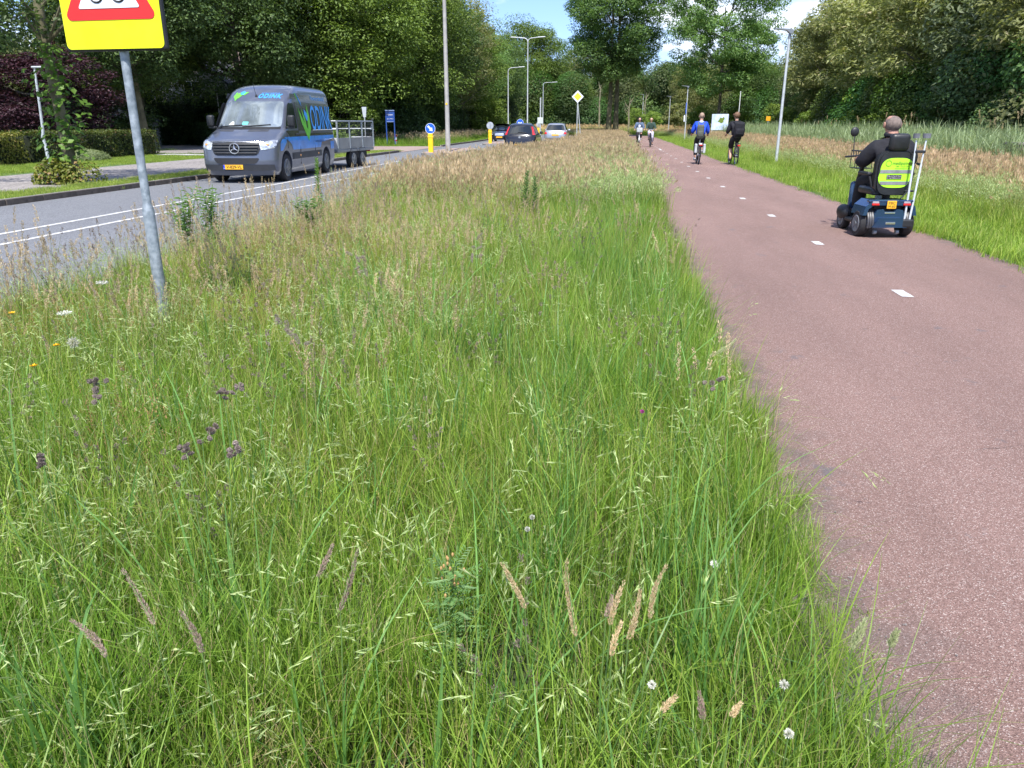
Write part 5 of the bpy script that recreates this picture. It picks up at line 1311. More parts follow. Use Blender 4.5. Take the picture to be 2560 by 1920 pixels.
mast(-9.35, 85, 9.7, (-1, 1), 'tall slim double-armed lamp rising beside the black hatchback', al=1.0, hd=0.8)
mast(-12.35, 92, 7.45, (1,), 'single-armed lamp left of the double-armed lamp', z=0, al=1.2, hd=0.7)
mast(-13.6, 150, 8.6, (1,), 'distant single-armed lamp just right of the double-armed lamp', z=0, al=1.6, hd=1.0)
def path_lamp(x, y, label, h=4.5, hd=1, extras=False):
    o = thing('path_lamp', label, 'street lamp', (x, y, 0), 0, 'slim lamps along the cycle path')
    m = MB(); m.tube([(0, 0, 0), (0, 0, 1.5), (0, 0, h - 0.15)], [0.055, 0.052, 0.040], 14); m.build('pole', galv_l, o, smooth=True)
    dk = pbr('lamp_head_grey', (0.22, 0.24, 0.26), 0.45, 0.4)
    m = MB(); m.tube([(0, 0, h - 0.20), (0, 0, h + 0.0)], [0.055, 0.04], 12); m.prism([(0.10, h + 0.03), (0.10, h + 0.07), (-0.02, h + 0.10), (-0.55, h + 0.13), (-0.55, h + 0.105), (-0.12, h + 0.05), (0.0, h - 0.06), (0.06, h - 0.06)], -0.11, 0.11); m.build('lamp_head', dk, o)
    if extras:
        m = MB(); m.rbox((-0.14, 0, 1.9), (0.10, 0.03, 0.55), 0.01); m.build('sticker', sgn_white, o)
        m = MB(); m.rbox((-0.05, 0, 2.75), (0.06, 0.30, 0.9), 0.01); m.build('blue_banner', sgn_blue, o)
    return o
path_lamp(5.88, 30.0, 'nearest slim cycle path lamp, right of the boys on bicycles')
path_lamp(6.15, 73.0, 'second slim cycle path lamp with stickers, left of the boy in blue', extras=True)
path_lamp(6.6, 103, 'third cycle path lamp with a dark foot', h=4.6)
for x, y, lb in ((4.7, 148, 'thin distant lamp left behind the bald cyclist'), (7.0, 158, 'thin distant lamp directly behind the bald cyclist'), (8.2, 176, 'farthest thin lamp right of the bald cyclist')): path_lamp(x, y, lb, h=6.3)
# info board, orange board, small posts, bin, cabinet
ib = thing('info_board', 'white and blue information board on legs behind the boys', 'sign', (9.75, 78, 0), R(-6)); ib.scale = (0.62, 0.82, 0.82)
for x in (-1.1, 1.1): m = MB(); m.box((x, 0.03, 1.2), (0.1, 0.1, 2.4)); m.build('leg', galv_l, ib)
m = MB(); m.rbox((0, 0, 1.95), (2.45, 0.06, 1.75), 0.01); m.build('panel', pbr('board_print', (0.70, 0.75, 0.85), 0.5, 0, 0.1, 1.6, detail=6, col2=(0.45, 0.55, 0.80)), ib)
m = MB(); m.prism([(-0.35, 2.0), (-0.15, 2.2), (0.0, 2.45), (0.30, 2.38), (0.55, 2.55), (0.68, 2.3), (0.5, 2.1), (0.55, 1.95), (0.2, 1.8), (-0.05, 1.92)], -0.036, -0.032); m.build('map_print', L_young, ib)
og = thing('orange_board', 'small square orange board above the reeds', 'sign', (15.6, 86, 0))
m = MB(); m.tube([(0, 0, 0), (0, 0, 2.0)], 0.03, 6); m.build('post', galv_l, og); m = MB(); m.rbox((0, -0.03, 1.95), (0.44, 0.03, 0.44), 0.01); m.build('panel', pbr('orange_sheet', (0.85, 0.38, 0.01), 0.5), og)
wm = thing('white_mast', 'thin white mast in front of the light green young trees', 'mast', (12.0, 82, 0)); m = MB(); m.tube([(0, 0, 0), (0, 0, 4.4)], 0.035, 6); m.build('pole', white_p, wm); m = MB(); m.ball((0, 0, 4.4), 0.05); m.build('cap', white_p, wm)
sp = thing('short_post', 'short pale wooden post with a white top in the verge beside the blue-jacket boy', 'post', (5.9, 58, 0)); m = MB(); m.box((0, 0, 0.4), (0.13, 0.13, 0.8)); m.build('post', bark_pale, sp); m = MB(); m.box((0, 0, 0.90), (0.30, 0.16, 0.22)); m.build('top', white_p, sp)
bn = thing('litter_bin', 'small black bin at the foot of the second path lamp', 'litter bin', (6.5, 72.6, 0)); m = MB(); m.lathe([(0.16, 0.35), (0.19, 0.95), (0.20, 0.97)], n=14); m.build('bin', black_p, bn); m = MB(); m.tube([(0, 0, 0), (0, 0, 0.5)], 0.04, 6); m.build('post', galv, bn)
cb = thing('wooden_cabinet', 'brown weathered box among the reeds at the right edge of the picture', 'cabinet', (10.9, 22.9, 0), R(10)); m = MB()
m.rbox((0, 0, 0.5), (0.75, 0.5, 0.95), 0.02); m.build('body', pbr('weathered_wood', (0.16, 0.12, 0.09), 0.9, 0, 0.4, 3, 0.5), cb); m = MB(); m.box((0, 0, 0.99), (0.85, 0.6, 0.05)); m.build('lid', pbr('grey_board', (0.20, 0.18, 0.16), 0.9), cb)
# ================================================================== bicycles and riders
skin_m = pbr('skin', (0.52, 0.30, 0.21), 0.5, 0, 0.08, 6)
skin_r = pbr('skin_tanned', (0.42, 0.22, 0.155), 0.5, 0, 0.15, 7)
def cloth(name, col, var=0.18): return pbr(name, col, 0.85, 0, var, 7, 1.0, bscale=9)
c_blue = cloth('blue_jacket', (0.012, 0.075, 0.62)); c_navy = cloth('navy_cloth', (0.012, 0.016, 0.035)); c_black = cloth('black_cloth', (0.010, 0.010, 0.012), 0.3)
c_black2 = cloth('washed_black_cloth', (0.009, 0.009, 0.014), 0.35); c_lgrey = cloth('pale_grey_cloth', (0.42, 0.45, 0.46)); c_green = cloth('dark_green_jumper', (0.035, 0.07, 0.055))
c_lilac = cloth('pale_lilac_trousers', (0.44, 0.42, 0.52)); c_denim = cloth('denim_jacket', (0.10, 0.14, 0.22)); c_white = cloth('white_cloth', (0.68, 0.68, 0.70)); c_olive = cloth('olive_grey_canvas', (0.085, 0.092, 0.075))
hair_b = pbr('brown_hair', (0.16, 0.085, 0.045), 0.6, 0, 0.3, 18, 0.6); hair_f = pbr('fair_cropped_hair', (0.30, 0.21, 0.15), 0.7, 0, 0.2, 20, 0.5); hair_d = pbr('dark_hair', (0.015, 0.010, 0.008), 0.5, 0, 0.3, 18, 0.6)
hair_g = pbr('grey_stubble', (0.17, 0.13, 0.11), 0.8, 0, 0.25, 24, 0.4)
shoe_w = pbr('white_shoe', (0.70, 0.70, 0.72), 0.5, 0, 0.06); shoe_k = pbr('black_shoe', (0.015, 0.015, 0.017), 0.5)

def ring(m, c, r_, t, n=28, sides=8):
    m.tube([(c[0], c[1] + r_ * math.cos(2 * math.pi * k / n), c[2] + r_ * math.sin(2 * math.pi * k / n)) for k in range(n + 1)], t, sides, cap=False)

def bicycle(label, loc, rz, frame_m, guard_m, lean=0.0, basket=None, bag=None, battery=False, crate=False):
    b = thing('bicycle', label, 'bicycle', loc, rz); b.rotation_euler = (0, lean, rz)
    ax = {'rear_wheel': (0, -0.53, 0.35), 'front_wheel': (0, 0.56, 0.35)}
    for nm, c in ax.items():
        m = MB(); ring(m, c, 0.335, 0.023); w = m.build('wheel', rubber, b, smooth=True)
        m = MB(); ring(m, c, 0.308, 0.009, sides=5); m.build('rim', chrome, w)
        m = MB()
        for k in range(18):
            a = 2 * math.pi * k / 18; m.tube([(0.02 * (-1) ** k, c[1], c[2]), (0, c[1] + 0.31 * math.cos(a), c[2] + 0.31 * math.sin(a))], 0.0022, 3, cap=False)
        m.lathe([(0.025, -0.04), (0.025, 0.04)], c, 'X', 10); m.build('spokes', chrome, w)
        m = MB(); a0, a1 = (0.15, 3.0) if c[1] < 0 else (0.25, 2.6)
        m.tube([(0, c[1] + (0.37 * math.cos(a) if c[1] > 0 else 0.37 * math.cos(math.pi - a)), c[2] + 0.37 * math.sin(a)) for a in [a0 + (a1 - a0) * k / 12 for k in range(13)]], 0.028, 6, flat=0.35); m.build('mudguard', guard_m, b, smooth=True)
    m = MB(); BBk = (0, -0.08, 0.29); st = (0, -0.26, 0.90); hd0 = (0, 0.43, 0.72); hd1 = (0, 0.37, 0.98)
    m.tube([BBk, st], 0.017, 8); m.tube([hd0, hd1], 0.021, 8); m.tube([(0, -0.20, 0.68), (0, 0.30, 0.62), hd0], 0.017, 8); m.tube([BBk, (0, 0.2, 0.42), hd0], 0.020, 8)
    for sx in (-1, 1):
        m.tube([(sx * 0.02, -0.23, 0.80), (sx * 0.06, -0.53, 0.35)], 0.009, 6); m.tube([(sx * 0.03, -0.08, 0.29), (sx * 0.06, -0.53, 0.35)], 0.011, 6)
        m.tube([(sx * 0.03, 0.43, 0.72), (sx * 0.055, 0.56, 0.35)], 0.012, 6)
    m.build('frame', frame_m, b, smooth=True)
    m = MB(); m.tube([(0, -0.25, 0.88), (0, -0.28, 0.98)], 0.013, 8); m.rbox((0, -0.27, 1.0), (0.17, 0.24, 0.07), 0.03, seg=3); m.build('saddle', black_p, b, smooth=True)
    m = MB(); m.tube([hd1, (0, 0.36, 1.05)], 0.014, 8); m.tube([(-0.29, 0.16, 1.09), (-0.22, 0.30, 1.11), (0, 0.37, 1.08), (0.22, 0.30, 1.11), (0.29, 0.16, 1.09)], 0.012, 8); m.build('handlebar', chrome, b, smooth=True)
    for sx in (-1, 1): m = MB(); m.tube([(sx * 0.29, 0.17, 1.09), (sx * 0.31, 0.07, 1.085)], 0.017, 8); m.build('grip', black_p, b)
    m = MB()
    for sx in (-1, 1): m.tube([(sx * 0.06, -0.25, 0.78), (sx * 0.07, -0.80, 0.78)], 0.008, 6); m.tube([(sx * 0.07, -0.70, 0.78), (sx * 0.07, -0.53, 0.37)], 0.007, 6)
    for y in (-0.35, -0.5, -0.65, -0.8): m.tube([(-0.07, y, 0.78), (0.07, y, 0.78)], 0.006, 5)
    m.build('luggage_rack', black_p if not battery else chrome, b)
    m = MB(); m.rbox((0.0, -0.83, 0.71), (0.11, 0.03, 0.05), 0.01); m.build('tail_light', red_lens, b)
    m = MB(); m.rbox((0.045, -0.28, 0.33), (0.03, 0.60, 0.13), 0.012); m.build('chain_guard', black_p, b)
    for sx, zz, yy in ((-1, 0.14, -0.06), (1, 0.44, -0.10)):
        m = MB(); m.tube([(sx * 0.06, -0.08, 0.29), (sx * 0.075, yy, zz)], 0.010, 6); m.rbox((sx * 0.125, yy, zz), (0.09, 0.09, 0.025), 0.008); m.build('pedal', black_p, b)
    m = MB(); m.ball((0, 0.47, 0.90), (0.035, 0.04, 0.035)); m.build('head_lamp', chrome, b)
    if battery: m = MB(); m.rbox((0, -0.50, 0.735), (0.11, 0.42, 0.06), 0.02); m.build('battery', white_p, b)
    if basket: m = MB(); m.rbox((0, 0.60, 1.06), (0.40, 0.26, 0.30), 0.05, seg=3); m.build('front_bag', basket, b, smooth=True)
    if bag: m = MB(); m.rbox((-0.16 if bag is c_black else -0.15, -0.52, 0.55), (0.14, 0.36, 0.40), 0.04); m.build('pannier_bag', bag, b)
    if crate:
        for sx in (-1, 1): m = MB(); m.rbox((sx * 0.155, -0.50, 0.58), (0.09, 0.32, 0.34), 0.03); m.build('pannier_bag', c_lgrey, b)
    return b

def hand(w, d, up, k=1.0):
    """palm and five separate curled fingers; w wrist, d direction, up back of the hand"""
    w, d, up = Vector(w), Vector(d).normalized(), Vector(up).normalized(); s_ = d.cross(up).normalized(); ch = []
    pc = w + d * 0.045 * k
    ch.append([(*w, 0.024 * k), (*pc, 0.030 * k)])
    for i, (off, L) in enumerate(((-0.030, 0.062), (-0.010, 0.072), (0.010, 0.068), (0.028, 0.052))):
        a = pc + s_ * off * k + d * 0.030 * k; b_ = a + d * L * 0.45 * k - up * 0.012 * k; c = b_ + d * L * 0.2 * k - up * L * 0.45 * k; e = c - d * L * 0.25 * k - up * 0.01 * k
        ch.append([(*pc, 0.030 * k), (*a, 0.011 * k), (*b_, 0.0095 * k), (*c, 0.009 * k), (*e, 0.008 * k)])
    t0 = pc - s_ * 0.030 * k - d * 0.012 * k; t1 = t0 - s_ * 0.016 * k + d * 0.025 * k - up * 0.02 * k; t2 = t1 + d * 0.02 * k - up * 0.02 * k + s_ * 0.012 * k
    ch.append([(*pc, 0.030 * k), (*t0, 0.014 * k), (*t1, 0.011 * k), (*t2, 0.009 * k)])
    return ch

def rider(label, loc, rz, top, bottom, shoes, hair, sk=skin_m, down=-1, shorts=False, hair_kind='short', turn=0.0, tilt=0.0, cuffs=None, collar=None, glasses=False, lean=0.0):
    p = thing('person', label, 'person', loc, rz); p.rotation_euler = (0, lean, rz)
    hipz = 1.00
    sh = {s_: Vector((s_ * 0.185, -0.05, 1.47)) for s_ in (-1, 1)}; el = {s_: Vector((s_ * 0.275, -0.02, 1.22)) for s_ in (-1, 1)}; wr = {s_: Vector((s_ * 0.30, 0.06, 1.09)) for s_ in (-1, 1)}
    kn = {}; an = {}; toe = {}
    for s_ in (-1, 1):
        if s_ == down: kn[s_] = Vector((s_ * 0.115, 0.10, 0.60)); an[s_] = Vector((s_ * 0.125, -0.10, 0.235)); toe[s_] = Vector((s_ * 0.14, 0.07, 0.175))
        else: kn[s_] = Vector((s_ * 0.12, 0.20, 0.84)); an[s_] = Vector((s_ * 0.125, -0.10, 0.53)); toe[s_] = Vector((s_ * 0.13, 0.06, 0.485))
    pelvis = (0, -0.23, 1.02); waist = (0, -0.20, 1.16); chest = (0, -0.13, 1.36); nk = (0, -0.07, 1.52); n2 = (0, -0.05, 1.585)
    hx = math.sin(turn)
    head = [(*nk, 0.058), (*n2, 0.052), (0.0, -0.035, 1.65, 0.070), (0.0, -0.030, 1.72, 0.088), (0.0, -0.030, 1.78, 0.084), (0.0, -0.035, 1.825, 0.055)]
    ch = [[(*pelvis, 0.115), (*waist, 0.11), (*chest, 0.115), (*nk, 0.060)], head]
    for s_ in (-1, 1):
        ch.append([(*chest, 0.115), (*sh[s_], 0.055), (*el[s_], 0.043), (*wr[s_], 0.026)]); ch += hand(wr[s_], (0.05 * s_, 1, -0.15), (0, 0.1, 1), 0.95)
        ch.append([(*pelvis, 0.125), (s_ * 0.10, -0.16, 0.97, 0.095), (*kn[s_], 0.060), (*((kn[s_] * 0.55 + an[s_] * 0.45)), 0.052), (*an[s_], 0.036), (*toe[s_], 0.034)])
    # nose and jaw belong to the one body surface
    ch.append([(0.0, -0.030, 1.72, 0.088), (0.0, 0.072, 1.715, 0.016)])
    link('body', skin(ch, 2), sk, p)
    for s_ in (-1, 1):
        m = MB(); m.ball((s_ * 0.036, 0.052, 1.745), 0.011, 8, 6); m.build('eye', white_p if not glasses else ink, p)
        m = MB(); m.ball((s_ * 0.096, -0.035, 1.725), (0.012, 0.024, 0.034), 8, 6); m.build('ear', sk, p)
    m = MB(); m.tube([(-0.022, 0.062, 1.672), (0, 0.068, 1.668), (0.022, 0.062, 1.672)], 0.005, 5); m.build('mouth', pbr('lips', (0.35, 0.12, 0.10), 0.5), p)
    # jacket: torso and sleeves
    ch = [[(0, -0.23, 1.03, 0.185), (*waist, 0.180), (*chest, 0.195), (*nk, 0.105), (0, -0.06, 1.545, 0.070)]]
    for s_ in (-1, 1): ch.append([(*chest, 0.195), (*sh[s_], 0.105), (*el[s_], 0.076), (*(wr[s_] * 0.85 + el[s_] * 0.15), 0.050)])
    jk = link('jacket', skin(ch, 2), top, p)
    if cuffs:
        ch = []
        for s_ in (-1, 1):
            m = skin([[(*(el[s_] * 0.75 + wr[s_] * 0.25), 0.068), (*(wr[s_] * 0.9 + el[s_] * 0.1), 0.054)]], 2); link('dark_cuff', m, cuffs, jk)
    if collar: link('hood', skin([[(-0.10, -0.10, 1.545, 0.05), (0, -0.17, 1.535, 0.062), (0.10, -0.10, 1.545, 0.05)], [(0, -0.17, 1.535, 0.062), (0, -0.185, 1.47, 0.055)]], 2), collar, jk)
    # trousers
    for s_ in (-1, 1): pass
    ch = [[(0, -0.23, 1.02, 0.150), (0, -0.2, 1.08, 0.14)]]
    for s_ in (-1, 1):
        e = kn[s_] * 0.98 + an[s_] * 0.02 if shorts else kn[s_] * 0.12 + an[s_] * 0.88
        hip = (s_ * 0.10, -0.16, 0.97)
        ch.append([(0, -0.23, 1.02, 0.150), (*hip, 0.115), (*((Vector(hip) + kn[s_]) / 2), 0.095)] + ([(*e, 0.085)] if shorts else [(*kn[s_], 0.075), (*e, 0.052)]))
    link('shorts' if shorts else 'trousers', skin(ch, 2), bottom, p)
    for s_ in (-1, 1):
        a, t = an[s_], toe[s_]
        link('shoe', skin([[(a.x, a.y - 0.045, a.z - 0.055, 0.040), (a.x, a.y + 0.03, a.z - 0.045, 0.052), (t.x, t.y, t.z - 0.012, 0.040), (t.x, t.y + 0.055, t.z - 0.022, 0.030)], [(a.x, a.y + 0.03, a.z - 0.045, 0.052), (a.x, a.y - 0.005, a.z + 0.012, 0.048)]], 2), shoes, p)
    if hair_kind == 'short':
        link('hair', skin([[(0, -0.045, 1.70, 0.090), (0, -0.048, 1.76, 0.100), (0, -0.040, 1.825, 0.080), (0, -0.02, 1.86, 0.04)]], 2), hair, p)
    elif hair_kind == 'crop':
        m = MB(); m.ball((0, -0.050, 1.765), (0.097, 0.104, 0.108), 16, 11); m.build('hair', hair, p, smooth=True)
    elif hair_kind == 'tousled':
        m = MB(); m.ball((0, -0.055, 1.775), (0.112, 0.115, 0.118), 16, 11); m.build('hair_mass', hair, p, smooth=True)
        link('hair', skin([[(0, -0.05, 1.70, 0.094), (0.01, -0.05, 1.77, 0.115), (0.0, -0.03, 1.84, 0.085)], [(0.01, -0.05, 1.77, 0.115), (-0.11, -0.02, 1.80, 0.035), (-0.15, 0, 1.795, 0.02)], [(0.01, -0.05, 1.77, 0.115), (0.10, -0.02, 1.82, 0.04)]], 2), hair, p)
    elif hair_kind == 'bald':
        m = MB(); m.ball((0, -0.055, 1.735), (0.096, 0.098, 0.07), 16, 11); m.build('hair', hair, p, smooth=True)
    elif hair_kind == 'curly':
        m = MB(); m.ball((0, -0.085, 1.72), (0.145, 0.12, 0.17), 16, 11); m.build('hair_mass', hair, p, smooth=True)
        link('hair', skin([[(0, -0.07, 1.60, 0.075), (0, -0.085, 1.70, 0.12), (0, -0.06, 1.80, 0.12), (0, -0.02, 1.86, 0.07)], [(0, -0.085, 1.70, 0.12), (-0.12, -0.04, 1.68, 0.06), (-0.125, 0, 1.62, 0.05)], [(0, -0.085, 1.70, 0.12), (0.12, -0.04, 1.70, 0.06), (0.13, 0, 1.63, 0.05)]], 2), hair, p)
    return p

# boys riding away
KA = dict(loc=(3.20, 31.4, 0.012), rz=R(-1))
bicycle('grey city bicycle with pale panniers ridden by the boy in blue', KA['loc'], KA['rz'], galv_l, black_p, lean=0.02, battery=True, crate=True)
rider('person in a bright blue jacket with a pale hood cycling away', KA['loc'], KA['rz'], c_blue, c_black, shoe_w, hair_f, hair_kind='crop', cuffs=c_navy, collar=c_lgrey, lean=0.02)
KB = dict(loc=(4.46, 30.9, 0.012), rz=R(4))
bicycle('dark bicycle with a red rear light at the right edge of the path', KB['loc'], KB['rz'], black_p, black_p, lean=0.0, battery=False)
rider('person in a black hooded jacket and shorts cycling away at the right', KB['loc'], KB['rz'], c_black2, c_black, shoe_k, hair_b, hair_kind='tousled', shorts=True, collar=c_black2, lean=0.0)
def backpack(label, loc, rz, mat, w=0.30, h=0.46, z=1.24, dx=0.0, lean=0.0, strap=None):
    o = thing('backpack', label, 'backpack', loc, rz); o.rotation_euler = (0, lean, rz)
    m = MB(); m.rbox((dx, -0.40, z), (w, 0.17, h), 0.07, seg=4, rx=0.10); m.build('main_bag', mat, o, smooth=True)
    m = MB(); m.rbox((dx, -0.49, z - 0.08), (w * 0.78, 0.06, h * 0.42), 0.03, seg=3, rx=0.10); m.build('front_pocket', mat, o, smooth=True)
    m = MB(); m.tube([(dx - 0.05, -0.40, z + h / 2 + 0.01), (dx, -0.40, z + h / 2 + 0.05), (dx + 0.05, -0.40, z + h / 2 + 0.01)], 0.010, 6); m.build('handle', mat, o)
    for sx in (-1, 1):
        m = MB(); m.tube([(dx + sx * 0.08, -0.36, z + h / 2 - 0.04), (sx * 0.125, -0.20, 1.53), (sx * 0.13, -0.04, 1.56), (sx * 0.14, 0.08, 1.45), (sx * 0.15, 0.03, 1.20)], 0.018, 6, flat=0.5); m.build('shoulder_strap', strap or mat, o)
    return o
backpack('narrow olive grey backpack on the boy in the blue jacket', KA['loc'], KA['rz'], c_olive, 0.27, 0.50, 1.19, -0.03, 0.02)
backpack('bulky black backpack on the boy in the black jacket', KB['loc'], KB['rz'], c_black2, 0.38, 0.52, 1.27, 0.05)
# oncoming couple
KC = dict(loc=(1.58, 54.6, 0.012), rz=math.pi)
bicycle('white bicycle with a pale front bag ridden towards us', KC['loc'], KC['rz'], white_p, white_p, basket=c_lgrey)
rider('person with dark curly hair and denim jacket cycling towards us', KC['loc'], KC['rz'], c_denim, c_black, shoe_w, hair_d, hair_kind='curly', down=1)
link('white_top', skin([[(0, 0.02, 1.18, 0.07), (0, 0.015, 1.40, 0.07)]], 2), c_white, COL.objects['jacket.002'] if 'jacket.002' in COL.objects else None)
KD = dict(loc=(2.32, 53.9, 0.012), rz=math.pi)
bicycle('dark bicycle with a black side bag ridden towards us', KD['loc'], KD['rz'], black_p, black_p, bag=c_black)
rider('person with a bald head and dark green jumper cycling towards us', KD['loc'], KD['rz'], c_green, c_lilac, shoe_k, hair_g, sk=skin_m, hair_kind='bald', glasses=True)

# ================================================================== mobility scooter
sb = pbr('scooter_blue', (0.022, 0.055, 0.125), 0.25, 0.35, 0.1, 3, coat=0.8)
seat_m = pbr('black_vinyl', (0.016, 0.017, 0.018), 0.42, 0, 0.2, 10, 0.15)
vest_m = pbr('fluorescent_vest', (0.42, 0.92, 0.03), 0.7, 0, 0.04, 4)
refl = pbr('reflective_tape', (0.22, 0.22, 0.23), 0.5, 0.1, 0.15, 14)
SL, SR = (3.68, 11.62, 0.012), R(6)
sc = thing('mobility_scooter', 'dark blue mobility scooter with a fluorescent yellow cover on its black seat', 'mobility scooter', SL, SR)
for sx in (-1, 1):
    wheel(sc, sx * 0.30, -0.35, 0.175, 0.12, sx, rim=pbr('grey_rim', (0.18, 0.19, 0.20), 0.5, 0.3), spokes=5)
    wheel(sc, sx * 0.20, 0.48, 0.15, 0.10, sx, rim=pbr('grey_rim', (0.18, 0.19, 0.20), 0.5, 0.3), spokes=5)
    m = MB()
    for k, dx in enumerate((-0.03, 0.0, 0.03)):
        m.tube([(sx * 0.245 + dx, -0.35 - 0.205 * math.cos(a), 0.185 + 0.205 * math.sin(a)) for a in [-0.25 + 1.9 * j / 10 for j in range(11)]], 0.018, 6)
    m.build('mudguard', pbr('dark_ribbed_plastic', (0.05, 0.05, 0.055), 0.45), sc, smooth=True)
    m = MB(); m.ball((sx * 0.21, 0.48, 0.24), (0.085, 0.20, 0.115), 14, 9); m.build('front_mudguard', black_p, sc, smooth=True)
    m = MB(); m.lathe([(0.03, -0.02), (0.03, 0.02)], (sx * 0.15, -0.50, 0.075), 'X', 12); m.build('anti_tip_wheel', galv, sc)
    m = MB(); m.rbox((sx * 0.21, -0.545, 0.472), (0.09, 0.025, 0.032), 0.012, seg=3); tl = m.build('tail_light', pbr('clear_lens', (0.30, 0.27, 0.28), 0.2, 0, 0.1, coat=0.6), sc, smooth=True)
    m = MB(); m.rbox((sx * 0.21, -0.550, 0.448), (0.10, 0.022, 0.028), 0.008); m.build('red_lens', red_lens, tl)
prof = lambda w0, w1, z0, z1: [(-w0 / 2, z0), (w0 / 2, z0), (w1 / 2, z1), (-w1 / 2, z1)]
m = MB(); m.prism(prof(0.46, 0.30, 0.145, 0.275), -0.60, -0.54); m.build('lower_cowl', sb, sc)
m = MB(); m.prism([(-0.29, 0.15), (0.29, 0.15), (0.29, 0.24), (0.21, 0.29), (0.17, 0.375), (0.09, 0.385), (0.07, 0.355), (-0.07, 0.355), (-0.09, 0.385), (-0.17, 0.375), (-0.21, 0.29), (-0.29, 0.24)], -0.54, -0.26); m.build('motor_cowl', sb, sc)
m = MB(); m.prism([(-0.36, 0.30), (-0.33, 0.42), (-0.24, 0.50), (0.24, 0.50), (0.33, 0.42), (0.36, 0.30), (0.31, 0.30), (0.29, 0.385), (0.22, 0.435), (-0.22, 0.435), (-0.29, 0.385), (-0.31, 0.30)], -0.54, -0.14); m.build('rear_shell', sb, sc)
m = MB(); m.rbox((0, -0.50, 0.49), (0.60, 0.09, 0.035), 0.015); m.build('shell_edge', sb, sc)
m = MB(); m.box((0, -0.30, 0.33), (0.36, 0.30, 0.22)); m.build('motor', ink, sc)
m = MB(); m.rbox((0, 0.22, 0.165), (0.50, 0.80, 0.07), 0.03); m.build('foot_deck', black_p, sc)
m = MB(); m.rbox((0, -0.562, 0.445), (0.125, 0.012, 0.105), 0.008); pl = m.build('number_plate', yellow_plate, sc)
lettering('FBC', 0.05, ink, pl, lambda x, z: (x, -0.5695, z + 0.467)); lettering('M-60', 0.045, ink, pl, lambda x, z: (x, -0.5695, z + 0.422))
m = MB(); m.rbox((0, -0.603, 0.205), (0.13, 0.008, 0.032), 0.003); m.build('badge', chrome, sc); m = MB(); m.rbox((0, -0.543, 0.335), (0.14, 0.008, 0.022), 0.003); m.build('badge', chrome, sc)
m = MB(); m.tube([(0, -0.12, 0.40), (0, -0.12, 0.56)], 0.045, 12); m.build('seat_post', galv, sc)
# seat
m = MB(); m.rbox((0, -0.05, 0.60), (0.50, 0.50, 0.11), 0.045, seg=4); m.build('seat', seat_m, sc, (0.07, 0, 0), smooth=True)
m = MB()
bp_ = [(0.258 * math.copysign(abs(math.cos(t)) ** 0.5, math.cos(t)), 0.85 + 0.29 * math.copysign(abs(math.sin(t)) ** 0.55, math.sin(t))) for t in [2 * math.pi * k / 40 for k in range(40)]]
m.prism(bp_, -0.345, -0.255); m.prism([(a * 0.9, 0.56 + (b - 0.56) * 0.97) for a, b in bp_], -0.375, -0.345); br = m.build('backrest', seat_m, sc, (0.07, 0, 0))
m = MB(); m.rbox((0.0, -0.345, 1.245), (0.265, 0.12, 0.23), 0.055, seg=4, rx=0.08); m.build('headrest', seat_m, sc, (0.07, 0, 0), smooth=True)
vz = lambda pts: pts
vest_o = [((0.215 if math.cos(t) > 0 else 0.215) * math.copysign(abs(math.cos(t)) ** 0.62, math.cos(t)) - 0.012 * math.cos(2 * t) * (math.sin(t) < 0) + 0.012 * math.sin(t), 0.85 + 0.195 * math.copysign(abs(math.sin(t)) ** 0.62, math.sin(t))) for t in [2 * math.pi * k / 44 for k in range(44)]]
m = MB(); m.prism(vest_o, -0.384, -0.376); vo = m.build('seat_cover', vest_m, sc, (0.07, 0, 0))
m = MB(); m.prism([(-0.186, 0.695), (0.160, 0.695), (0.190, 0.74), (-0.208, 0.74)], -0.388, -0.3845); m.build('reflective_band', refl, vo)
m = MB(); m.prism([(-0.2155, 0.845), (0.2145, 0.845), (0.2165, 0.89), (-0.211, 0.89)], -0.388, -0.3845); m.build('reflective_band', refl, vo)
pr = pbr('dark_green_print', (0.05, 0.14, 0.02), 0.7)
lettering('medipoint', 0.056, pr, vo, lambda x, z: (x + 0.05, -0.3865, z + 0.975), bold=0.0008); lettering('088 - 10 20 100', 0.026, pr, vo, lambda x, z: (x + 0.07, -0.3865, z + 0.935)); lettering('www.medipoint.nl', 0.026, pr, vo, lambda x, z: (x + 0.07, -0.3865, z + 0.908))
m = MB(); m.tube([(-0.115 + 0.037 * math.cos(a), -0.3865, 0.975 + 0.037 * math.sin(a)) for a in [2 * math.pi * k / 16 for k in range(17)]], 0.003, 4); m.build('ring_logo', pr, vo)
m = MB(); m.box((-0.02, -0.3865, 0.797), (0.20, 0.004, 0.058)); lb = m.build('black_label', ink, vo)
lettering('Zorg, wonen en leven', 0.022, white_p, lb, lambda x, z: (x - 0.02, -0.3895, z + 0.811)); lettering('uw hulpmiddelencentrum', 0.019, white_p, lb, lambda x, z: (x - 0.02, -0.3895, z + 0.785))
for sx in (-1, 1):
    m = MB(); m.tube([(sx * 0.25, -0.27, 0.66), (sx * 0.29, -0.25, 0.80)], 0.016, 6); m.rbox((sx * 0.29, -0.08, 0.83), (0.07, 0.34, 0.05), 0.02, seg=3); m.build('armrest', black_p, sc, (0.07, 0, 0), smooth=True)
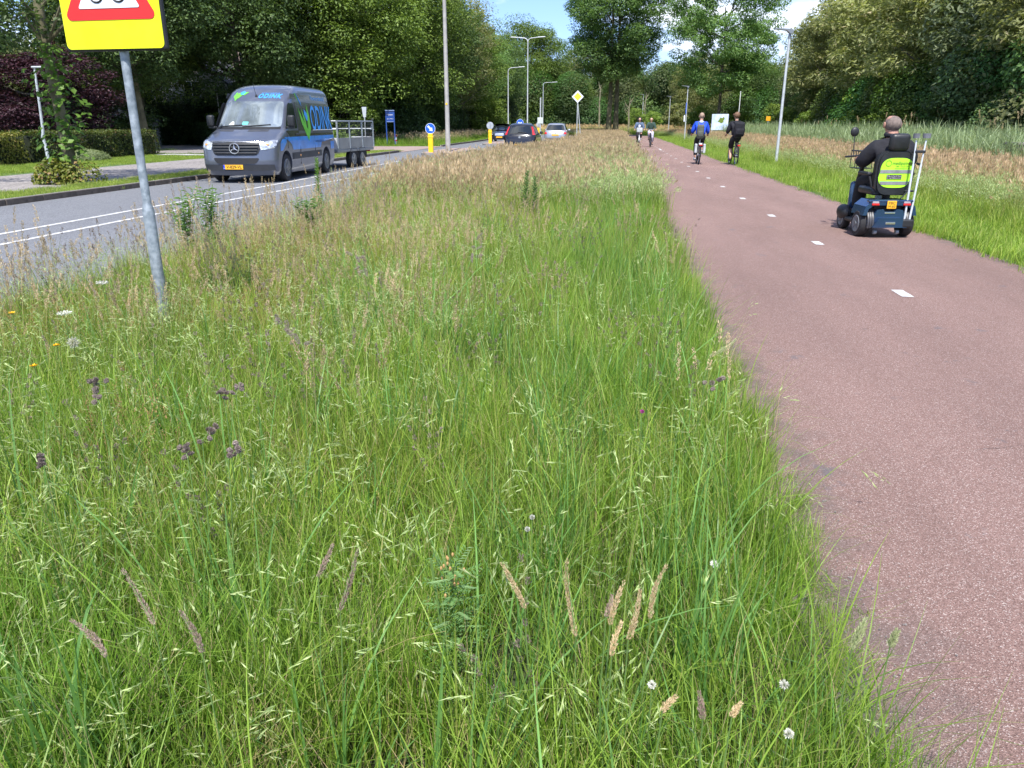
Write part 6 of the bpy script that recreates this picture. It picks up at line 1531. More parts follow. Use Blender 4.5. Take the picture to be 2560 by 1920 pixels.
# tiller, mirrors, basket
m = MB(); m.tube([(0, 0.72, 0.20), (0, 0.66, 0.60), (0, 0.52, 0.98)], [0.05, 0.04, 0.03], 10); m.rbox((0, 0.50, 1.00), (0.26, 0.14, 0.10), 0.03); m.tube([(-0.33, 0.40, 1.03), (-0.12, 0.49, 1.04), (0.12, 0.49, 1.04), (0.33, 0.40, 1.03)], 0.014, 8); m.build('tiller', black_p, sc, smooth=True)
m = MB(); m.rbox((0.03, 0.68, 0.42), (0.24, 0.10, 0.50), 0.05, seg=3); m.build('front_shield', sb, sc, smooth=True)
m = MB(); m.tube([(-0.02, 0.72, 1.10), (-0.02, 0.97, 1.10), (0.2, 0.97, 1.10), (0.2, 0.72, 1.10), (-0.02, 0.72, 1.10)], 0.012, 6)
for x in (-0.02, 0.05, 0.12, 0.2):
    for y in (0.72, 0.97): m.tube([(x, y, 0.85), (x, y, 1.10)], 0.006, 5)
m.box((0.09, 0.84, 0.85), (0.22, 0.26, 0.01)); m.build('basket', black_p, sc)
for sx in (-1, 1):
    if sx > 0: continue
    m = MB(); m.tube([(sx * 0.20, 0.45, 1.04), (sx * 0.20, 0.48, 1.22), (sx * 0.20, 0.50, 1.32)], 0.007, 6); st_ = m.build('mirror_stalk', black_p, sc)
    m = MB(); m.ball((sx * 0.20, 0.51, 1.37), (0.062, 0.03, 0.068), 14, 9); mm = m.build('mirror', black_p, st_, smooth=True)
# crutches in their holder
m = MB(); m.rbox((0.235, -0.56, 0.20), (0.15, 0.09, 0.11), 0.02); m.build('crutch_holder', black_p, sc)
for i, (b0, t0, lb) in enumerate((((0.305, -0.56, 0.17), (0.345, -0.47, 1.33), 'pale grey forearm crutch nearer the seat in the holder on the scooter'), ((0.365, -0.57, 0.17), (0.47, -0.46, 1.33), 'grey forearm crutch leaning outwards at the right side of the scooter'))):
    cr_ = thing('crutch', lb, 'crutch', (SL[0] - 0.10, SL[1], SL[2]), SR, 'crutches carried on the scooter'); b0, t0 = Vector(b0), Vector(t0); d = (t0 - b0).normalized()
    if i == 0: t0 = t0 + Vector((-0.01, 0, 0))
    m = MB(); m.tube([b0, b0 + d * 0.80], 0.014, 10); m.tube([b0 + d * 0.78, t0 - d * 0.06], 0.011, 8); m.build('shaft', pbr('crutch_tube', (0.62, 0.65, 0.67), 0.35, 0.3, 0.04), cr_, smooth=True)
    m = MB(); m.tube([b0 + d * 0.80, b0 + d * 0.80 + Vector((0.0, 0.11, 0.01))], 0.016, 8); m.build('grip', seat_m, cr_)
    m = MB(); q = t0
    m.prism([(0.042 * math.cos(a) * 1.2, 0.04 * math.sin(a)) for a in [math.pi * (0.1 + 1.5 * k / 10) for k in range(11)]] + [(0.035 * math.cos(a) * 1.2, 0.033 * math.sin(a)) for a in [math.pi * (1.6 - 1.5 * k / 10) for k in range(11)]], -0.03, 0.03, Matrix.Translation(q) @ Euler((R(90), 0, R(-60 + 30 * i))).to_matrix().to_4x4()); m.build('arm_cuff', pbr('grey_cuff', (0.13, 0.135, 0.15), 0.5), cr_)
m = MB(); m.rbox((0.24, -0.47, 0.62), (0.12, 0.05, 0.025), 0.008); m.tube([(0.20, -0.50, 0.61), (0.13, -0.55, 0.55), (0.10, -0.56, 0.53)], 0.009, 5); m.build('strap', black_p, sc)
m = MB(); m.rbox((0.30, -0.47, 1.13), (0.14, 0.05, 0.035), 0.008); m.build('strap', black_p, sc)

# the man on it
mp_ = thing('person', 'person with cropped grey hair and black jacket seated on the mobility scooter', 'person', (SL[0] + 0.15, SL[1] + 0.01, SL[2]), SR)
pel = (-0.04, -0.12, 0.74); wst = (-0.05, -0.12, 0.88); chs = (-0.06, -0.10, 1.10); nk = (-0.06, -0.06, 1.27); n2 = (-0.06, -0.04, 1.34)
hd = [(*nk, 0.080), (*n2, 0.072), (-0.065, -0.02, 1.40, 0.084), (-0.065, -0.015, 1.47, 0.103), (-0.065, -0.02, 1.535, 0.100), (-0.065, -0.03, 1.585, 0.066)]
shd = {-1: Vector((-0.275, -0.08, 1.19)), 1: Vector((0.155, -0.08, 1.19))}; elb = {-1: Vector((-0.40, 0.02, 0.96)), 1: Vector((0.28, 0.02, 0.96))}; wri = {-1: Vector((-0.29, 0.32, 1.02)), 1: Vector((0.25, 0.32, 1.02))}
kne = {-1: Vector((-0.20, 0.36, 0.70)), 1: Vector((0.15, 0.36, 0.70))}; ank = {-1: Vector((-0.20, 0.42, 0.29)), 1: Vector((0.15, 0.42, 0.29))}
ch = [[(*pel, 0.13), (*wst, 0.13), (*chs, 0.13), (*nk, 0.075)], hd, [(-0.065, -0.015, 1.47, 0.103), (-0.065, 0.098, 1.465, 0.018)]]
for s_ in (-1, 1):
    ch.append([(*chs, 0.13), (*shd[s_], 0.062), (*elb[s_], 0.052), (*wri[s_], 0.030)]); ch += hand(wri[s_], (0.0, 1, 0.0), (0, 0, 1), 1.05)
    ch.append([(*pel, 0.13), (s_ * 0.11 - 0.02, -0.02, 0.72, 0.085), (*kne[s_], 0.060), (*ank[s_], 0.045), (ank[s_].x, 0.56, 0.235, 0.038)])
link('body', skin(ch, 2), skin_r, mp_)
for s_ in (-1, 1):
    m = MB(); m.ball((-0.065 + s_ * 0.112, -0.02, 1.465), (0.014, 0.030, 0.042), 10, 7); m.build('ear', skin_r, mp_, smooth=True)
    m = MB(); m.ball((-0.065 + s_ * 0.04, 0.082, 1.495), 0.012, 8, 6); m.build('eye', white_p, mp_)
m = MB(); m.tube([(-0.09, 0.088, 1.41), (-0.065, 0.094, 1.407), (-0.04, 0.088, 1.41)], 0.005, 5); m.build('mouth', pbr('lips', (0.35, 0.12, 0.10), 0.5), mp_)
m = MB(); m.ball((-0.065, -0.040, 1.475), (0.106, 0.112, 0.105), 18, 12); m.build('hair', hair_g, mp_, smooth=True)
ch = [[(-0.03, -0.13, 0.70, 0.20), (*wst, 0.205), (*chs, 0.215), (*nk, 0.13), (-0.06, -0.055, 1.31, 0.085)]]
for s_ in (-1, 1): ch.append([(*chs, 0.205), (*shd[s_], 0.125), (*elb[s_], 0.090), (*(wri[s_] * 0.9 + elb[s_] * 0.1), 0.056)])
jk = link('jacket', skin(ch, 2), c_black2, mp_)
m = MB(); m.tube([(-0.06 + 0.085 * math.cos(a), -0.045 + 0.085 * math.sin(a), 1.335 + 0.012 * math.sin(a)) for a in [math.pi * (0.75 + 1.5 * k / 14) for k in range(15)]], 0.022, 8, flat=1.4); m.build('collar', c_black2, jk, smooth=True)
ch = [[(-0.02, -0.12, 0.73, 0.175), (-0.02, -0.12, 0.80, 0.17)]]
for s_ in (-1, 1): ch.append([(-0.02, -0.12, 0.73, 0.175), (s_ * 0.115 - 0.02, 0.0, 0.72, 0.125), (*kne[s_], 0.092), (ank[s_].x, 0.42, 0.45, 0.085), (*ank[s_], 0.078)])
link('trousers', skin(ch, 2), c_black, mp_)
for s_ in (-1, 1):
    x = ank[s_].x; link('shoe', skin([[(x, 0.38, 0.235, 0.045), (x, 0.46, 0.24, 0.055), (x, 0.58, 0.235, 0.042), (x, 0.63, 0.228, 0.032)]], 2), shoe_k, mp_)
# ================================================================== gardens on the left: hedges, linden, house
def hedge(name, label, x0, y0, x1, y1, h, w, mat, leaf=0.07, dens=420, seed=3):
    r = np.random.default_rng(seed); o = thing(name, label, 'hedge', (x0, y0, 0), math.atan2(y1 - y0, x1 - x0)); L = math.hypot(x1 - x0, y1 - y0)
    n = int(L * (h * 2 + w) * dens)
    u = r.uniform(0, L, n); q = r.uniform(0, 2 * h + w, n); P = np.zeros((n, 3)); N = np.zeros((n, 3))
    a = q < h; b_ = (q >= h) & (q < h + w); c = q >= h + w
    P[a] = np.stack([u[a], np.full(a.sum(), -w / 2), q[a]], 1); N[a] = [0, -1, 0.2]
    P[b_] = np.stack([u[b_], q[b_] - h - w / 2, np.full(b_.sum(), h)], 1); N[b_] = [0, 0, 1]
    P[c] = np.stack([u[c], np.full(c.sum(), w / 2), q[c] - h - w], 1); N[c] = [0, 1, 0.2]
    P += r.normal(0, 0.035, (n, 3)); P[:, 1] += 0.06 * np.sin(P[:, 0] * 3.1 + P[:, 2] * 4); P[:, 2] += 0.04 * np.sin(P[:, 0] * 2.3)
    N = N + unit(r, n) * 0.75; N /= np.linalg.norm(N, axis=1)[:, None]
    V, F = leaf_quads(P, N, leaf, 1.5, r=r); link('foliage', np_mesh('foliage', V, F, mat), None, o)
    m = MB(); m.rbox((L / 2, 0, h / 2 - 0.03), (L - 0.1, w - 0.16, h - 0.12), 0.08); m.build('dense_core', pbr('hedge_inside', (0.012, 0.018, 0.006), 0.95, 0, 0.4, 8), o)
    return o
L_hedge_y = foliage('leaf_hedge_yellow', (0.10, 0.12, 0.02), (0.27, 0.27, 0.05), hue=(0.34, 0.26, 0.08))
hedge('beech_hedge', 'clipped hedge with a yellowish sunlit top at the left edge', -23.0, 16.0, -22.9, 27.6, 1.06, 1.5, L_hedge_y, seed=4)
hedge('beech_hedge', 'darker clipped hedge right of the leafy tree, behind the heap of cuttings', -22.95, 27.9, -23.3, 37.0, 1.12, 1.5, L_hedge, seed=5)
hedge('conifer_hedge', 'dark green conifer hedge beyond the driveway, left of the van', -40.0, 66.0, -25.9, 50.2, 1.45, 1.4, L_hedge_d, 0.08, seed=6)
# linden with shoots up its trunk
ln = thing('linden_tree', 'tree with big bright leaves sprouting all along its trunk on the grass strip', 'tree', (-13.95, 18.85, 0.04))
t = MB(); t.tube([(0, 0, 0), (-0.02, 0, 0.6), (-0.06, 0, 1.5), (-0.09, 0, 2.5), (-0.14, 0, 3.8), (-0.1, 0.1, 5.5), (0, 0, 8)], [0.21, 0.15, 0.135, 0.13, 0.12, 0.09, 0.04], 12)
lr = np.random.default_rng(31); Pc = []
for k in range(26):
    a = lr.uniform(0, 6.28); z = lr.uniform(3.9, 7.6); R2 = lr.uniform(0.9, 2.9); e = (R2 * math.cos(a), R2 * math.sin(a), z + lr.uniform(-0.6, 0.8)); t.tube([(-0.1, 0, z - 0.9), (e[0] * .5, e[1] * .5, z - 0.1), e], [0.045, 0.03, 0.01], 5); Pc.append(e)
t.build('trunk', bark_moss, ln, smooth=True)
Pc = np.array(Pc); ci = np.repeat(np.arange(26), 420); D = unit(lr, len(ci)); P = Pc[ci] + D * (lr.uniform(0.3, 1, len(ci)) ** .5)[:, None] * [1.0, 1.0, 0.65]; N = D * .3 + unit(lr, len(ci)) * .5 + [0, 0, .7]; N /= np.linalg.norm(N, axis=1)[:, None]
V, F = leaf_quads(P, N, 0.10, 1.2, r=lr); link('crown', np_mesh('crown', V, F, L_dark), None, ln)
n = 430; z = lr.uniform(0.55, 3.3, n); a = lr.uniform(0, 6.28, n); lob = 0.5 + 0.5 * np.sin(z * 4.2 + a * 1.0); q = 0.12 + lr.uniform(0, 1, n) ** 0.8 * (0.20 + 0.36 * lob)
P = np.stack([q * np.cos(a) * 1.15 - 0.05, q * np.sin(a), z], 1); N = np.stack([np.cos(a) * .5, np.sin(a) * .5 - .3, np.full(n, .7)], 1) + unit(lr, n) * .45; N /= np.linalg.norm(N, axis=1)[:, None]
V, F = leaf_quads(P, N, 0.14, 1.15, 0.12, r=lr); tag(link('trunk_shoots', np_mesh('trunk_shoots', V, F, L_linden), None, ln), kind='stuff')
t = MB()
for k in range(22):
    zz = 0.5 + k * 0.12; aa = lr.uniform(0, 6.28); t.tube([(-0.05, 0, zz), (0.3 * math.cos(aa), 0.3 * math.sin(aa), zz + .12), (0.5 * math.cos(aa), 0.5 * math.sin(aa), zz + .2)], [0.010, 0.007, 0.003], 4)
t.build('twigs', bark, ln)
lb_ = thing('leafy_bush', 'ragged yellow-green bush growing round the foot of the leafy tree', 'bush', (-14.1, 18.55, 0.04))
n = 1500; D = unit(lr, n); D[:, 2] = np.abs(D[:, 2]); P = D * (lr.uniform(.3, 1, n) ** .5)[:, None] * [0.62, 0.5, 0.62]; P[:, 0] += np.where(lr.uniform(0, 1, n) < .2, 0.62, -0.1); N = D * .4 + unit(lr, n) * .6 + [0, -.1, .5]; N /= np.linalg.norm(N, axis=1)[:, None]
V, F = leaf_quads(P, N, 0.075, 1.3, r=lr); link('foliage', np_mesh('foliage', V, F, foliage('leaf_bush_yellow', (0.10, 0.15, 0.02), (0.30, 0.31, 0.06), hue=(0.38, 0.24, 0.10))), None, lb_)
t = MB()
for k in range(14):
    aa = lr.uniform(0, 6.28); t.tube([(0, 0, 0), (.2 * math.cos(aa), .2 * math.sin(aa), .3), (.45 * math.cos(aa), .45 * math.sin(aa), .5)], [.012, .008, .004], 4)
t.build('stems', bark, lb_)
wp = thing('white_pole', 'thin slightly crooked white lamp pole behind the leafy tree', 'street lamp', (-19.45, 25.15, 0))
m = MB(); m.tube([(0, 0, 0), (-.02, 0, 0.8), (-.06, 0, 1.05), (0, 0, 1.3), (0.04, 0, 1.9), (0.1, 0, 3.0), (0.12, 0, 3.25)], [.055, .05, .05, .045, .04, .035, .03], 8); m.build('pole', galv_l, wp, smooth=True)
m = MB(); m.rbox((0.25, 0, 3.27), (0.42, 0.14, 0.06), 0.025); m.build('lamp_head', galv_l, wp)
# heap of cuttings
hp = thing('grass_heap', 'grey-green heap of grass cuttings lying on the lawn before the hedge', 'garden waste', (-21.75, 30.4, 0.02))
m = MB(); m.ball((0, 0, 0.0), (0.66, 1.1, 0.40), 18, 12); m.build('heap', pbr('cuttings', (0.14, 0.19, 0.07), 0.95, 0, 0.35, 9, 0.8, col2=(0.26, 0.31, 0.14)), hp)
n = 2600; D = unit(lr, n); D[:, 2] = np.abs(D[:, 2]); P = D * np.array([0.70, 1.15, 0.44]) * lr.uniform(.9, 1.06, (n, 1)); N = D + unit(lr, n) * .8; N /= np.linalg.norm(N, axis=1)[:, None]
V, F = leaf_quads(P, N, 0.035, 4.0, r=lr); link('loose_cuttings', np_mesh('loose_cuttings', V, F, foliage('cut_grass', (0.17, 0.22, 0.09), (0.33, 0.38, 0.19))), None, hp)

def house(name, label, x, y, rz, w, d, h, rh, wins):
    o = thing(name, label, 'house', (x, y, 0), rz)
    wall = pbr('white_render', (0.62, 0.61, 0.58), 0.85, 0, 0.08, 2, 0.1)
    m = MB(); m.box((0, 0, h / 2), (w, d, h)); m.prism([(-w / 2, h), (w / 2, h), (0, h + rh)], -d / 2, d / 2); m.build('wall', wall, o)
    tiles = pbr('dark_roof_tiles', (0.05, 0.05, 0.06), 0.7, 0, 0.25, 12, 0.6)
    m = MB(); s_ = math.hypot(w / 2 + .4, rh + .05); a = math.atan2(rh, w / 2)
    for sx in (-1, 1): m.box((sx * (w / 4 + .12), 0, h + rh / 2 + .06 - .06), (s_, d + .8, .12), ry=sx * a)
    rf_ = m.build('roof', tiles, o); m = MB(); m.box((w * .2, d * .2, h + rh + .1), (.6, .6, 1.2)); m.build('chimney', brick_pink, rf_)
    for wx, wz, ww, wh in wins:
        m = MB()
        for cx, cz, sx_, sz_ in ((wx, wz + wh / 2, ww + .12, .07), (wx, wz - wh / 2, ww + .12, .07), (wx - ww / 2, wz, .07, wh), (wx + ww / 2, wz, .07, wh), (wx, wz, .05, wh)): m.box((cx, -d / 2 - .03, cz), (sx_, .08, sz_))
        f_ = m.build('window', white_p, o); m = MB(); m.box((wx, -d / 2 - .012, wz), (ww - .06, .03, wh - .06)); m.build('pane', dark_glass, f_)
    return o
house('white_house', 'white house half hidden in the trees left of the van roof', -32.2, 61.5, R(8), 9, 8, 3.0, 3.2, [(-2.6, 1.5, 1.4, 1.5), (0.4, 1.5, 1.4, 1.5), (3.2, 1.3, 1.1, 2.1), (0, 3.9, 1.2, 1.1)])
house('garden_house', 'small white gable glimpsed under the purple tree', -33.6, 50.5, R(20), 4.6, 5, 1.7, 1.2, [(0.6, 1.2, 1.0, 0.9)])
fp = thing('flag_pole', 'thin white flag pole standing left of the van roof', 'flag pole', (-27.9, 54.0, 0)); m = MB(); m.tube([(0, 0, 0), (0, 0, 3.4)], [.05, .03], 8); m.build('pole', white_p, fp); m = MB(); m.ball((0, 0, 3.43), .05); m.build('finial', white_p, fp)
car('parked_car', 'blue-grey car roof showing just above the yellowish hedge', (-25.6, 29.0, 0), R(80), pbr('blue_grey_car_paint', (0.10, 0.16, 0.22), 0.3, 0.4, 0.05, coat=0.7), group=None)

# ================================================================== single plants standing out of the meadow
P_leaf = foliage('weed_leaf', (0.13, 0.27, 0.04), (0.28, 0.46, 0.09), trans=0.45); P_blue = foliage('thistle_leaf', (0.10, 0.20, 0.06), (0.23, 0.36, 0.13), trans=0.45); P_rag = foliage('ragwort_leaf', (0.09, 0.20, 0.055), (0.20, 0.34, 0.11))
stem_m = pbr('green_stem', (0.12, 0.20, 0.05), 0.6, 0, 0.2)
def weed(name, label, x, y, h, mat, kind, seed=1, cat='wild plant'):
    r = np.random.default_rng(seed); o = thing(name, label, cat, (x, y, 0), 0); m = MB(); lean = r.normal(0, .03, 2)
    m.tube([(0, 0, 0), (lean[0] * h, lean[1] * h, h * .5), (lean[0] * 2 * h, lean[1] * h, h)], [.006, .005, .003], 6)
    Vs, Fs, k = [], [], 0
    def lf(p, d, L, W, bend_=0.3):
        nonlocal k
        d = Vector(d).normalized(); s_ = d.cross(Vector((0, 0, 1))).normalized(); p = Vector(p)
        a = [p, p + d * L * .45 + s_ * W / 2 + Vector((0, 0, L * .06)), p + d * L + Vector((0, 0, -L * bend_)), p + d * L * .45 - s_ * W / 2 + Vector((0, 0, L * .06))]
        Vs.extend([tuple(v) for v in a]); Fs.append((k, k + 1, k + 2)); Fs.append((k, k + 2, k + 3)); k += 4
    if kind == 'spike':
        n = int(h * 150)
        for i in range(n):
            z = h * (.1 + .9 * i / n); a = i * 2.4; up = .5 + .7 * i / n; L = .12 * (1 - .5 * (i / n)) * r.uniform(.8, 1.2); lf((lean[0] * 2 * z, lean[1] * z, z), (math.cos(a), math.sin(a), up), L, .024, .25)
    elif kind == 'thistle':
        for b in range(13):
            a = r.uniform(0, 6.28); z0 = h * r.uniform(.25, .7); e = (math.cos(a) * .16, math.sin(a) * .16, min(h, z0 + h * .35)); m.tube([(0, 0, z0), (e[0] * .6, e[1] * .6, z0 + .06), e], [.004, .003, .002], 5)
            for j in range(12):
                t_ = j / 11; aa = r.uniform(0, 6.28); lf((e[0] * t_, e[1] * t_, z0 + (e[2] - z0) * t_), (math.cos(aa), math.sin(aa), .5), .085, .028, .2)
        for j in range(30): aa = j * 2.4; lf((0, 0, h * (.15 + .8 * j / 30)), (math.cos(aa), math.sin(aa), .4), .12, .038, .25)
    elif kind == 'ragwort':
        for j in range(46):
            aa = j * 2.4; z = h * (.05 + .9 * j / 46); d = Vector((math.cos(aa), math.sin(aa), .35)); L = .10 * (1 - .35 * j / 46)
            for q in range(7):
                p = Vector((0, 0, z)) + d.normalized() * L * (.15 + .85 * q / 6)
                s_ = d.cross(Vector((0, 0, 1))).normalized()
                for sg in (-1, 1): lf(p, s_ * sg + d * .6, .022, .005, .1)
        for j in range(9): aa = r.uniform(0, 6.28); m.tube([(0, 0, h * .8), (math.cos(aa) * .05, math.sin(aa) * .05, h * 1.0)], [.002, .0015], 4)
    me = bpy.data.meshes.new('leaves'); me.from_pydata(Vs, [], Fs); link('leaves', me, mat, o); m.build('stem', stem_m, o)
    if kind == 'ragwort':
        m = MB()
        for j in range(16): aa = r.uniform(0, 6.28); q_ = r.uniform(0, .05); m.ball((math.cos(aa) * q_, math.sin(aa) * q_, h * r.uniform(.80, 1.02)), (.0035, .0035, .006), 6, 4)
        m.build('dry_buds', pbr('withered_buds', (0.42, 0.26, 0.10), 0.8), o)
    return o
weed('fleabane', 'bright green leafy spike standing up in front of the rear of the van', -4.42, 11.3, 1.0, P_leaf, 'spike', 1)
weed('thistle', 'bushy thistle at the verge edge, left one of the pair right of the sign post', -4.45, 7.6, .84, P_blue, 'thistle', 2)
weed('thistle', 'darker upright thistle, right one of the pair beside the sign post', -4.38, 8.0, .88, P_blue, 'thistle', 3)
weed('thistle', 'small thistle in the meadow below the fleabane spike', -3.6, 8.9, .68, P_blue, 'thistle', 4)
weed('fleabane', 'green leafy weed at the road edge below the first yellow bollard', -4.1, 15.0, .78, P_leaf, 'spike', 5)
weed('fleabane', 'pale green weed standing alone among the straw grass ahead', -1.37, 12.0, .80, P_rag, 'spike', 6)
weed('fleabane', 'thin weed companion just right of the lone pale green weed', -1.22, 12.2, .70, P_rag, 'spike', 7)
weed('ragwort', 'feathery blue-green ragwort at the bottom centre of the meadow', -0.36, 1.62, .48, P_rag, 'ragwort', 8)
#weed('ragwort', 'second smaller ragwort low at the bottom, right of the bigger one', -0.28, 1.30, .34, P_rag, 'ragwort', 9)

SM = {'cock': foliage('purple_brown_spikelets', (0.12, 0.09, 0.08), (0.34, 0.27, 0.24), trans=0.1), 'tan': foliage('straw_spikelets', (0.36, 0.25, 0.12), (0.66, 0.52, 0.33), trans=0.2),
      'tan_d': foliage('pinkish_brown_spikelets', (0.16, 0.11, 0.09), (0.42, 0.31, 0.25), trans=0.15), 'pale': foliage('pale_green_spikelets', (0.22, 0.26, 0.11), (0.46, 0.48, 0.26), trans=0.2)}
def seed_head(label, kind, tip, base, seed):
    g_ = Grass(1000 + seed); tip = np.array(tip); base = np.array(base); L = np.linalg.norm(tip - base); ax = (tip - base) / L
    root = np.array([base[0] - ax[0] * .05, base[1] - ax[1] * .05, 0])
    o = thing('grass_stalk', label, 'grass seed head', tuple(root), 0, 'single seed heads rising above the meadow')
    b = base - root; t_ = tip - root
    m = MB(); mid = b * .55; mid[2] = b[2] * .6; m.tube([(0, 0, 0), tuple(mid * [.6, .6, .7]), tuple(b * [.9, .9, .85]), tuple(b), tuple(t_)], [.0020, .0019, .0016, .0014, .0005], 5); m.build('stem', stem_m, o)
    if kind == 'cock':
        nl = 6
        for j in range(nl):
            c = b + (t_ - b) * (j + .3) / nl + g_.r.normal(0, .004 + .007 * (1 - j / nl), 3); g_.head(c, ax + g_.r.normal(0, .4, 3), L / nl * 1.25, .0125 * g_.r.uniform(.7, 1.2), 300, 0, .0062, .0018)
    else:
        n_ = 5; bd = g_.r.normal(0, .16, 3) * [1, 1, .3]; p_ = b.copy(); d_ = ax - bd * 1.0
        for j in range(n_):
            dd = d_ + bd * (2.0 * j / (n_ - 1)); dd = dd / np.linalg.norm(dd); rr = (.0062 if kind != 'pale' else .010) * (1.0, 1.25, 1.1, .8, .5)[j] * g_.r.uniform(.85, 1.15)
            g_.head(p_ - dd * .003, dd, L / n_ * 1.25, rr, int((4200 * L + 260) / n_ * rr / .0060), 0, .0062, .0014, 1.1); p_ = p_ + dd * L / n_
    V = np.concatenate(g_.V); F = np.concatenate(g_.F); link('seed_head', np_mesh('seed_head', V, F, SM[kind]), None, o)
for i, (l_b, k_d, tp_, bs_) in enumerate([
    ('large purple-brown cocksfoot head bending left in the middle of the meadow', 'cock', (-1.518, 3.207, 0.66), (-1.320, 3.110, 0.544)),
    ('dark purple cocksfoot head left of centre above the pale drooping grass', 'cock', (-1.768, 5.067, 0.66), (-1.620, 4.889, 0.531)),
    ('upright dark foxtail-like head standing alone in the centre of the meadow', 'cock', (-1.012, 5.704, 0.68), (-0.995, 5.424, 0.518)),
    ('cluster of fuzzy purple heads low on the left, nearest the camera', 'cock', (-1.130, 1.924, 0.66), (-1.152, 1.900, 0.631)),
    ('smaller fuzzy purple head right of the near purple cluster', 'cock', (-1.019, 1.867, 0.64), (-1.044, 1.836, 0.603)),
    ('fuzzy purple head left of the near purple cluster', 'cock', (-1.169, 1.833, 0.64), (-1.152, 1.816, 0.612)),
    ('pale purple fuzzy head near the left edge of the picture', 'cock', (-1.558, 1.759, 0.62), (-1.544, 1.749, 0.595)),
    ('dark brown head with two lumps left of centre', 'cock', (-1.291, 2.419, 0.62), (-1.297, 2.392, 0.591)),
    ('short very dark oval head beside the two-lumped one', 'cock', (-1.344, 2.404, 0.60), (-1.336, 2.380, 0.571)),
    ('dark curved head near the left edge under the dandelion clock', 'cock', (-1.898, 2.445, 0.60), (-1.834, 2.441, 0.581)),
    ('dusty brown head just below the dark curved one', 'cock', (-1.807, 2.344, 0.60), (-1.776, 2.321, 0.557)),
    ('pink-brown soft head standing upright left of the bottom centre', 'tan_d', (-0.621, 1.504, 0.56), (-0.645, 1.460, 0.501)),
    ('thick pinkish head right of the other soft pair near the bottom centre', 'tan_d', (-0.555, 1.484, 0.56), (-0.577, 1.408, 0.451)),
    ('long purple-brown head leaning left in the lower left', 'tan_d', (-1.041, 1.337, 0.56), (-0.962, 1.298, 0.457)),
    ('short pinkish-brown head leaning left in the lower left', 'tan_d', (-0.845, 1.227, 0.55), (-0.793, 1.198, 0.479)),
    ('arching brown head drooping to the left in the lower left corner', 'tan_d', (-1.049, 1.171, 0.55), (-0.974, 1.154, 0.485)),
    ('straw-coloured head leaning left in the lower middle', 'tan', (-0.215, 1.486, 0.55), (-0.157, 1.439, 0.473)),
    ('tall thin straw-coloured head, left one of the pale group', 'tan', (-0.073, 1.509, 0.56), (-0.041, 1.420, 0.424)),
    ('straw-coloured head in the middle of the pale group', 'tan', (0.059, 1.437, 0.56), (0.032, 1.386, 0.487)),
    ('slender straw-coloured head between the broad one and the middle one', 'tan', (0.093, 1.422, 0.55), (0.071, 1.366, 0.468)),
    ('broad golden head, tallest of the pale group at the lower right', 'tan', (0.151, 1.497, 0.57), (0.119, 1.432, 0.477)),
    ('short fluffy straw head at the bottom of the pale group', 'tan', (0.056, 1.351, 0.52), (0.037, 1.312, 0.464)),
    ('small tan head lying sideways below the pale group', 'tan', (0.157, 1.193, 0.48), (0.132, 1.176, 0.457)),
    ('small tan head right of the sideways one', 'tan', (0.277, 1.190, 0.48), (0.259, 1.177, 0.459)),
    ('greyish head with purple base near the bottom edge', 'tan_d', (0.201, 1.209, 0.48), (0.209, 1.187, 0.439)),
    ('pale feathery head leaning out over the asphalt in the middle of the path edge', 'pale', (0.624, 3.686, 0.50), (0.496, 3.601, 0.439)),
    ('dark narrow head lying out over the asphalt just below the feathery one', 'cock', (0.490, 3.139, 0.48), (0.413, 3.102, 0.454)),
    ('green timothy-like head leaning over the path edge, lower right', 'pale', (0.574, 1.459, 0.50), (0.544, 1.427, 0.445)),
    ('smaller green head farther out over the asphalt, lower right', 'pale', (0.640, 1.454, 0.48), (0.623, 1.437, 0.450)),
    ('brown arching head left of the two clover flowers', 'tan_d', (0.034, 1.441, 0.52), (0.023, 1.416, 0.485)),
]): seed_head(l_b, k_d, tp_, bs_, i)

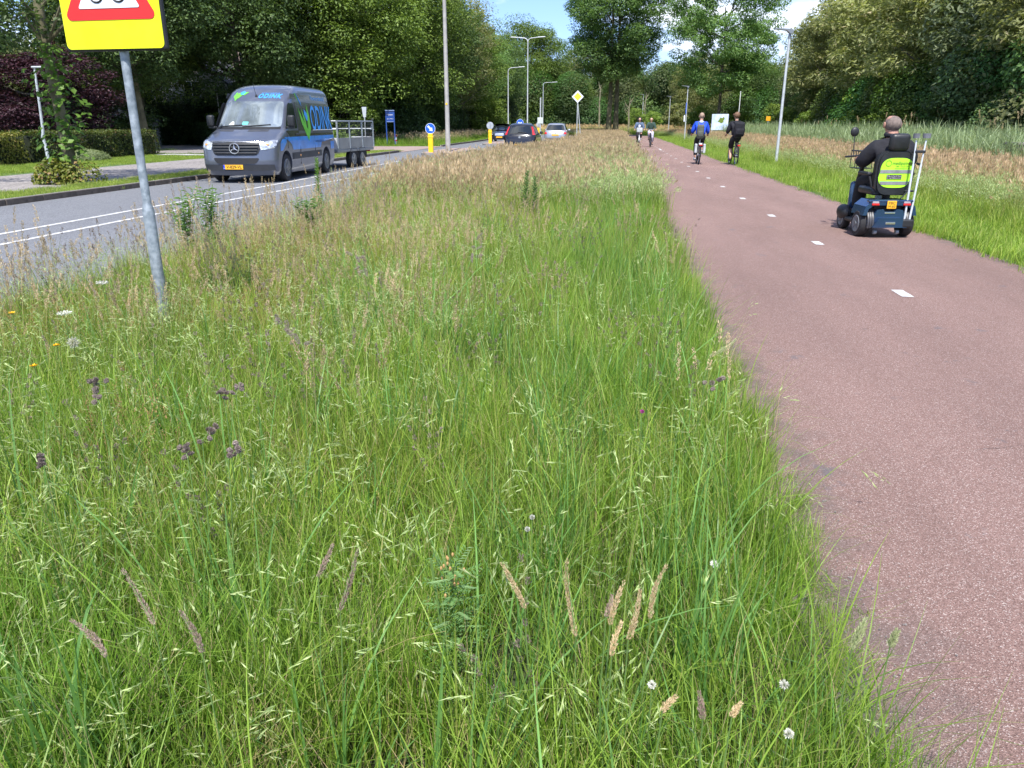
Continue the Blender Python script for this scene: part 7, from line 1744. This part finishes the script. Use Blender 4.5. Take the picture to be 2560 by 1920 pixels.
petal = foliage('white_petals', (0.50, 0.50, 0.42), (0.78, 0.77, 0.74), trans=0.2); pet_y = pbr('yellow_petals', (0.85, 0.48, 0.01), 0.6, 0, 0.1); pet_p = pbr('magenta_petals', (0.40, 0.03, 0.26), 0.6, 0, 0.15); fluff = foliage('dandelion_fluff', (0.55, 0.53, 0.46), (0.78, 0.76, 0.70))
def flower(name, label, x, y, h, kind, cat='flower', group=None):
    o = thing(name, label, cat, (x, y, 0), 0, group); m = MB(); m.tube([(0.01, 0, 0), (0, .005, h * .5), (0, 0, h)], [.002, .0018, .0015], 5); m.build('stem', stem_m, o)
    g_ = Grass(int(abs(x) * 1000 + y * 77)); n = 150
    if kind == 'clock':
        D = unit(g_.r, 260); g_.bits(D * .006 + [0, 0, h + .018], D, .022, .003, 0); nm, mt = 'seed_ball', fluff
    elif kind == 'yarrow':
        a = g_.r.uniform(0, 6.28, n); q = .034 * np.sqrt(g_.r.uniform(0, 1, n)); P = np.stack([q * np.cos(a), q * np.sin(a), h + g_.r.uniform(0, .008, n)], 1); D = unit(g_.r, n) * .8 + [0, 0, .4]; g_.bits(P, D, .010, .008, 0); nm, mt = 'flower_head', petal
    elif kind == 'yellow':
        a = g_.r.uniform(0, 6.28, 60); D = np.stack([np.cos(a), np.sin(a), g_.r.uniform(.1, .6, 60)], 1); g_.bits(np.repeat([[0, 0, h]], 60, 0), D, .016, .005, 0); nm, mt = 'flower_head', pet_y
    else:
        k_ = g_.r.uniform(.6, 1.05); D = unit(g_.r, 150); D[:, 2] = D[:, 2] * .8 + g_.r.uniform(-.2, .5); g_.bits(D * .003 + [0, 0, h + .004], D, .0085 * k_, .0028, 0); nm, mt = 'flower_head', (petal if kind == 'clover' else pet_p)
    V = np.concatenate(g_.V); F = np.concatenate(g_.F); link(nm, np_mesh(nm, V, F, mt), None, o)
flower('dandelion', 'dandelion clock, a white fluffy ball at the left in front of the sign post', -2.507, 3.174, .50, 'clock')
flower('yarrow', 'flat white flower head left of the sign post foot, the upper one', -3.158, 4.348, .55, 'yarrow'); flower('yarrow', 'flat white flower head at the left, the lower one', -2.93, 3.681, .52, 'yarrow')
flower('hawkweed', 'yellow-orange flower near the left edge', -3.289, 3.737, .50, 'yellow'); flower('hawkweed', 'tiny yellow flower below the dandelion clock', -2.593, 3.005, .45, 'yellow')
flower('hawkweed', 'tiny yellow flower at the lower left of the dandelion clock', -2.70, 3.30, .46, 'yellow')
flower('clover', 'round white clover flower below the pale seed heads', .122, 1.309, .40, 'clover'); flower('clover', 'large white clover flower at the bottom near the asphalt', .386, 1.249, .36, 'clover'); flower('clover', 'white clover flower right of the pale seed heads', .318, 1.872, .35, 'clover')
flower('clover', 'small white clover flower above the middle, upper of two', -.187, 1.884, .45, 'clover'); flower('clover', 'small white clover flower above the middle, lower of two', -.193, 1.816, .45, 'clover'); flower('clover', 'white clover flower just above the large bottom one', .418, 1.43, .33, 'clover')
flower('red_clover', 'small magenta flower in the green grass near the path', .145, 2.761, .45, 'purple')
